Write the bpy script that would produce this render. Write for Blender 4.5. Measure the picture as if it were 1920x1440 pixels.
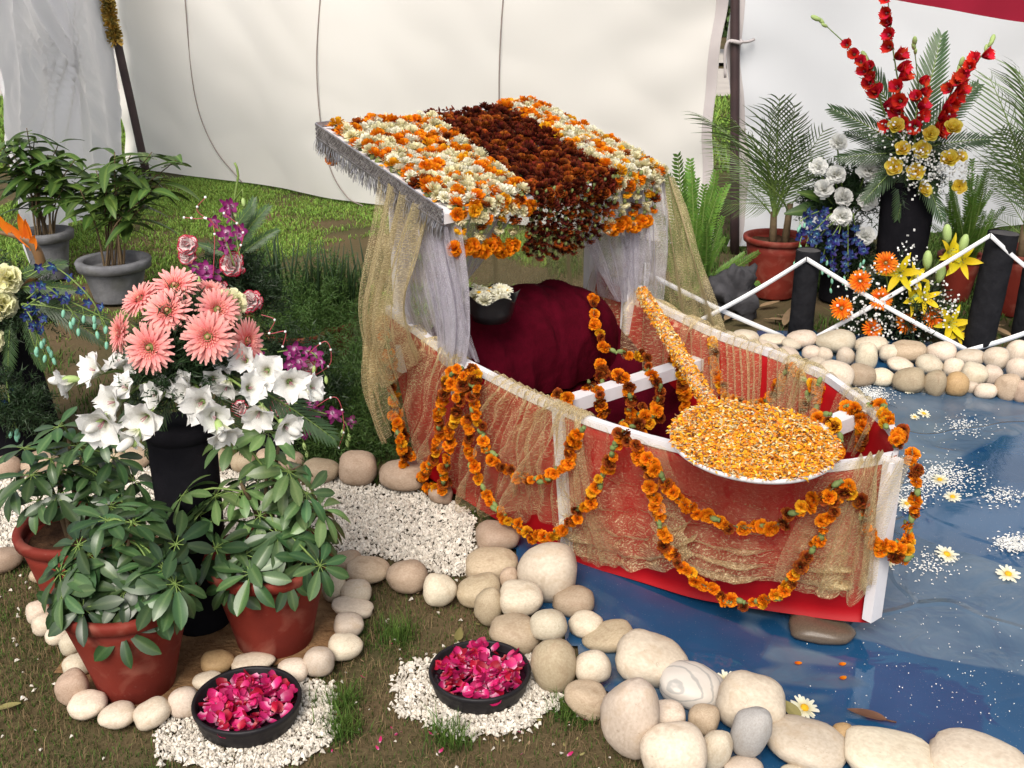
import bpy, math, random
import numpy as np
from mathutils import Vector, Matrix, Euler, noise

for o in list(bpy.data.objects):
    bpy.data.objects.remove(o)
sc = bpy.context.scene
C = sc.collection
R = math.radians
rnd = random.Random(7)
npr = np.random.default_rng(7)

# ------------------------------------------------------------------ camera
FPX, PITCH, CAMH = 2058.0, R(21.0), 1.6
cam = bpy.data.cameras.new('camera')
cam.sensor_width = 36.0
cam.lens = 36.0 * FPX / 1920.0
cam.clip_start = 0.05
cam.clip_end = 500
cam_o = bpy.data.objects.new('camera', cam)
C.objects.link(cam_o)
cam_o.location = (0, 0, CAMH)
cam_o.rotation_euler = (R(90) - PITCH, 0, 0)
sc.camera = cam_o

# ------------------------------------------------------------------ sky, sun, exposure
SUN_EL, SUN_AZ = R(47), R(194)
world = bpy.data.worlds.new('World')
sc.world = world
world.use_nodes = True
wn = world.node_tree
wn.nodes.clear()
sky = wn.nodes.new('ShaderNodeTexSky')
sky.sky_type = 'NISHITA'
sky.sun_disc = False
sky.sun_elevation = SUN_EL
sky.sun_rotation = SUN_AZ
sky.air_density = 1.0
sky.dust_density = 3.0
hs = wn.nodes.new('ShaderNodeHueSaturation')      # thin bright cloud: the blue is washed out evenly
hs.inputs['Saturation'].default_value = 0.35
wb = wn.nodes.new('ShaderNodeBackground')
wb.inputs['Strength'].default_value = 0.115
wo = wn.nodes.new('ShaderNodeOutputWorld')
wn.links.new(sky.outputs[0], hs.inputs['Color'])
wn.links.new(hs.outputs[0], wb.inputs['Color'])
wn.links.new(wb.outputs[0], wo.inputs['Surface'])
sun = bpy.data.lights.new('sun', 'SUN')
sun.energy = 2.0
sun.angle = R(28)
sun.color = (1.0, 0.92, 0.82)
sun_o = bpy.data.objects.new('sun', sun)
C.objects.link(sun_o)
sd = Vector((math.sin(SUN_AZ) * math.cos(SUN_EL), math.cos(SUN_AZ) * math.cos(SUN_EL), math.sin(SUN_EL)))
sun_o.rotation_euler = sd.to_track_quat('Z', 'Y').to_euler()
vs = sc.view_settings
vs.view_transform = 'Standard'
vs.look = 'None'
vs.exposure = 0.66
vs.gamma = 1.0
vs.use_curve_mapping = False
sc.cycles.max_bounces = 6
sc.cycles.transparent_max_bounces = 14
sc.cycles.diffuse_bounces = 2
sc.cycles.glossy_bounces = 2
sc.cycles.transmission_bounces = 3
sc.cycles.caustics_reflective = False
sc.cycles.caustics_refractive = False
sc.cycles.sample_clamp_indirect = 6

# ------------------------------------------------------------------ where a sight line meets the place
_f = Vector((0, math.cos(PITCH), -math.sin(PITCH)))
_u = Vector((0, math.sin(PITCH), math.cos(PITCH)))
def sight(x, y):
    return _f + Vector((1, 0, 0)) * ((x - 960) / FPX) - _u * ((y - 720) / FPX)
def G(x, y, z=0.0):                  # point at height z
    d = sight(x, y)
    return Vector((0, 0, CAMH)) + d * ((z - CAMH) / d.z)
def D(x, y, Y):                      # point at ground distance Y
    d = sight(x, y)
    return Vector((0, 0, CAMH)) + d * (Y / d.y)
def px(p):
    q = Vector(p) - Vector((0, 0, CAMH))
    k = q.dot(_f)
    return 960 + FPX * q.x / k, 720 - FPX * q.dot(_u) / k, FPX / k

# ------------------------------------------------------------------ materials
MATS = {}
def lin(c):
    return tuple((v / 12.92 if v <= 0.04045 else ((v + 0.055) / 1.055) ** 2.4) for v in c)
def col4(c):
    return (c[0], c[1], c[2], 1.0)
def mat(name, c1, c2=None, rough=0.6, scale=25, detail=4, bump=0.0, bscale=80, isl=0.0, obj=0.0, spec=0.4,
        ramp=None, trans=0.0, metal=0.0, coat=0.0, hue=0.0, coords='Object', sheen=0.0, contrast=1.0):
    m = bpy.data.materials.new(name)
    m.use_nodes = True
    nt = m.node_tree
    N, L = nt.nodes, nt.links
    N.clear()
    out = N.new('ShaderNodeOutputMaterial')
    bs = N.new('ShaderNodeBsdfPrincipled')
    bs.inputs['Roughness'].default_value = rough
    bs.inputs['Specular IOR Level'].default_value = spec
    bs.inputs['Metallic'].default_value = metal
    bs.inputs['Coat Weight'].default_value = coat
    bs.inputs['Sheen Weight'].default_value = sheen
    tc = N.new('ShaderNodeTexCoord')
    nz = N.new('ShaderNodeTexNoise')
    nz.inputs['Scale'].default_value = scale
    nz.inputs['Detail'].default_value = detail
    L.new(tc.outputs[coords], nz.inputs['Vector'])
    cr = N.new('ShaderNodeMapRange')
    cr.inputs['From Min'].default_value = 0.5 - 0.22 / contrast
    cr.inputs['From Max'].default_value = 0.5 + 0.22 / contrast
    L.new(nz.outputs['Fac'], cr.inputs['Value'])
    mx = N.new('ShaderNodeMix')
    mx.data_type = 'RGBA'
    L.new(cr.outputs['Result'], mx.inputs['Factor'])
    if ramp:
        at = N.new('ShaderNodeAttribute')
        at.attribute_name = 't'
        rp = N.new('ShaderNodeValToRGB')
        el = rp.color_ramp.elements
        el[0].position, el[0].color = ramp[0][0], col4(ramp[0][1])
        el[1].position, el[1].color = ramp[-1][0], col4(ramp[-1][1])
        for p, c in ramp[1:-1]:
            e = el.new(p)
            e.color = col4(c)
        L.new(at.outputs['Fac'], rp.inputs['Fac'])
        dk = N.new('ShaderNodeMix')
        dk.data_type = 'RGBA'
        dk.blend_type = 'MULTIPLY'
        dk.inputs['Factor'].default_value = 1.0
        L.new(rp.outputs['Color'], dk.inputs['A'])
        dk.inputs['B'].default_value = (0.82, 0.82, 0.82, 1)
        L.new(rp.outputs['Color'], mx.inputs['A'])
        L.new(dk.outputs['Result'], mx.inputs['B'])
    else:
        mx.inputs['A'].default_value = col4(c1)
        mx.inputs['B'].default_value = col4(c2 or tuple(v * 0.8 for v in c1))
    last = mx.outputs['Result']
    if isl or obj or hue:
        oi = N.new('ShaderNodeObjectInfo')
        ge = N.new('ShaderNodeNewGeometry')
        h = N.new('ShaderNodeHueSaturation')
        def lerp(src, amp, mid):
            r_ = N.new('ShaderNodeMapRange')
            r_.inputs['To Min'].default_value = mid - amp
            r_.inputs['To Max'].default_value = mid + amp
            L.new(src, r_.inputs['Value'])
            return r_.outputs['Result']
        a = lerp(ge.outputs['Random Per Island'], isl, 1.0)
        b = lerp(oi.outputs['Random'], obj, 1.0)
        mu = N.new('ShaderNodeMath')
        mu.operation = 'MULTIPLY'
        L.new(a, mu.inputs[0])
        L.new(b, mu.inputs[1])
        L.new(mu.outputs[0], h.inputs['Value'])
        if hue:
            wn_ = N.new('ShaderNodeTexWhiteNoise')
            wn_.noise_dimensions = '1D'
            ad = N.new('ShaderNodeMath')
            L.new(ge.outputs['Random Per Island'], ad.inputs[0])
            L.new(oi.outputs['Random'], ad.inputs[1])
            L.new(ad.outputs[0], wn_.inputs['W'])
            L.new(lerp(wn_.outputs['Value'], hue, 0.5), h.inputs['Hue'])
        L.new(last, h.inputs['Color'])
        last = h.outputs['Color']
    L.new(last, bs.inputs['Base Color'])
    if bump:
        nb = N.new('ShaderNodeTexNoise')
        nb.inputs['Scale'].default_value = bscale
        nb.inputs['Detail'].default_value = 5
        L.new(tc.outputs[coords], nb.inputs['Vector'])
        bp = N.new('ShaderNodeBump')
        bp.inputs['Strength'].default_value = bump
        bp.inputs['Distance'].default_value = 0.01
        L.new(nb.outputs['Fac'], bp.inputs['Height'])
        L.new(bp.outputs['Normal'], bs.inputs['Normal'])
    if trans:
        tr = N.new('ShaderNodeBsdfTranslucent')
        L.new(last, tr.inputs['Color'])
        ms = N.new('ShaderNodeMixShader')
        ms.inputs['Fac'].default_value = trans
        L.new(bs.outputs[0], ms.inputs[1])
        L.new(tr.outputs[0], ms.inputs[2])
        L.new(ms.outputs[0], out.inputs['Surface'])
    else:
        L.new(bs.outputs[0], out.inputs['Surface'])
    MATS[name] = m
    return m

def net_mat(name, c1, c2, base, gain, pitch=260.0, glint=0.35, stretch=5.0, metal=0.3):
    """woven net: threads with open gaps between them (u, v in metres)"""
    m = bpy.data.materials.new(name)
    m.use_nodes = True
    N, L = m.node_tree.nodes, m.node_tree.links
    N.clear()
    out = N.new('ShaderNodeOutputMaterial')
    uv = N.new('ShaderNodeUVMap')
    mp = N.new('ShaderNodeMapping')
    mp.inputs['Scale'].default_value = (pitch / stretch, pitch, pitch)
    L.new(uv.outputs[0], mp.inputs['Vector'])
    n1 = N.new('ShaderNodeTexNoise')
    n1.inputs['Scale'].default_value = 1.0
    n1.inputs['Detail'].default_value = 2
    n1.inputs['Distortion'].default_value = 0.25
    L.new(mp.outputs[0], n1.inputs['Vector'])
    n2 = N.new('ShaderNodeTexNoise')
    n2.inputs['Scale'].default_value = 14.0
    n2.inputs['Detail'].default_value = 3
    L.new(uv.outputs[0], n2.inputs['Vector'])
    r1 = N.new('ShaderNodeMapRange')
    r1.inputs['From Min'].default_value = 0.5
    r1.inputs['From Max'].default_value = 0.64
    L.new(n1.outputs['Fac'], r1.inputs['Value'])
    r2 = N.new('ShaderNodeMapRange')
    r2.inputs['From Min'].default_value = 0.8
    r2.inputs['From Max'].default_value = 1.5
    r2.inputs['To Min'].default_value = base * 0.45
    r2.inputs['To Max'].default_value = base * 2.6
    mp3 = N.new('ShaderNodeMapping')                 # gathers running down the cloth
    mp3.inputs['Scale'].default_value = (20, 2.0, 1)
    L.new(uv.outputs[0], mp3.inputs['Vector'])
    n3 = N.new('ShaderNodeTexNoise')
    n3.inputs['Scale'].default_value = 1.0
    n3.inputs['Detail'].default_value = 3
    n3.inputs['Distortion'].default_value = 0.5
    L.new(mp3.outputs[0], n3.inputs['Vector'])
    av = N.new('ShaderNodeMath')
    av.operation = 'MULTIPLY_ADD'
    L.new(n3.outputs['Fac'], av.inputs[0])
    av.inputs[1].default_value = 1.3
    L.new(n2.outputs['Fac'], av.inputs[2])
    L.new(av.outputs[0], r2.inputs['Value'])
    mb_ = N.new('ShaderNodeMath')
    mb_.operation = 'MULTIPLY_ADD'
    L.new(r1.outputs['Result'], mb_.inputs[0])
    mb_.inputs[1].default_value = gain
    L.new(r2.outputs['Result'], mb_.inputs[2])
    lw = N.new('ShaderNodeLayerWeight')              # a slanted net closes its gaps
    lw.inputs['Blend'].default_value = 0.5
    r3 = N.new('ShaderNodeMapRange')
    r3.inputs['From Min'].default_value = 0.25
    r3.inputs['From Max'].default_value = 0.95
    r3.inputs['To Min'].default_value = 0.75
    r3.inputs['To Max'].default_value = 2.4
    L.new(lw.outputs['Facing'], r3.inputs['Value'])
    ma = N.new('ShaderNodeMath')
    ma.operation = 'MULTIPLY'
    ma.use_clamp = True
    at = N.new('ShaderNodeAttribute')                # how many layers lie gathered together
    at.attribute_name = 't'
    r4 = N.new('ShaderNodeMapRange')
    r4.inputs['To Min'].default_value = 0.4
    r4.inputs['To Max'].default_value = 1.7
    L.new(at.outputs['Fac'], r4.inputs['Value'])
    m3 = N.new('ShaderNodeMath')
    m3.operation = 'MULTIPLY'
    L.new(r3.outputs['Result'], m3.inputs[0])
    L.new(r4.outputs['Result'], m3.inputs[1])
    L.new(mb_.outputs[0], ma.inputs[0])
    L.new(m3.outputs[0], ma.inputs[1])
    mx = N.new('ShaderNodeMix')
    mx.data_type = 'RGBA'
    mx.inputs['A'].default_value = col4(c1)
    mx.inputs['B'].default_value = col4(c2)
    L.new(r1.outputs['Result'], mx.inputs['Factor'])
    bs = N.new('ShaderNodeBsdfPrincipled')
    bs.inputs['Roughness'].default_value = glint
    bs.inputs['Metallic'].default_value = metal
    L.new(mx.outputs['Result'], bs.inputs['Base Color'])
    bp = N.new('ShaderNodeBump')
    bp.inputs['Strength'].default_value = 0.9
    bp.inputs['Distance'].default_value = 0.004
    L.new(n1.outputs['Fac'], bp.inputs['Height'])
    L.new(bp.outputs['Normal'], bs.inputs['Normal'])
    tl = N.new('ShaderNodeBsdfTranslucent')
    L.new(mx.outputs['Result'], tl.inputs['Color'])
    m1 = N.new('ShaderNodeMixShader')
    m1.inputs['Fac'].default_value = 0.35
    L.new(bs.outputs[0], m1.inputs[1])
    L.new(tl.outputs[0], m1.inputs[2])
    tp = N.new('ShaderNodeBsdfTransparent')
    m2 = N.new('ShaderNodeMixShader')
    L.new(ma.outputs[0], m2.inputs['Fac'])
    L.new(tp.outputs[0], m2.inputs[1])
    L.new(m1.outputs[0], m2.inputs[2])
    L.new(m2.outputs[0], out.inputs['Surface'])
    MATS[name] = m
    return m

# ------------------------------------------------------------------ mesh building
class MB:
    def __init__(s):
        s.v, s.f, s.m, s.t, s.uv = [], [], [], [], []
    def add(s, v, f, mi=0, t=None, M=None, uv=None):
        b = len(s.v)
        if M is not None:
            v = [M @ Vector(p) for p in v]
        s.v.extend([tuple(p) for p in v])
        s.f.extend([tuple(i + b for i in q) for q in f])
        s.m.extend([mi] * len(f))
        s.t.extend(t if t is not None else [0.5] * len(v))
        s.uv.extend(uv if uv is not None else [(0.0, 0.0)] * len(v))
    def box(s, c, size, M=None, mi=0):
        x, y, z = (k / 2 for k in size)
        v = [Vector((sx * x, sy * y, sz * z)) for sx in (-1, 1) for sy in (-1, 1) for sz in (-1, 1)]
        if M is not None:
            v = [M @ p for p in v]
        v = [p + Vector(c) for p in v]
        s.add(v, [(0, 1, 3, 2), (4, 6, 7, 5), (0, 4, 5, 1), (2, 3, 7, 6), (0, 2, 6, 4), (1, 5, 7, 3)], mi)
    def beam(s, a, b, w, h, up=(0, 0, 1), mi=0):
        a, b = Vector(a), Vector(b)
        d = (b - a).normalized()
        sd_ = d.cross(Vector(up)).normalized() * (w / 2)
        u_ = sd_.cross(d).normalized() * (h / 2)
        v = [p + i * sd_ + j * u_ for p in (a, b) for i, j in ((-1, -1), (1, -1), (1, 1), (-1, 1))]
        s.add(v, [(0, 3, 2, 1), (4, 5, 6, 7), (0, 1, 5, 4), (1, 2, 6, 5), (2, 3, 7, 6), (3, 0, 4, 7)], mi)
    def tube(s, path, rad, n=6, mi=0, cap=True, t0=0.0, t1=1.0, jit=0.0):
        path = [Vector(p) for p in path]
        k = len(path)
        if not hasattr(rad, '__len__'):
            rad = [rad] * k
        v, tt = [], []
        side = None
        for i, p in enumerate(path):
            d = (path[min(i + 1, k - 1)] - path[max(i - 1, 0)]).normalized()
            if side is None:
                side = d.orthogonal().normalized()
            side = (side - d * side.dot(d)).normalized()
            w = d.cross(side)
            for j in range(n):
                a = 2 * math.pi * j / n
                r_ = rad[i] * (1 + (rnd.uniform(-jit, jit) if jit else 0))
                v.append(p + (side * math.cos(a) + w * math.sin(a)) * r_)
                tt.append(t0 + (t1 - t0) * i / max(1, k - 1))
        f = []
        for i in range(k - 1):
            for j in range(n):
                j2 = (j + 1) % n
                f.append((i * n + j, i * n + j2, (i + 1) * n + j2, (i + 1) * n + j))
        if cap:
            f.append(tuple(range(n))[::-1])
            f.append(tuple((k - 1) * n + j for j in range(n)))
        s.add(v, f, mi, tt)
    def lathe(s, prof, n=32, M=None, mi=0, wob=0.0):
        v, f = [], []
        ph = rnd.uniform(0, 6)
        for r_, z in prof:
            for j in range(n):
                a = 2 * math.pi * j / n
                q = r_ * (1 + wob * math.sin(2 * a + ph))
                v.append((q * math.cos(a), q * math.sin(a), z))
        for i in range(len(prof) - 1):
            for j in range(n):
                j2 = (j + 1) % n
                f.append((i * n + j, i * n + j2, (i + 1) * n + j2, (i + 1) * n + j))
        s.add(v, f, mi, None, M)
    def blob(s, c, r, mi=0, n=8, k=6, M=None):
        v = [Vector((0, 0, -1))]
        for i in range(1, k):
            a = math.pi * i / k - math.pi / 2
            for j in range(n):
                b = 2 * math.pi * j / n
                v.append(Vector((math.cos(a) * math.cos(b), math.cos(a) * math.sin(b), math.sin(a))))
        v.append(Vector((0, 0, 1)))
        f = [(0, 1 + (j + 1) % n, 1 + j) for j in range(n)]
        for i in range(k - 2):
            for j in range(n):
                j2 = (j + 1) % n
                f.append((1 + i * n + j, 1 + i * n + j2, 1 + (i + 1) * n + j2, 1 + (i + 1) * n + j))
        e = len(v) - 1
        f += [(e, 1 + (k - 2) * n + j, 1 + (k - 2) * n + (j + 1) % n) for j in range(n)]
        r3 = Vector(r) if hasattr(r, '__len__') else Vector((r, r, r))
        v = [Vector((p.x * r3.x, p.y * r3.y, p.z * r3.z)) for p in v]
        if M is not None:
            v = [M @ p for p in v]
        s.add([p + Vector(c) for p in v], f, mi)
    def petal(s, M, Ln, W, nl=4, nw=2, shape=None, curl=0.0, cup=0.0, wave=0.0, mi=0, tip=0.0, droop=0.0, fold=0.0, t0=0.0, t1=1.0):
        """x across, y along, z up; curl bends the tip up, droop pulls it down"""
        shape = shape or (lambda u: math.sin(math.pi * min(1, 0.12 + 0.8 * u)) ** 0.8)
        v, tt, uv = [], [], []
        for i in range(nl + 1):
            u = i / nl
            w = W * shape(u) / 2
            for j in range(nw + 1):
                q = -1 + 2 * j / nw
                x = q * w
                y = Ln * u * (1 - 0.25 * abs(curl) * u) + tip * Ln * (1 - q * q) * u * u
                z = Ln * (curl * u * u * 0.6 - droop * u * u) + cup * W * q * q * 0.5 - fold * W * (1 - abs(q)) * 0.3
                if wave:
                    z += wave * W * rnd.uniform(-1, 1) * u
                    x += wave * W * rnd.uniform(-.4, .4) * u
                v.append((x, y, z))
                tt.append(t0 + (t1 - t0) * u)
                uv.append((q, u))
        f = []
        for i in range(nl):
            for j in range(nw):
                a = i * (nw + 1) + j
                f.append((a, a + 1, a + nw + 2, a + nw + 1))
        s.add(v, f, mi, tt, M, uv)
    def mesh(s, name, mats, smooth=True, off=None):
        me = bpy.data.meshes.new(name)
        v = s.v if off is None else [(p[0] - off.x, p[1] - off.y, p[2] - off.z) for p in s.v]
        me.from_pydata(v, [], s.f)
        for m_ in mats:
            me.materials.append(MATS[m_])
        me.polygons.foreach_set('material_index', s.m)
        me.polygons.foreach_set('use_smooth', [smooth] * len(s.f))
        a = me.attributes.new('t', 'FLOAT', 'POINT')
        a.data.foreach_set('value', s.t)
        if any(q != (0.0, 0.0) for q in s.uv):
            ul = me.uv_layers.new(name='UVMap')
            li = np.empty(len(me.loops), dtype=np.int32)
            me.loops.foreach_get('vertex_index', li)
            ul.data.foreach_set('uv', np.array(s.uv, dtype=np.float32)[li].ravel())
        me.update()
        return me

def mesh_np(name, V, F, mats, t=None, smooth=False):
    me = bpy.data.meshes.new(name)
    V = np.asarray(V, dtype=np.float32)
    F = np.asarray(F, dtype=np.int32)
    k = F.shape[1]
    me.vertices.add(len(V))
    me.vertices.foreach_set('co', V.ravel())
    me.loops.add(F.size)
    me.loops.foreach_set('vertex_index', F.ravel())
    me.polygons.add(len(F))
    me.polygons.foreach_set('loop_start', np.arange(0, F.size, k, dtype=np.int32))
    me.polygons.foreach_set('loop_total', np.full(len(F), k, dtype=np.int32))
    me.polygons.foreach_set('use_smooth', np.full(len(F), smooth))
    for m_ in mats:
        me.materials.append(MATS[m_])
    if t is not None:
        a = me.attributes.new('t', 'FLOAT', 'POINT')
        a.data.foreach_set('value', np.asarray(t, dtype=np.float32))
    me.update()
    me.validate()
    return me

WM = {}                                   # world matrices of what is already placed
def link(o, parent, Mw):
    C.objects.link(o)
    if parent is not None:
        o.parent = parent
        o.matrix_basis = WM[parent.name].inverted() @ Mw
    else:
        o.matrix_basis = Mw
    WM[o.name] = Mw.copy()
    return o
def thing(name, label, cat, loc=(0, 0, 0), group=None):
    o = bpy.data.objects.new(name, None)
    o.empty_display_size = 0.05
    link(o, None, Matrix.Translation(Vector(loc)))
    return tag(o, label, cat, group)
def tag(o, label=None, cat=None, group=None, kind=None):
    if label: o['label'] = label
    if cat: o['category'] = cat
    if group: o['group'] = group
    if kind: o['kind'] = kind
    return o
def part(parent, name, mb, mats, smooth=True):
    """a mesh given in world coordinates, kept in its parent's frame"""
    Mw = WM[parent.name].copy() if parent is not None else Matrix()
    o = bpy.data.objects.new(name, None if False else mb.mesh(name, mats, smooth, Mw.translation))
    return link(o, parent, Matrix.Translation(Mw.translation))
def solo(name, mb, mats, label, cat, loc=(0, 0, 0), group=None, smooth=True):
    loc = Vector(loc)
    o = bpy.data.objects.new(name, mb.mesh(name, mats, smooth, loc))
    link(o, None, Matrix.Translation(loc))
    return tag(o, label, cat, group)
def put(parent, name, me, Mw):
    """one more of a kind: shares its mesh"""
    o = bpy.data.objects.new(name, me)
    return link(o, parent, Mw)
def aim(p, d, size=1.0, roll=None, flat=None):
    d = Vector(d)
    q = d.to_track_quat('Z', 'Y').to_matrix().to_4x4()
    r_ = rnd.uniform(0, 6.28) if roll is None else roll
    S = Matrix.Diagonal((size, size, size * (flat or 1.0), 1.0))
    return Matrix.Translation(Vector(p)) @ q @ Matrix.Rotation(r_, 4, 'Z') @ S
def orient(p, y, z, size=1.0):
    """y axis along the first, z towards the second"""
    y = Vector(y).normalized()
    x = y.cross(Vector(z)).normalized()
    z = x.cross(y)
    M_ = Matrix((x, y, z)).transposed().to_4x4()
    return Matrix.Translation(Vector(p)) @ M_ @ Matrix.Scale(size, 4)
def jitter(a):
    return Vector((rnd.uniform(-a, a), rnd.uniform(-a, a), rnd.uniform(-a, a)))
def smooth_path(pts, n):
    """Catmull-Rom through the points"""
    P = [Vector(p) for p in pts]
    P = [P[0] * 2 - P[1]] + P + [P[-1] * 2 - P[-2]]
    out = []
    segs = len(P) - 3
    for i in range(n + 1):
        q = segs * i / n
        k = min(int(q), segs - 1)
        u = q - k
        a, b, c, d = P[k:k + 4]
        out.append(0.5 * ((2 * b) + (c - a) * u + (2 * a - 5 * b + 4 * c - d) * u * u + (3 * b - a - 3 * c + d) * u ** 3))
    return out
def ORD(i):
    return ['first', 'second', 'third', 'fourth', 'fifth', 'sixth', 'seventh', 'eighth', 'ninth', 'tenth', 'eleventh', 'twelfth',
            'thirteenth', 'fourteenth', 'fifteenth', 'sixteenth', 'seventeenth', 'eighteenth', 'nineteenth', 'twentieth',
            'twenty-first', 'twenty-second', 'twenty-third', 'twenty-fourth', 'twenty-fifth'][i]
# ================================================================== materials of the place
mat('ground', (0.125, 0.085, 0.047), (0.062, 0.06, 0.026), rough=0.95, scale=2.2, detail=9, bump=0.7, bscale=55, spec=0.1, contrast=1.3)
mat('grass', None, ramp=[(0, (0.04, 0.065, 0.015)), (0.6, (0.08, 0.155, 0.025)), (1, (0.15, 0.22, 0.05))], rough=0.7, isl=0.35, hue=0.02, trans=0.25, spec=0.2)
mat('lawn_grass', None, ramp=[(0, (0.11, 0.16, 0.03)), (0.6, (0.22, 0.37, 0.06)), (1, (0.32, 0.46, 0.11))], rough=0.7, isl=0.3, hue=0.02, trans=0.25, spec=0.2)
mat('straw', (0.22, 0.16, 0.085), (0.12, 0.08, 0.04), rough=0.9, isl=0.4, spec=0.1)
mat('gravel', (0.74, 0.69, 0.61), (0.55, 0.49, 0.41), rough=0.8, isl=0.22, scale=60, spec=0.2)
mat('soil', (0.085, 0.045, 0.025), (0.04, 0.022, 0.014), rough=0.95, scale=40, bump=0.8, bscale=60, spec=0.05)
mat('sand', (0.3, 0.18, 0.09), (0.16, 0.085, 0.04), rough=0.95, scale=25, bump=0.8, bscale=90, spec=0.05)
mat('path', (0.5, 0.45, 0.4), (0.42, 0.38, 0.34), rough=0.9, scale=3)
mat('stone_cream', (0.66, 0.57, 0.45), (0.52, 0.43, 0.325), rough=0.58, scale=9, detail=8, bump=0.06, bscale=60, obj=0.17, hue=0.016, spec=0.32)
mat('stone_tan', (0.47, 0.37, 0.265), (0.36, 0.265, 0.175), rough=0.6, scale=11, detail=8, bump=0.15, bscale=110, obj=0.2, hue=0.018, spec=0.3)
mat('stone_grey', (0.4, 0.38, 0.36), (0.31, 0.29, 0.27), rough=0.6, scale=12, detail=8, bump=0.12, bscale=110, obj=0.1, spec=0.3)
mat('stone_amber', (0.46, 0.31, 0.155), (0.36, 0.23, 0.11), rough=0.58, scale=9, detail=8, bump=0.12, bscale=100, obj=0.1, spec=0.3)
mat('stone_wet', (0.13, 0.095, 0.065), (0.08, 0.06, 0.045), rough=0.22, scale=18, bump=0.15, spec=0.5)
mat('cloth_cream', (0.93, 0.9, 0.85), (0.91, 0.87, 0.81), rough=0.9, scale=0.8, trans=0.4, spec=0.1, bump=0.05, bscale=400)
mat('cloth_white', (0.87, 0.88, 0.9), (0.84, 0.85, 0.88), rough=0.9, scale=1.2, trans=0.4, spec=0.1, bump=0.05, bscale=400)
mat('cloth_grey', (0.9, 0.89, 0.91), (0.84, 0.83, 0.86), rough=0.9, scale=1.5, trans=0.3, spec=0.1, bump=0.05, bscale=400)
mat('cloth_hem', (0.6, 0.55, 0.54), (0.52, 0.47, 0.47), rough=0.9, scale=8, trans=0.2, spec=0.1)
mat('seam', (0.3, 0.24, 0.22), rough=0.9)
mat('pole_dark', (0.035, 0.022, 0.024), (0.06, 0.035, 0.035), rough=0.5, scale=8)
mat('valance', (0.36, 0.008, 0.035), (0.28, 0.006, 0.025), rough=0.85, scale=6, trans=0.3)
mat('tinsel', (0.75, 0.4, 0.06), (0.3, 0.3, 0.1), rough=0.35, isl=0.3, metal=0.5)
mat('hedge', (0.05, 0.09, 0.03), (0.12, 0.2, 0.06), rough=0.7, isl=0.4, trans=0.2)
mat('canvas', (0.09, 0.11, 0.11), (0.06, 0.075, 0.075), rough=0.8)

def weather(name, dark, amount=0.5, crack=0.6, k=1.0):
    """brown stains and hairline cracks over a stone's own colour"""
    m = MATS[name]
    N, L = m.node_tree.nodes, m.node_tree.links
    bs = next(n for n in N if n.type == 'BSDF_PRINCIPLED')
    src = bs.inputs['Base Color'].links[0].from_socket
    tc = N.new('ShaderNodeTexCoord')
    oi = N.new('ShaderNodeObjectInfo')
    ad = N.new('ShaderNodeVectorMath')
    ad.operation = 'ADD'
    mu = N.new('ShaderNodeVectorMath')
    mu.operation = 'SCALE'
    mu.inputs[0].default_value = (37.0, 17.0, 53.0)
    L.new(oi.outputs['Random'], mu.inputs['Scale'])
    L.new(tc.outputs['Object'], ad.inputs[0])
    L.new(mu.outputs[0], ad.inputs[1])
    def layer(prev, fac_socket, colour):
        x = N.new('ShaderNodeMix')
        x.data_type = 'RGBA'
        L.new(fac_socket, x.inputs['Factor'])
        L.new(prev, x.inputs['A'])
        x.inputs['B'].default_value = col4(colour)
        return x.outputs['Result']
    def rng(sock, a, b, c, d):
        r_ = N.new('ShaderNodeMapRange')
        for q_, v in zip(('From Min', 'From Max', 'To Min', 'To Max'), (a, b, c, d)):
            r_.inputs[q_].default_value = v
        L.new(sock, r_.inputs['Value'])
        return r_.outputs['Result']
    def nz(scale, detail, dist=0.0):
        n = N.new('ShaderNodeTexNoise')
        n.inputs['Scale'].default_value = scale * k
        n.inputs['Detail'].default_value = detail
        n.inputs['Distortion'].default_value = dist
        L.new(ad.outputs[0], n.inputs['Vector'])
        return n.outputs['Fac']
    c = layer(src, rng(nz(1.6, 8, 0.6), 0.52, 0.72, 0, amount), dark)
    c = layer(c, rng(nz(14, 3), 0.66, 0.74, 0, 0.35), tuple(q_ * 0.6 for q_ in dark))
    vo = N.new('ShaderNodeTexNoise')
    vo.inputs['Scale'].default_value = 0.9 * k
    vo.inputs['Detail'].default_value = 4
    vo.inputs['Distortion'].default_value = 1.4
    L.new(ad.outputs[0], vo.inputs['Vector'])
    sb = N.new('ShaderNodeMath')
    sb.operation = 'SUBTRACT'
    sb.inputs[1].default_value = 0.5
    L.new(vo.outputs['Fac'], sb.inputs[0])
    ab = N.new('ShaderNodeMath')
    ab.operation = 'ABSOLUTE'
    L.new(sb.outputs[0], ab.inputs[0])
    ln = rng(ab.outputs[0], 0.0, 0.006, crack, 0.0)
    gate = N.new('ShaderNodeMath')
    gate.operation = 'MULTIPLY'
    L.new(ln, gate.inputs[0])
    L.new(rng(nz(1.1, 2), 0.5, 0.6, 0, 1), gate.inputs[1])
    c = layer(c, gate.outputs[0], tuple(q_ * 0.5 for q_ in dark))
    L.new(c, bs.inputs['Base Color'])
weather('stone_cream', (0.4, 0.28, 0.17), 0.4, 0.45)
weather('stone_tan', (0.24, 0.155, 0.09), 0.5, 0.5)
weather('stone_grey', (0.27, 0.22, 0.17), 0.3, 0.4)
weather('stone_amber', (0.26, 0.15, 0.07), 0.5, 0.4)

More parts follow.
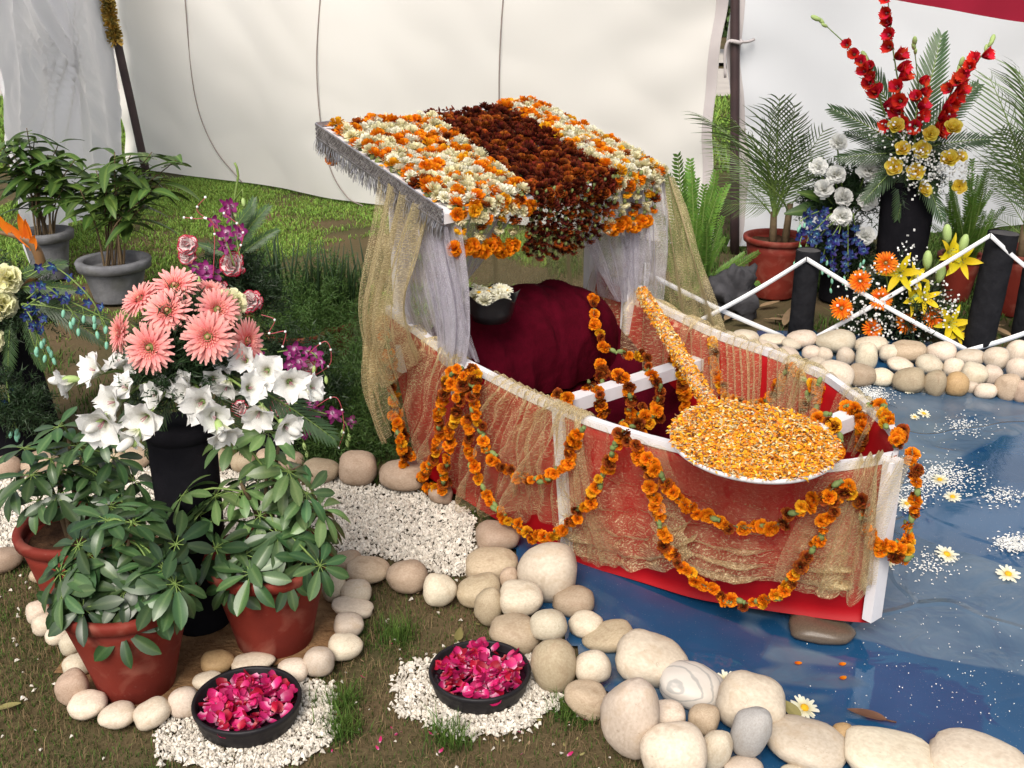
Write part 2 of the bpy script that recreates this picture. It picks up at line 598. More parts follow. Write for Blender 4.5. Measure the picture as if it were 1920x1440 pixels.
def water_material():
    m = bpy.data.materials.new('water')
    m.use_nodes = True
    N, L = m.node_tree.nodes, m.node_tree.links
    N.clear()
    out = N.new('ShaderNodeOutputMaterial')
    bs = N.new('ShaderNodeBsdfPrincipled')
    tc = N.new('ShaderNodeTexCoord')
    def nz(scale, detail=4, dist=0.0):
        n = N.new('ShaderNodeTexNoise')
        n.inputs['Scale'].default_value = scale
        n.inputs['Detail'].default_value = detail
        n.inputs['Distortion'].default_value = dist
        L.new(tc.outputs['Object'], n.inputs['Vector'])
        return n.outputs['Fac']
    def rng(src, a, b, c=0.0, d=1.0):
        r_ = N.new('ShaderNodeMapRange')
        for k, v in zip(('From Min', 'From Max', 'To Min', 'To Max'), (a, b, c, d)):
            r_.inputs[k].default_value = v
        L.new(src, r_.inputs['Value'])
        return r_.outputs['Result']
    def mix(f, a, b, t='MIX'):
        x = N.new('ShaderNodeMix')
        x.data_type = 'RGBA'
        x.blend_type = t
        for k, v in (('Factor', f), ('A', a), ('B', b)):
            if isinstance(v, tuple): x.inputs[k].default_value = col4(v)
            elif isinstance(v, float): x.inputs[k].default_value = v
            else: L.new(v, x.inputs[k])
        return x.outputs['Result']
    dry = rng(nz(1.25, 3, 1.2), 0.505, 0.525)  # dry patches, spread wider to stand in for the tent's pale reflection
    blue = mix(rng(nz(2.5, 5), 0.35, 0.7), (0.008, 0.05, 0.125), (0.018, 0.082, 0.185))
    blue = mix(rng(nz(320, 2), 0.71, 0.76), blue, (0.4, 0.42, 0.42))
    dust_glare = mix(rng(nz(4, 7), 0.35, 0.65), (0.045, 0.09, 0.155), (0.1, 0.15, 0.21))  # dusty sheet colour, lightened to paint in the white tent's glare
    L.new(mix(dry, blue, dust_glare), bs.inputs['Base Color'])
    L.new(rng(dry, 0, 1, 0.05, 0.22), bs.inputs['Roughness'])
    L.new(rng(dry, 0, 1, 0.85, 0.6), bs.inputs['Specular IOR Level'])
    bp = N.new('ShaderNodeBump')
    bp.inputs['Distance'].default_value = 0.02
    L.new(rng(dry, 0, 1, 0.07, 0.5), bp.inputs['Strength'])
    vo = N.new('ShaderNodeTexVoronoi')               # creases of the folded sheet
    vo.feature = 'DISTANCE_TO_EDGE'
    vo.inputs['Scale'].default_value = 1.7
    wr = N.new('ShaderNodeVectorMath')
    wr.operation = 'ADD'
    ns = N.new('ShaderNodeTexNoise')
    ns.inputs['Scale'].default_value = 1.5
    L.new(tc.outputs['Object'], ns.inputs['Vector'])
    L.new(tc.outputs['Object'], wr.inputs[0])
    L.new(ns.outputs['Color'], wr.inputs[1])
    L.new(wr.outputs[0], vo.inputs['Vector'])
    cs = rng(vo.outputs['Distance'], 0.0, 0.03, 0.5, 0.0)
    sm = N.new('ShaderNodeMath')
    L.new(cs, sm.inputs[0])
    L.new(nz(7, 3, 0.8), sm.inputs[1])
    L.new(sm.outputs[0], bp.inputs['Height'])
    L.new(bp.outputs['Normal'], bs.inputs['Normal'])
    L.new(bs.outputs[0], out.inputs['Surface'])
    MATS['water'] = m
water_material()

# ================================================================== ground, path, pond, tent
def inside(P, poly):
    x, y = P[:, 0], P[:, 1]
    r_ = np.zeros(len(P), bool)
    for (x0, y0), (x1, y1) in zip(poly, poly[1:] + poly[:1]):
        c = ((y0 > y) != (y1 > y))
        with np.errstate(divide='ignore', invalid='ignore'):
            r_ ^= c & (x < (x1 - x0) * (y - y0) / (y1 - y0 + 1e-12) + x0)
    return r_
def gpoly(pts):
    return [tuple(G(x, y))[:2] for x, y in pts]
POND = gpoly([(930, 1000), (985, 1075), (1010, 1150), (1075, 1225), (1120, 1300), (1180, 1400), (1250, 1500), (1700, 1640), (2300, 1500), (2300, 700), (1930, 655), (1700, 640), (1560, 625), (1430, 622), (1300, 640), (1100, 800)])
BED = gpoly([(-160, 900), (40, 868), (280, 880), (420, 885), (560, 905), (600, 900), (700, 905), (800, 930), (860, 950), (900, 990), (890, 1040), (880, 1080), (800, 1075), (700, 1040), (560, 1020), (400, 1000), (200, 1010), (60, 1030), (-60, 1040), (-160, 1060)])
RING = gpoly([(120, 1110), (60, 1040), (120, 990), (600, 1030), (660, 1090), (670, 1170), (600, 1240), (420, 1260), (380, 1300), (300, 1345), (170, 1330), (130, 1260)])

mb = MB()
xs = sorted(set([-200, -80, -30, -12] + [round(-6 + 0.25 * i, 2) for i in range(57)] + [12, 30, 80, 200]))
ys = sorted(set([-60, -10] + [round(-1 + 0.25 * i, 2) for i in range(60)] + [18, 26, 40, 80, 240]))
V = [(x, y, 0.012 * noise.noise(Vector((x * 1.1, y * 1.1, 0))) * (1 if abs(x) < 6.5 and -1 < y < 13.7 else 0) - 0.012) for y in ys for x in xs]
n = len(xs)
Fc = [(j * n + i, j * n + i + 1, (j + 1) * n + i + 1, (j + 1) * n + i) for j in range(len(ys) - 1) for i in range(n - 1)]
mb.add(V, Fc)
g = part(None, 'ground', mb, ['ground'])
tag(g, 'trodden brown soil with patches of grass', kind='structure')

def sheet(name, poly, z, m, label, kind='structure', grid=0.06, amp=0.0, sc_=6):
    P = np.array(poly)
    x0, y0 = P.min(0); x1, y1 = P.max(0)
    nx, ny = max(2, int((x1 - x0) / grid)), max(2, int((y1 - y0) / grid))
    X, Y = np.meshgrid(np.linspace(x0, x1, nx), np.linspace(y0, y1, ny))
    Q = np.stack([X.ravel(), Y.ravel()], 1)
    Z = [z + amp * noise.noise(Vector((a * sc_, b * sc_, 3.1))) for a, b in Q]
    idx = np.arange(nx * ny).reshape(ny, nx)
    F_ = np.stack([idx[:-1, :-1], idx[:-1, 1:], idx[1:, 1:], idx[1:, :-1]], -1).reshape(-1, 4)
    c = Q[F_].mean(1)
    wob = np.array([[noise.noise(Vector((a * 7, b * 7, 1))), noise.noise(Vector((a * 7, b * 7, 9)))] for a, b in c]) * 0.03
    F_ = F_[inside(c + wob, poly)]
    V_ = np.column_stack([Q, Z])
    me = mesh_np(name, V_, F_, [m], smooth=True)
    o = bpy.data.objects.new(name, me)
    link(o, None, Matrix())
    return tag(o, label, kind=kind)
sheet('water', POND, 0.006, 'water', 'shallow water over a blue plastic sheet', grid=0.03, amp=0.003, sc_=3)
sheet('planting_soil', RING, 0.006, 'sand', 'sandy soil inside the ring of stones', grid=0.03, amp=0.008, sc_=9)
mb = MB()
mb.add([(-60, 14.5, 0.0), (60, 14.5, 0.0), (60, 18.4, 0.0), (-60, 18.4, 0.0)], [(0, 1, 2, 3)])
mb.add([(-60, 18.9, 0.05), (60, 18.9, 0.05), (60, 22, 0.05), (-60, 22, 0.05)], [(0, 1, 2, 3)])
tag(part(None, 'path', mb, ['path']), 'pale paved path outside the tent', kind='structure')

def tent_panel(name, A, B, ztop, m, label, folds, amp, zbot=0.02, nu=120, nv=60, pinch=None, lean=0.0, edges=(0, 0), belly=0.0):
    A, B = Vector((*A, 0)), Vector((*B, 0))
    d = B - A
    nrm = Vector((d.y, -d.x, 0)).normalized()
    if nrm.y > 0: nrm = -nrm
    L_ = d.length
    ph = [rnd.uniform(0, 6.28) for _ in range(6)]
    def S(u, v):
        z = zbot + (ztop - zbot) * v
        x = u
        if pinch:
            k = math.exp(-((v - pinch[1]) / 0.10) ** 2) * math.exp(-abs(u - pinch[0]) / 0.16)
            x = u + (pinch[0] - u) * 0.55 * k
        a = amp * (0.6 * math.sin(folds * 6.28 * u + ph[0] + 1.2 * math.sin(3 * v + ph[1])) + 0.4 * math.sin(folds * 2.7 * 6.28 * u + ph[2] + v))
        a += belly * math.sin(math.pi * u) * math.sin(math.pi * v) + 0.05 * noise.noise(Vector((u * 5, v * 3, ph[3]))) + 0.017 * abs(noise.noise(Vector((u * 9 + v * 5, v * 4 - u * 6, ph[2])))) + 0.02 * math.exp(-u * 14) * math.sin(40 * v + 30 * u) * (1 - v) + 0.015 * math.exp(-(1 - u) * 12) * math.sin(34 * v - 40 * u)
        if pinch:
            q = math.sqrt(((u - pinch[0]) / 0.16) ** 2 + ((v - pinch[1]) / 0.4) ** 2)
            a += 0.07 * math.exp(-q) * math.cos(26 * (u - pinch[0]) / (0.12 + abs(v - pinch[1])))
        e0 = edges[0] * math.sin(v * 9 + ph[4]) * (1 - u) ** 8
        e1 = edges[1] * math.sin(v * 7 + ph[5]) * u ** 8
        return A + d * (x + e0 + e1) + nrm * (a + lean * v) + Vector((0, 0, z))
    mb = MB()
    V_ = [S(i / nu, j / nv) for j in range(nv + 1) for i in range(nu + 1)]
    w = nu + 1
    mb.add(V_, [(j * w + i, j * w + i + 1, (j + 1) * w + i + 1, (j + 1) * w + i) for j in range(nv) for i in range(nu)])
    root = thing(name, label, 'tent wall', (A + B) / 2)
    part(root, 'cloth', mb, [m])
    def hit(x, y):                    # wall coordinates of a sight line
        s_ = sight(x, y)
        t_ = (A - Vector((0, 0, CAMH))).dot(nrm) / s_.dot(nrm)
        p = Vector((0, 0, CAMH)) + s_ * t_
        return (p - A).dot(d) / (L_ * L_), (p.z - zbot) / (ztop - zbot)
    return root, S, hit, nrm
back, S, hit, nrm = tent_panel('tent_wall', (-3.17, 9.1), (1.165, 6.30), 2.4, 'cloth_cream', 'large cream cloth tent wall with thin sewn seams behind the flower boat', 1.3, 0.05, belly=0.12, edges=(0.004, 0.006))
for pts in ([(357, -60), (362, 20), (375, 180), (400, 275), (447, 345)], [(628, -60), (629, 100), (631, 220), (640, 310), (662, 365), (690, 384)], [(973, -60), (965, 60), (957, 180), (955, 300)]):
    mb = MB()
    pth = [S(*hit(*p)) + nrm * 0.014 for p in pts]
    mb.tube(smooth_path(pth, 40), 0.0042, 5)
    part(back, 'seam', mb, ['seam'])
def hem(root, S, nrm, u0, u1):
    mb = MB()
    V_ = [S(u, v / 40) + nrm * 0.008 for v in range(41) for u in (u0, u0 * 0.7 + u1 * 0.3, u0 * 0.3 + u1 * 0.7, u1)]
    mb.add(V_, [(v * 4 + k, v * 4 + k + 1, v * 4 + k + 5, v * 4 + k + 4) for v in range(40) for k in range(3)])
    part(root, 'hem', mb, ['cloth_hem'])
hem(back, S, nrm, 0.988, 1.0)
right, S, hit, nrm = tent_panel('tent_wall', (1.255, 6.42), (5.2, 7.5), 2.6, 'cloth_white', 'bright white cloth tent wall behind the red gladioli', 1.1, 0.04, belly=0.1, edges=(0.015, 0))
hem(right, S, nrm, 0.0, 0.017)
left, S, hit, nrm = tent_panel('tent_wall', (-3.1, 8.9), (-2.72, 5.9), 2.6, 'cloth_grey', 'grey shaded curtain wall gathered by a tie at the left edge', 2.4, 0.06, edges=(0.02, 0), pinch=(0.5, 0.39))
mb = MB()
for k in range(3):
    pth = [S(0.5, 0.39) + nrm * 0.02, S(0.495 + 0.008 * k, 0.32) + nrm * 0.03, S(0.47 + 0.012 * k, 0.16) + nrm * 0.02]
    mb.tube(smooth_path(pth, 12), 0.006, 4)
part(left, 'tie', mb, ['cloth_hem'])

def pole(p0, p1, r_, label, cloth=False):
    root = thing('tent_pole', label, 'pole', p0)
    mb = MB()
    pth = [Vector(p0).lerp(Vector(p1), k / 10) for k in range(11)]
    mb.tube(pth, [r_ * (1.08 - 0.1 * k / 10) for k in range(11)], 10, jit=0.04)
    part(root, 'shaft', mb, ['pole_dark'])
    return root
pb = G(1378, 472)
rp = pole((pb.x, pb.y, -0.02), (pb.x - 0.17, pb.y + 0.02, 2.4), 0.026, 'dark wooden tent pole between the two pale cloth walls')
mb = MB()
kz = D(1372, 78, pb.y).z
c0 = Vector((pb.x - 0.17 * kz / 2.4, pb.y, kz))
mb.tube([c0 + Vector((0.032 * math.cos(a), 0.032 * math.sin(a), 0.004 * math.sin(2 * a))) for a in np.linspace(0, 6.28, 17)], 0.012, 6)
mb.tube(smooth_path([c0 + Vector((-0.02, -0.03, 0)), c0 + Vector((-0.05, -0.04, 0.0)), c0 + Vector((-0.06, -0.04, -0.06)), c0 + Vector((-0.05, -0.04, -0.19))], 12), 0.008, 5)
mb.tube(smooth_path([c0 + Vector((0.02, -0.03, 0)), c0 + Vector((0.07, 0.0, 0.0)), c0 + Vector((0.11, 0.03, 0.01))], 8), 0.008, 5)
part(rp, 'tie', mb, ['cloth_hem'])
lp0 = D(277, 335, 8.55)
lp1 = D(238, 160, 8.55)
lp = pole(lp0 - (lp1 - lp0) * 0.12, lp0 + (lp1 - lp0) * 3.2, 0.03, 'slanting dark tent pole in the gap beside the grey curtain')
mb = MB()
a, b = D(200, 0, 8.5), D(216, 75, 8.5)
for k in range(420):
    p = a.lerp(b, rnd.random() * 1.15 - 0.1)
    q = Vector((rnd.gauss(0, 1), rnd.gauss(0, 1), rnd.gauss(0, 1))).normalized()
    mb.petal(orient(p + q * 0.012, q, jitter(1) + Vector((0, 0, 0.1))), 0.05, 0.014, 1, 1, shape=lambda u: 1)
tn = part(lp, 'tinsel_garland', mb, ['tinsel'])
tn['kind'] = 'stuff'

# red canopy edge hanging in at the upper right
mb = MB()
pts = [D(1560, -24, 4.6), D(1690, 2, 4.5), D(1770, 16, 4.4), D(1850, 31, 4.3), D(1930, 43, 4.2), D(2080, 55, 4.05)]
pth = smooth_path(pts, 40)
V = []
for i, p in enumerate(pth):
    for j in range(9):
        V.append(p + Vector((0, 0.015 * math.sin(i * 0.7) * j / 8, 0.45 * j / 8)))
mb.add(V, [(i * 9 + j, (i + 1) * 9 + j, (i + 1) * 9 + j + 1, i * 9 + j + 1) for i in range(40) for j in range(8)])
solo('canopy_valance', mb, ['valance'], 'dark red cloth valance of the canopy hanging at the upper right corner', 'valance', pth[20])

# beyond the gaps: hedge and a covered stall
def leaf_cloud(n_, centre, rad, size, seed, squash=(1, 1, 1)):
    r2 = np.random.default_rng(seed)
    d = r2.normal(size=(n_, 3)); d /= np.linalg.norm(d, axis=1)[:, None]
    P = d * (r2.random((n_, 1)) ** 0.4) * np.array(rad) + np.array(centre)
    a = r2.normal(size=(n_, 3)); a /= np.linalg.norm(a, axis=1)[:, None]
    b = np.cross(a, r2.normal(size=(n_, 3))); b /= np.linalg.norm(b, axis=1)[:, None]
    s_ = size * (0.6 + 0.8 * r2.random((n_, 1)))
    V_ = np.stack([P - a * s_, P - b * s_ * .45, P + a * s_, P + b * s_ * .45], 1).reshape(-1, 3)
    F_ = np.arange(4 * n_).reshape(-1, 4)
    return V_, F_
for k, (x, y, h, lab) in enumerate([(-6.5, 24, 1.5, 'clipped green hedge seen through the gap by the grey curtain'), (5.0, 27, 1.2, 'far green hedge seen through the gap by the dark pole')]):
    V_, F_ = leaf_cloud(5000, (0, 0, h * .5), (3.2, 0.8, h * .6), 0.09, 40 + k)
    root = thing('hedge', lab, 'hedge', (x, y, 0), 'hedges beyond the tent')
    o = bpy.data.objects.new('foliage', mesh_np('foliage', V_, F_, ['hedge']))
    link(o, root, WM[root.name])
    o['kind'] = 'stuff'
    for q in range(7):
        mb = MB()
        b0 = Vector((x - 2.4 + q * .8, y, 0))
        mb.tube([b0, b0 + Vector((rnd.uniform(-.1, .1), 0, h * .7))], [.05, .02], 5)
        part(root, 'stem', mb, ['pole_dark'])
st = thing('stall', 'dark grey covered stall seen through the gap beside the pole', 'stall', (4.05, 20.6, 0.05))
for dx in (-.55, .55):
    for dy in (-.4, .4):
        mb = MB()
        mb.beam((4.05 + dx, 20.6 + dy, 0.05), (4.05 + dx, 20.6 + dy, 1.0), .05, .05, up=(0, 1, 0))
        part(st, 'leg', mb, ['path'])
mb = MB()
mb.box((4.05, 20.6, 1.25), (1.2, .9, .7))
mb.add([(3.4, 20.1, 1.6), (4.7, 20.1, 1.6), (4.7, 21.1, 1.6), (3.4, 21.1, 1.6), (3.6, 20.6, 1.85), (4.5, 20.6, 1.85)], [(0, 1, 5, 4), (1, 2, 5), (2, 3, 4, 5), (3, 0, 4)])
part(st, 'cover', mb, ['canvas'])

# ================================================================== stones
def stone_mesh(seed, kind):
    r2 = random.Random(seed)
    v = []
    nu, nv = 24, 14
    e = r2.uniform(-0.22, 0.22)
    e2 = r2.uniform(-0.12, 0.12)
    off = Vector((r2.uniform(0, 50), r2.uniform(0, 50), r2.uniform(0, 50)))
    pw = r2.uniform(0.78, 0.95)
    def sp(c):
        return math.copysign(abs(c) ** pw, c)
    mb = MB()
    pts = []
    for i in range(nv + 1):
        a = math.pi * i / nv - math.pi / 2
        for j in range(nu):
            b = 2 * math.pi * j / nu
            p = Vector((sp(math.cos(a)) * sp(math.cos(b)), sp(math.cos(a)) * sp(math.sin(b)), sp(math.sin(a))))
            p.y *= 1 + e * p.x
            p.z *= 1 + e * p.x + e2 * p.y
            q = 1 + 0.09 * noise.noise(p * 1.3 + off) + 0.035 * noise.noise(p * 3.1 + off)
            pts.append(p * q)
    f = []
    for i in range(nv):
        for j in range(nu):
            j2 = (j + 1) % nu
            f.append((i * nu + j, i * nu + j2, (i + 1) * nu + j2, (i + 1) * nu + j))
    mb.add(pts, f)
    return mb.mesh('stone', [kind])
ST = {}
for k in ('cream', 'tan', 'grey', 'amber', 'wet'):
    ST[k] = [stone_mesh(100 + i * 7 + len(k), 'stone_' + k) for i in range(9 if k in ('cream', 'tan') else 2)]
# a pale stone crossed by grey bands
mb_ = bpy.data.materials.new('stone_banded')
mb_.use_nodes = True
N, L = mb_.node_tree.nodes, mb_.node_tree.links
bs = N['Principled BSDF']
bs.inputs['Roughness'].default_value = 0.6
tc = N.new('ShaderNodeTexCoord')
wv = N.new('ShaderNodeTexWave')
wv.bands_direction = 'DIAGONAL'
wv.inputs['Scale'].default_value = 0.9
wv.inputs['Distortion'].default_value = 5.0
wv.inputs['Detail'].default_value = 3
wv.inputs['Phase Offset'].default_value = 1.2
L.new(tc.outputs['Object'], wv.inputs['Vector'])
rp_ = N.new('ShaderNodeValToRGB')
rp_.color_ramp.elements[0].position = 0.03
rp_.color_ramp.elements[0].color = (0.4, 0.38, 0.35, 1)
rp_.color_ramp.elements[1].position = 0.16
rp_.color_ramp.elements[1].color = (0.6, 0.55, 0.49, 1)
L.new(wv.outputs['Fac'], rp_.inputs['Fac'])
L.new(rp_.outputs['Color'], bs.inputs['Base Color'])
MATS['stone_banded'] = mb_
ST['banded'] = [stone_mesh(333, 'stone_banded')]
srnd = random.Random(21)
def stone(cx, cy, w, h, label, group, kind='cream', rot=0.0, z0=0.0, depth=None):
    z = 0.03
    for _ in range(4):
        p = G(cx, cy, z0 + z)
        k = px(p)[2]
        a = w / k / 2
        dv = p - Vector((0, 0, CAMH))
        th = math.atan2(-dv.z, math.hypot(dv.x, dv.y))
        b = (depth or 0.9) * a
        hh = h / k / 2
        c2 = hh * hh - (b * math.sin(th)) ** 2
        if c2 < (0.35 * hh) ** 2:
            b = hh * 0.8 / math.sin(th)
            c2 = hh * hh * 0.36
        c = min(math.sqrt(c2) / math.cos(th), a * 1.5)
        z = c * 0.93
    yaw = math.atan2(-p.x, p.y)
    M_ = Matrix.Translation(p) @ Matrix.Rotation(yaw, 4, 'Z') @ Matrix.Rotation(R(rot), 4, 'Y') @ Matrix.Diagonal((a, b, c, 1)) 
    if srnd.random() < 0.5:
        M_ = M_ @ Matrix.Rotation(math.pi, 4, 'Z')
    me = ST[kind][srnd.randrange(len(ST[kind]))]
    o = put(None, 'stone', me, M_)
    return tag(o, label, 'stone', group)

ring = [(10, 1048, 60, 45, 't'), (52, 1030, 44, 44, 't'), (82, 1076, 52, 36, 't'), (72, 1148, 44, 44, 'c'), (85, 1170, 48, 42, 'c'), (108, 1192, 46, 34, 'c'), (134, 1208, 42, 44, 'c'),
        (145, 1247, 54, 44, 'c'), (135, 1291, 60, 66, 't'), (165, 1322, 70, 52, 'c'), (219, 1341, 70, 48, 'c'), (285, 1337, 70, 52, 'c', -20), (345, 1316, 60, 56, 'c'),
        (388, 1276, 54, 36, 'c'), (408, 1241, 64, 46, 'a'), (475, 1242, 84, 38, 'c'), (549, 1257, 58, 46, 'c'), (597, 1240, 58, 56, 'c'), (648, 1213, 66, 50, 'c'),
        (654, 1173, 56, 46, 'c'), (661, 1138, 80, 40, 'c', 14), (667, 1110, 60, 48, 'c'), (626, 1098, 46, 66, 'c')]
KK = {'c': 'cream', 't': 'tan', 'g': 'grey', 'a': 'amber', 'b': 'banded', 'w': 'wet'}
CW = {'c': 'cream', 't': 'tan', 'g': 'grey', 'a': 'amber', 'b': 'grey-banded', 'w': 'wet dark'}
for i, s_ in enumerate(ring):
    stone(*s_[:4], '%s stone, %s counted anticlockwise from the far left in the ring around the red pots' % (CW[s_[4]], ORD(i)), 'stones ringing the red pots', KK[s_[4]], s_[5] if len(s_) > 5 else 0)
backrow = [(18, 875, 44, 44, 't'), (75, 871, 68, 50, 't'), (135, 868, 50, 42, 't'), (212, 862, 50, 42, 't'), (258, 858, 56, 42, 't'), (413, 862, 40, 44, 't'), (455, 866, 46, 40, 't'), (505, 862, 48, 40, 't'), (548, 864, 46, 38, 't'), (603, 883, 68, 46, 't'), (672, 878, 72, 62, 't'), (757, 890, 94, 60, 't'), (826, 926, 46, 38, 't')]
for i, s_ in enumerate(backrow):
    stone(*s_[:4], '%s stone, %s from the left in the row behind the white gravel' % (CW[s_[4]], ORD(i)), 'stones behind the gravel bed', KK[s_[4]])
frow = [(650, 1055, 58, 42, 't'), (690, 1068, 84, 50, 't'), (763, 1080, 78, 62, 't'), (825, 1107, 64, 60, 'c'), (898, 1108, 84, 58, 't', -10), (922, 1058, 102, 64, 't', -8), (934, 1006, 84, 54, 't')]
for i, s_ in enumerate(frow):
    stone(*s_[:4], '%s stone, %s from the left along the front edge of the gravel bed' % (CW[s_[4]], ORD(i)), 'stones in front of the gravel bed', KK[s_[4]], s_[5] if len(s_) > 5 else 0)
heap = [(915, 1138, 54, 70, 't', 0, 0, 'tan upright stone at the left end of the heap below the boat'),
        (954, 1085, 34, 40, 't', 0, 0.03, 'smallest tan stone wedged beside the big pale boulder'),
        (1026, 1072, 116, 108, 'c', 0, 0, 'biggest pale round boulder of the heap, leaning at the boat side'),
        (976, 1123, 84, 64, 'c', 0, 0.03, 'pale stone with a notched top lying in front of the big boulder'),
        (1075, 1128, 80, 58, 't', 0, 0.0, 'brown oval stone right below the big pale boulder'),
        (965, 1187, 98, 72, 't', 15, 0, 'long mottled tan stone touching the back of the right petal bowl'),
        (1028, 1171, 72, 58, 'c', 0, 0.04, 'smooth pale egg stone on top of the heap behind the right petal bowl'),
        (1099, 1172, 64, 50, 'c', 0, 0.0, 'small greyish round stone at the edge of the blue water'),
        (1138, 1194, 96, 58, 't', -15, 0.0, 'long tan stone at the water edge, tilted up to the right'),
        (1038, 1245, 86, 98, 't', 0, 0, 'brown pear-shaped stone to the right of the right petal bowl'),
        (1111, 1251, 68, 62, 'c', -20, 0.02, 'pale oval stone perched between the brown pear-shaped stone and the water'),
        (1098, 1309, 84, 64, 't', 20, 0, 'tan stone lying on the grass right of the bowl, left of the tall pale boulder')]
for s_ in heap:
    stone(*s_[:4], s_[7], 'heaped stones below the boat', KK[s_[4]], s_[5], s_[6])
front = [(1223, 1238, 140, 98, 'c', 10, 0, 'large smooth cream boulder above the grey-banded stone'),
         (1297, 1286, 124, 84, 'b', 8, 0, 'pale stone crossed by grey bands at the water edge'),
         (1181, 1345, 112, 140, 'c', 0, 0, 'tall upright cream boulder on the left of the foreground bank'),
         (1252, 1345, 68, 58, 'c', -15, 0.02, 'small cream stone just right of the tall upright boulder'),
         (1319, 1349, 58, 54, 't', 10, 0.02, 'small round tan stone below the grey-banded stone'),
         (1409, 1318, 128, 110, 'c', 10, 0, 'broad cream boulder behind the grey upright stone'),
         (1407, 1370, 72, 92, 'g', 15, 0.03, 'grey upright stone leaning on the broad cream boulder'),
         (1264, 1412, 124, 112, 'c', -15, 0, 'big cream boulder cut by the bottom edge, below the small cream stone'),
         (1341, 1405, 58, 78, 'c', 15, 0, 'narrow greyish cream stone between two foreground boulders'),
         (1508, 1391, 152, 96, 'c', 6, 0, 'big flat cream boulder right of the grey upright stone'),
         (1582, 1380, 52, 46, 'a', 0, 0, 'small amber stone peeping out behind the flat foreground boulder'),
         (1670, 1422, 174, 104, 'c', 8, 0, 'wide cream boulder second from the right at the bottom edge'),
         (1838, 1432, 184, 112, 'c', 0, 0, 'widest cream boulder in the bottom right corner'),
         (1394, 1442, 74, 50, 'c', 0, 0, 'cream stone cut by the bottom edge below the grey upright stone'),
         (1487, 1448, 50, 30, 'c', 0, 0, 'sliver of a cream stone at the bottom edge below the flat boulder'),
         (1541, 1180, 120, 52, 'w', 0, 0, 'wet dark stone propping up the bow of the boat')]
for s_ in front:
    stone(*s_[:4], s_[7], 'large stones along the near water edge', KK[s_[4]], s_[5], s_[6])
far_rows = [('top', [(1368, 634, 34, 24), (1397, 632, 50, 30), (1449, 638, 54, 24), (1503, 635, 58, 34), (1566, 639, 74, 42), (1633, 646, 62, 32), (1703, 658, 68, 40), (1765, 659, 54, 38), (1818, 670, 53, 32), (1867, 672, 49, 44), (1906, 660, 40, 46), (1945, 668, 44, 42)], 0.02),
            ('middle', [(1438, 654, 52, 28), (1484, 646, 37, 24), (1479, 665, 39, 28), (1522, 662, 37, 28), (1546, 666, 30, 26), (1586, 669, 36, 35), (1625, 669, 40, 54), (1670, 662, 42, 33), (1688, 684, 48, 27), (1743, 684, 50, 37), (1789, 689, 40, 37), (1827, 702, 49, 41), (1861, 704, 36, 36), (1909, 690, 42, 42), (1948, 702, 42, 40)], 0.015),
            ('bottom', [(1531, 683, 36, 26), (1566, 703, 70, 54), (1616, 704, 55, 44), (1654, 708, 46, 34), (1704, 713, 60, 47), (1752, 718, 41, 50), (1794, 721, 45, 46), (1820, 726, 30, 24), (1848, 733, 41, 30), (1888, 725, 44, 50), (1917, 734, 36, 42), (1950, 736, 44, 40)], 0.0)]
for nm, row, z0 in far_rows:
    for i, s_ in enumerate(row):
        kd = 't' if (nm == 'bottom' and i in (2, 4, 5, 9, 10)) or (nm == 'top' and i in (6,)) else ('a' if nm == 'bottom' and i == 6 else 'c')
        stone(*s_, '%s stone, %s from the left in the %s row of the far bank' % (CW[kd], ORD(i), nm), 'stones of the far bank', KK[kd], srnd.uniform(-12, 12), z0)

# ================================================================== gravel, grass, straw
def chips(name, poly=None, n_=1000, size=0.006, label='', z=0.0, layers=2, pts=None):
    if pts is None:
        P = np.array(poly)
        x0, y0 = P.min(0); x1, y1 = P.max(0)
        Q = npr.random((n_ * 3, 2)) * [x1 - x0, y1 - y0] + [x0, y0]
        wob = np.array([[noise.noise(Vector((a * 6, b * 6, 1))), noise.noise(Vector((a * 6, b * 6, 9)))] for a, b in Q]) * 0.05 + npr.normal(size=Q.shape) * 0.012
        Q = Q[inside(Q + wob, poly)][:n_]
    else:
        Q = pts
    m_ = len(Q)
    base = np.array([[1, 0, 0], [-.5, .87, 0], [-.5, -.87, 0], [.3, .2, .8], [-.4, .1, .7], [.1, -.4, .75]], dtype=float)
    fc = np.array([[0, 1, 3], [1, 4, 3], [1, 2, 4], [2, 5, 4], [2, 0, 5], [0, 3, 5], [3, 4, 5]])
    s_ = size * (0.5 + 0.9 * npr.random((m_, 1, 1)))
    V_ = base[None] * s_ * (0.6 + 0.8 * npr.random((m_, 6, 3)))
    an = npr.random(m_) * 6.28
    ca, sa = np.cos(an)[:, None], np.sin(an)[:, None]
    X = V_[..., 0] * ca - V_[..., 1] * sa
    Y = V_[..., 0] * sa + V_[..., 1] * ca
    tl = npr.normal(size=(m_, 1)) * 0.5
    Z = V_[..., 2] + X * tl
    zz = z + npr.random((m_, 1)) * size * layers * 0.7
    W_ = np.stack([X + Q[:, :1], Y + Q[:, 1:2], Z + zz], -1).reshape(-1, 3)
    F_ = (fc[None] + 6 * np.arange(m_)[:, None, None]).reshape(-1, 3)
    o = bpy.data.objects.new(name, mesh_np(name, W_, F_, ['gravel']))
    link(o, None, Matrix())
    return tag(o, label, 'gravel', kind='stuff')
BARE = [gpoly([(640, 930), (660, 920), (665, 945)]), gpoly([(690, 1010), (720, 1000), (720, 1030)]), gpoly([(830, 1065), (860, 1050), (870, 1075)])]
chips('white_gravel', BED, 26000, 0.0062, 'white gravel bed between the pots and the boat', z=-0.004)
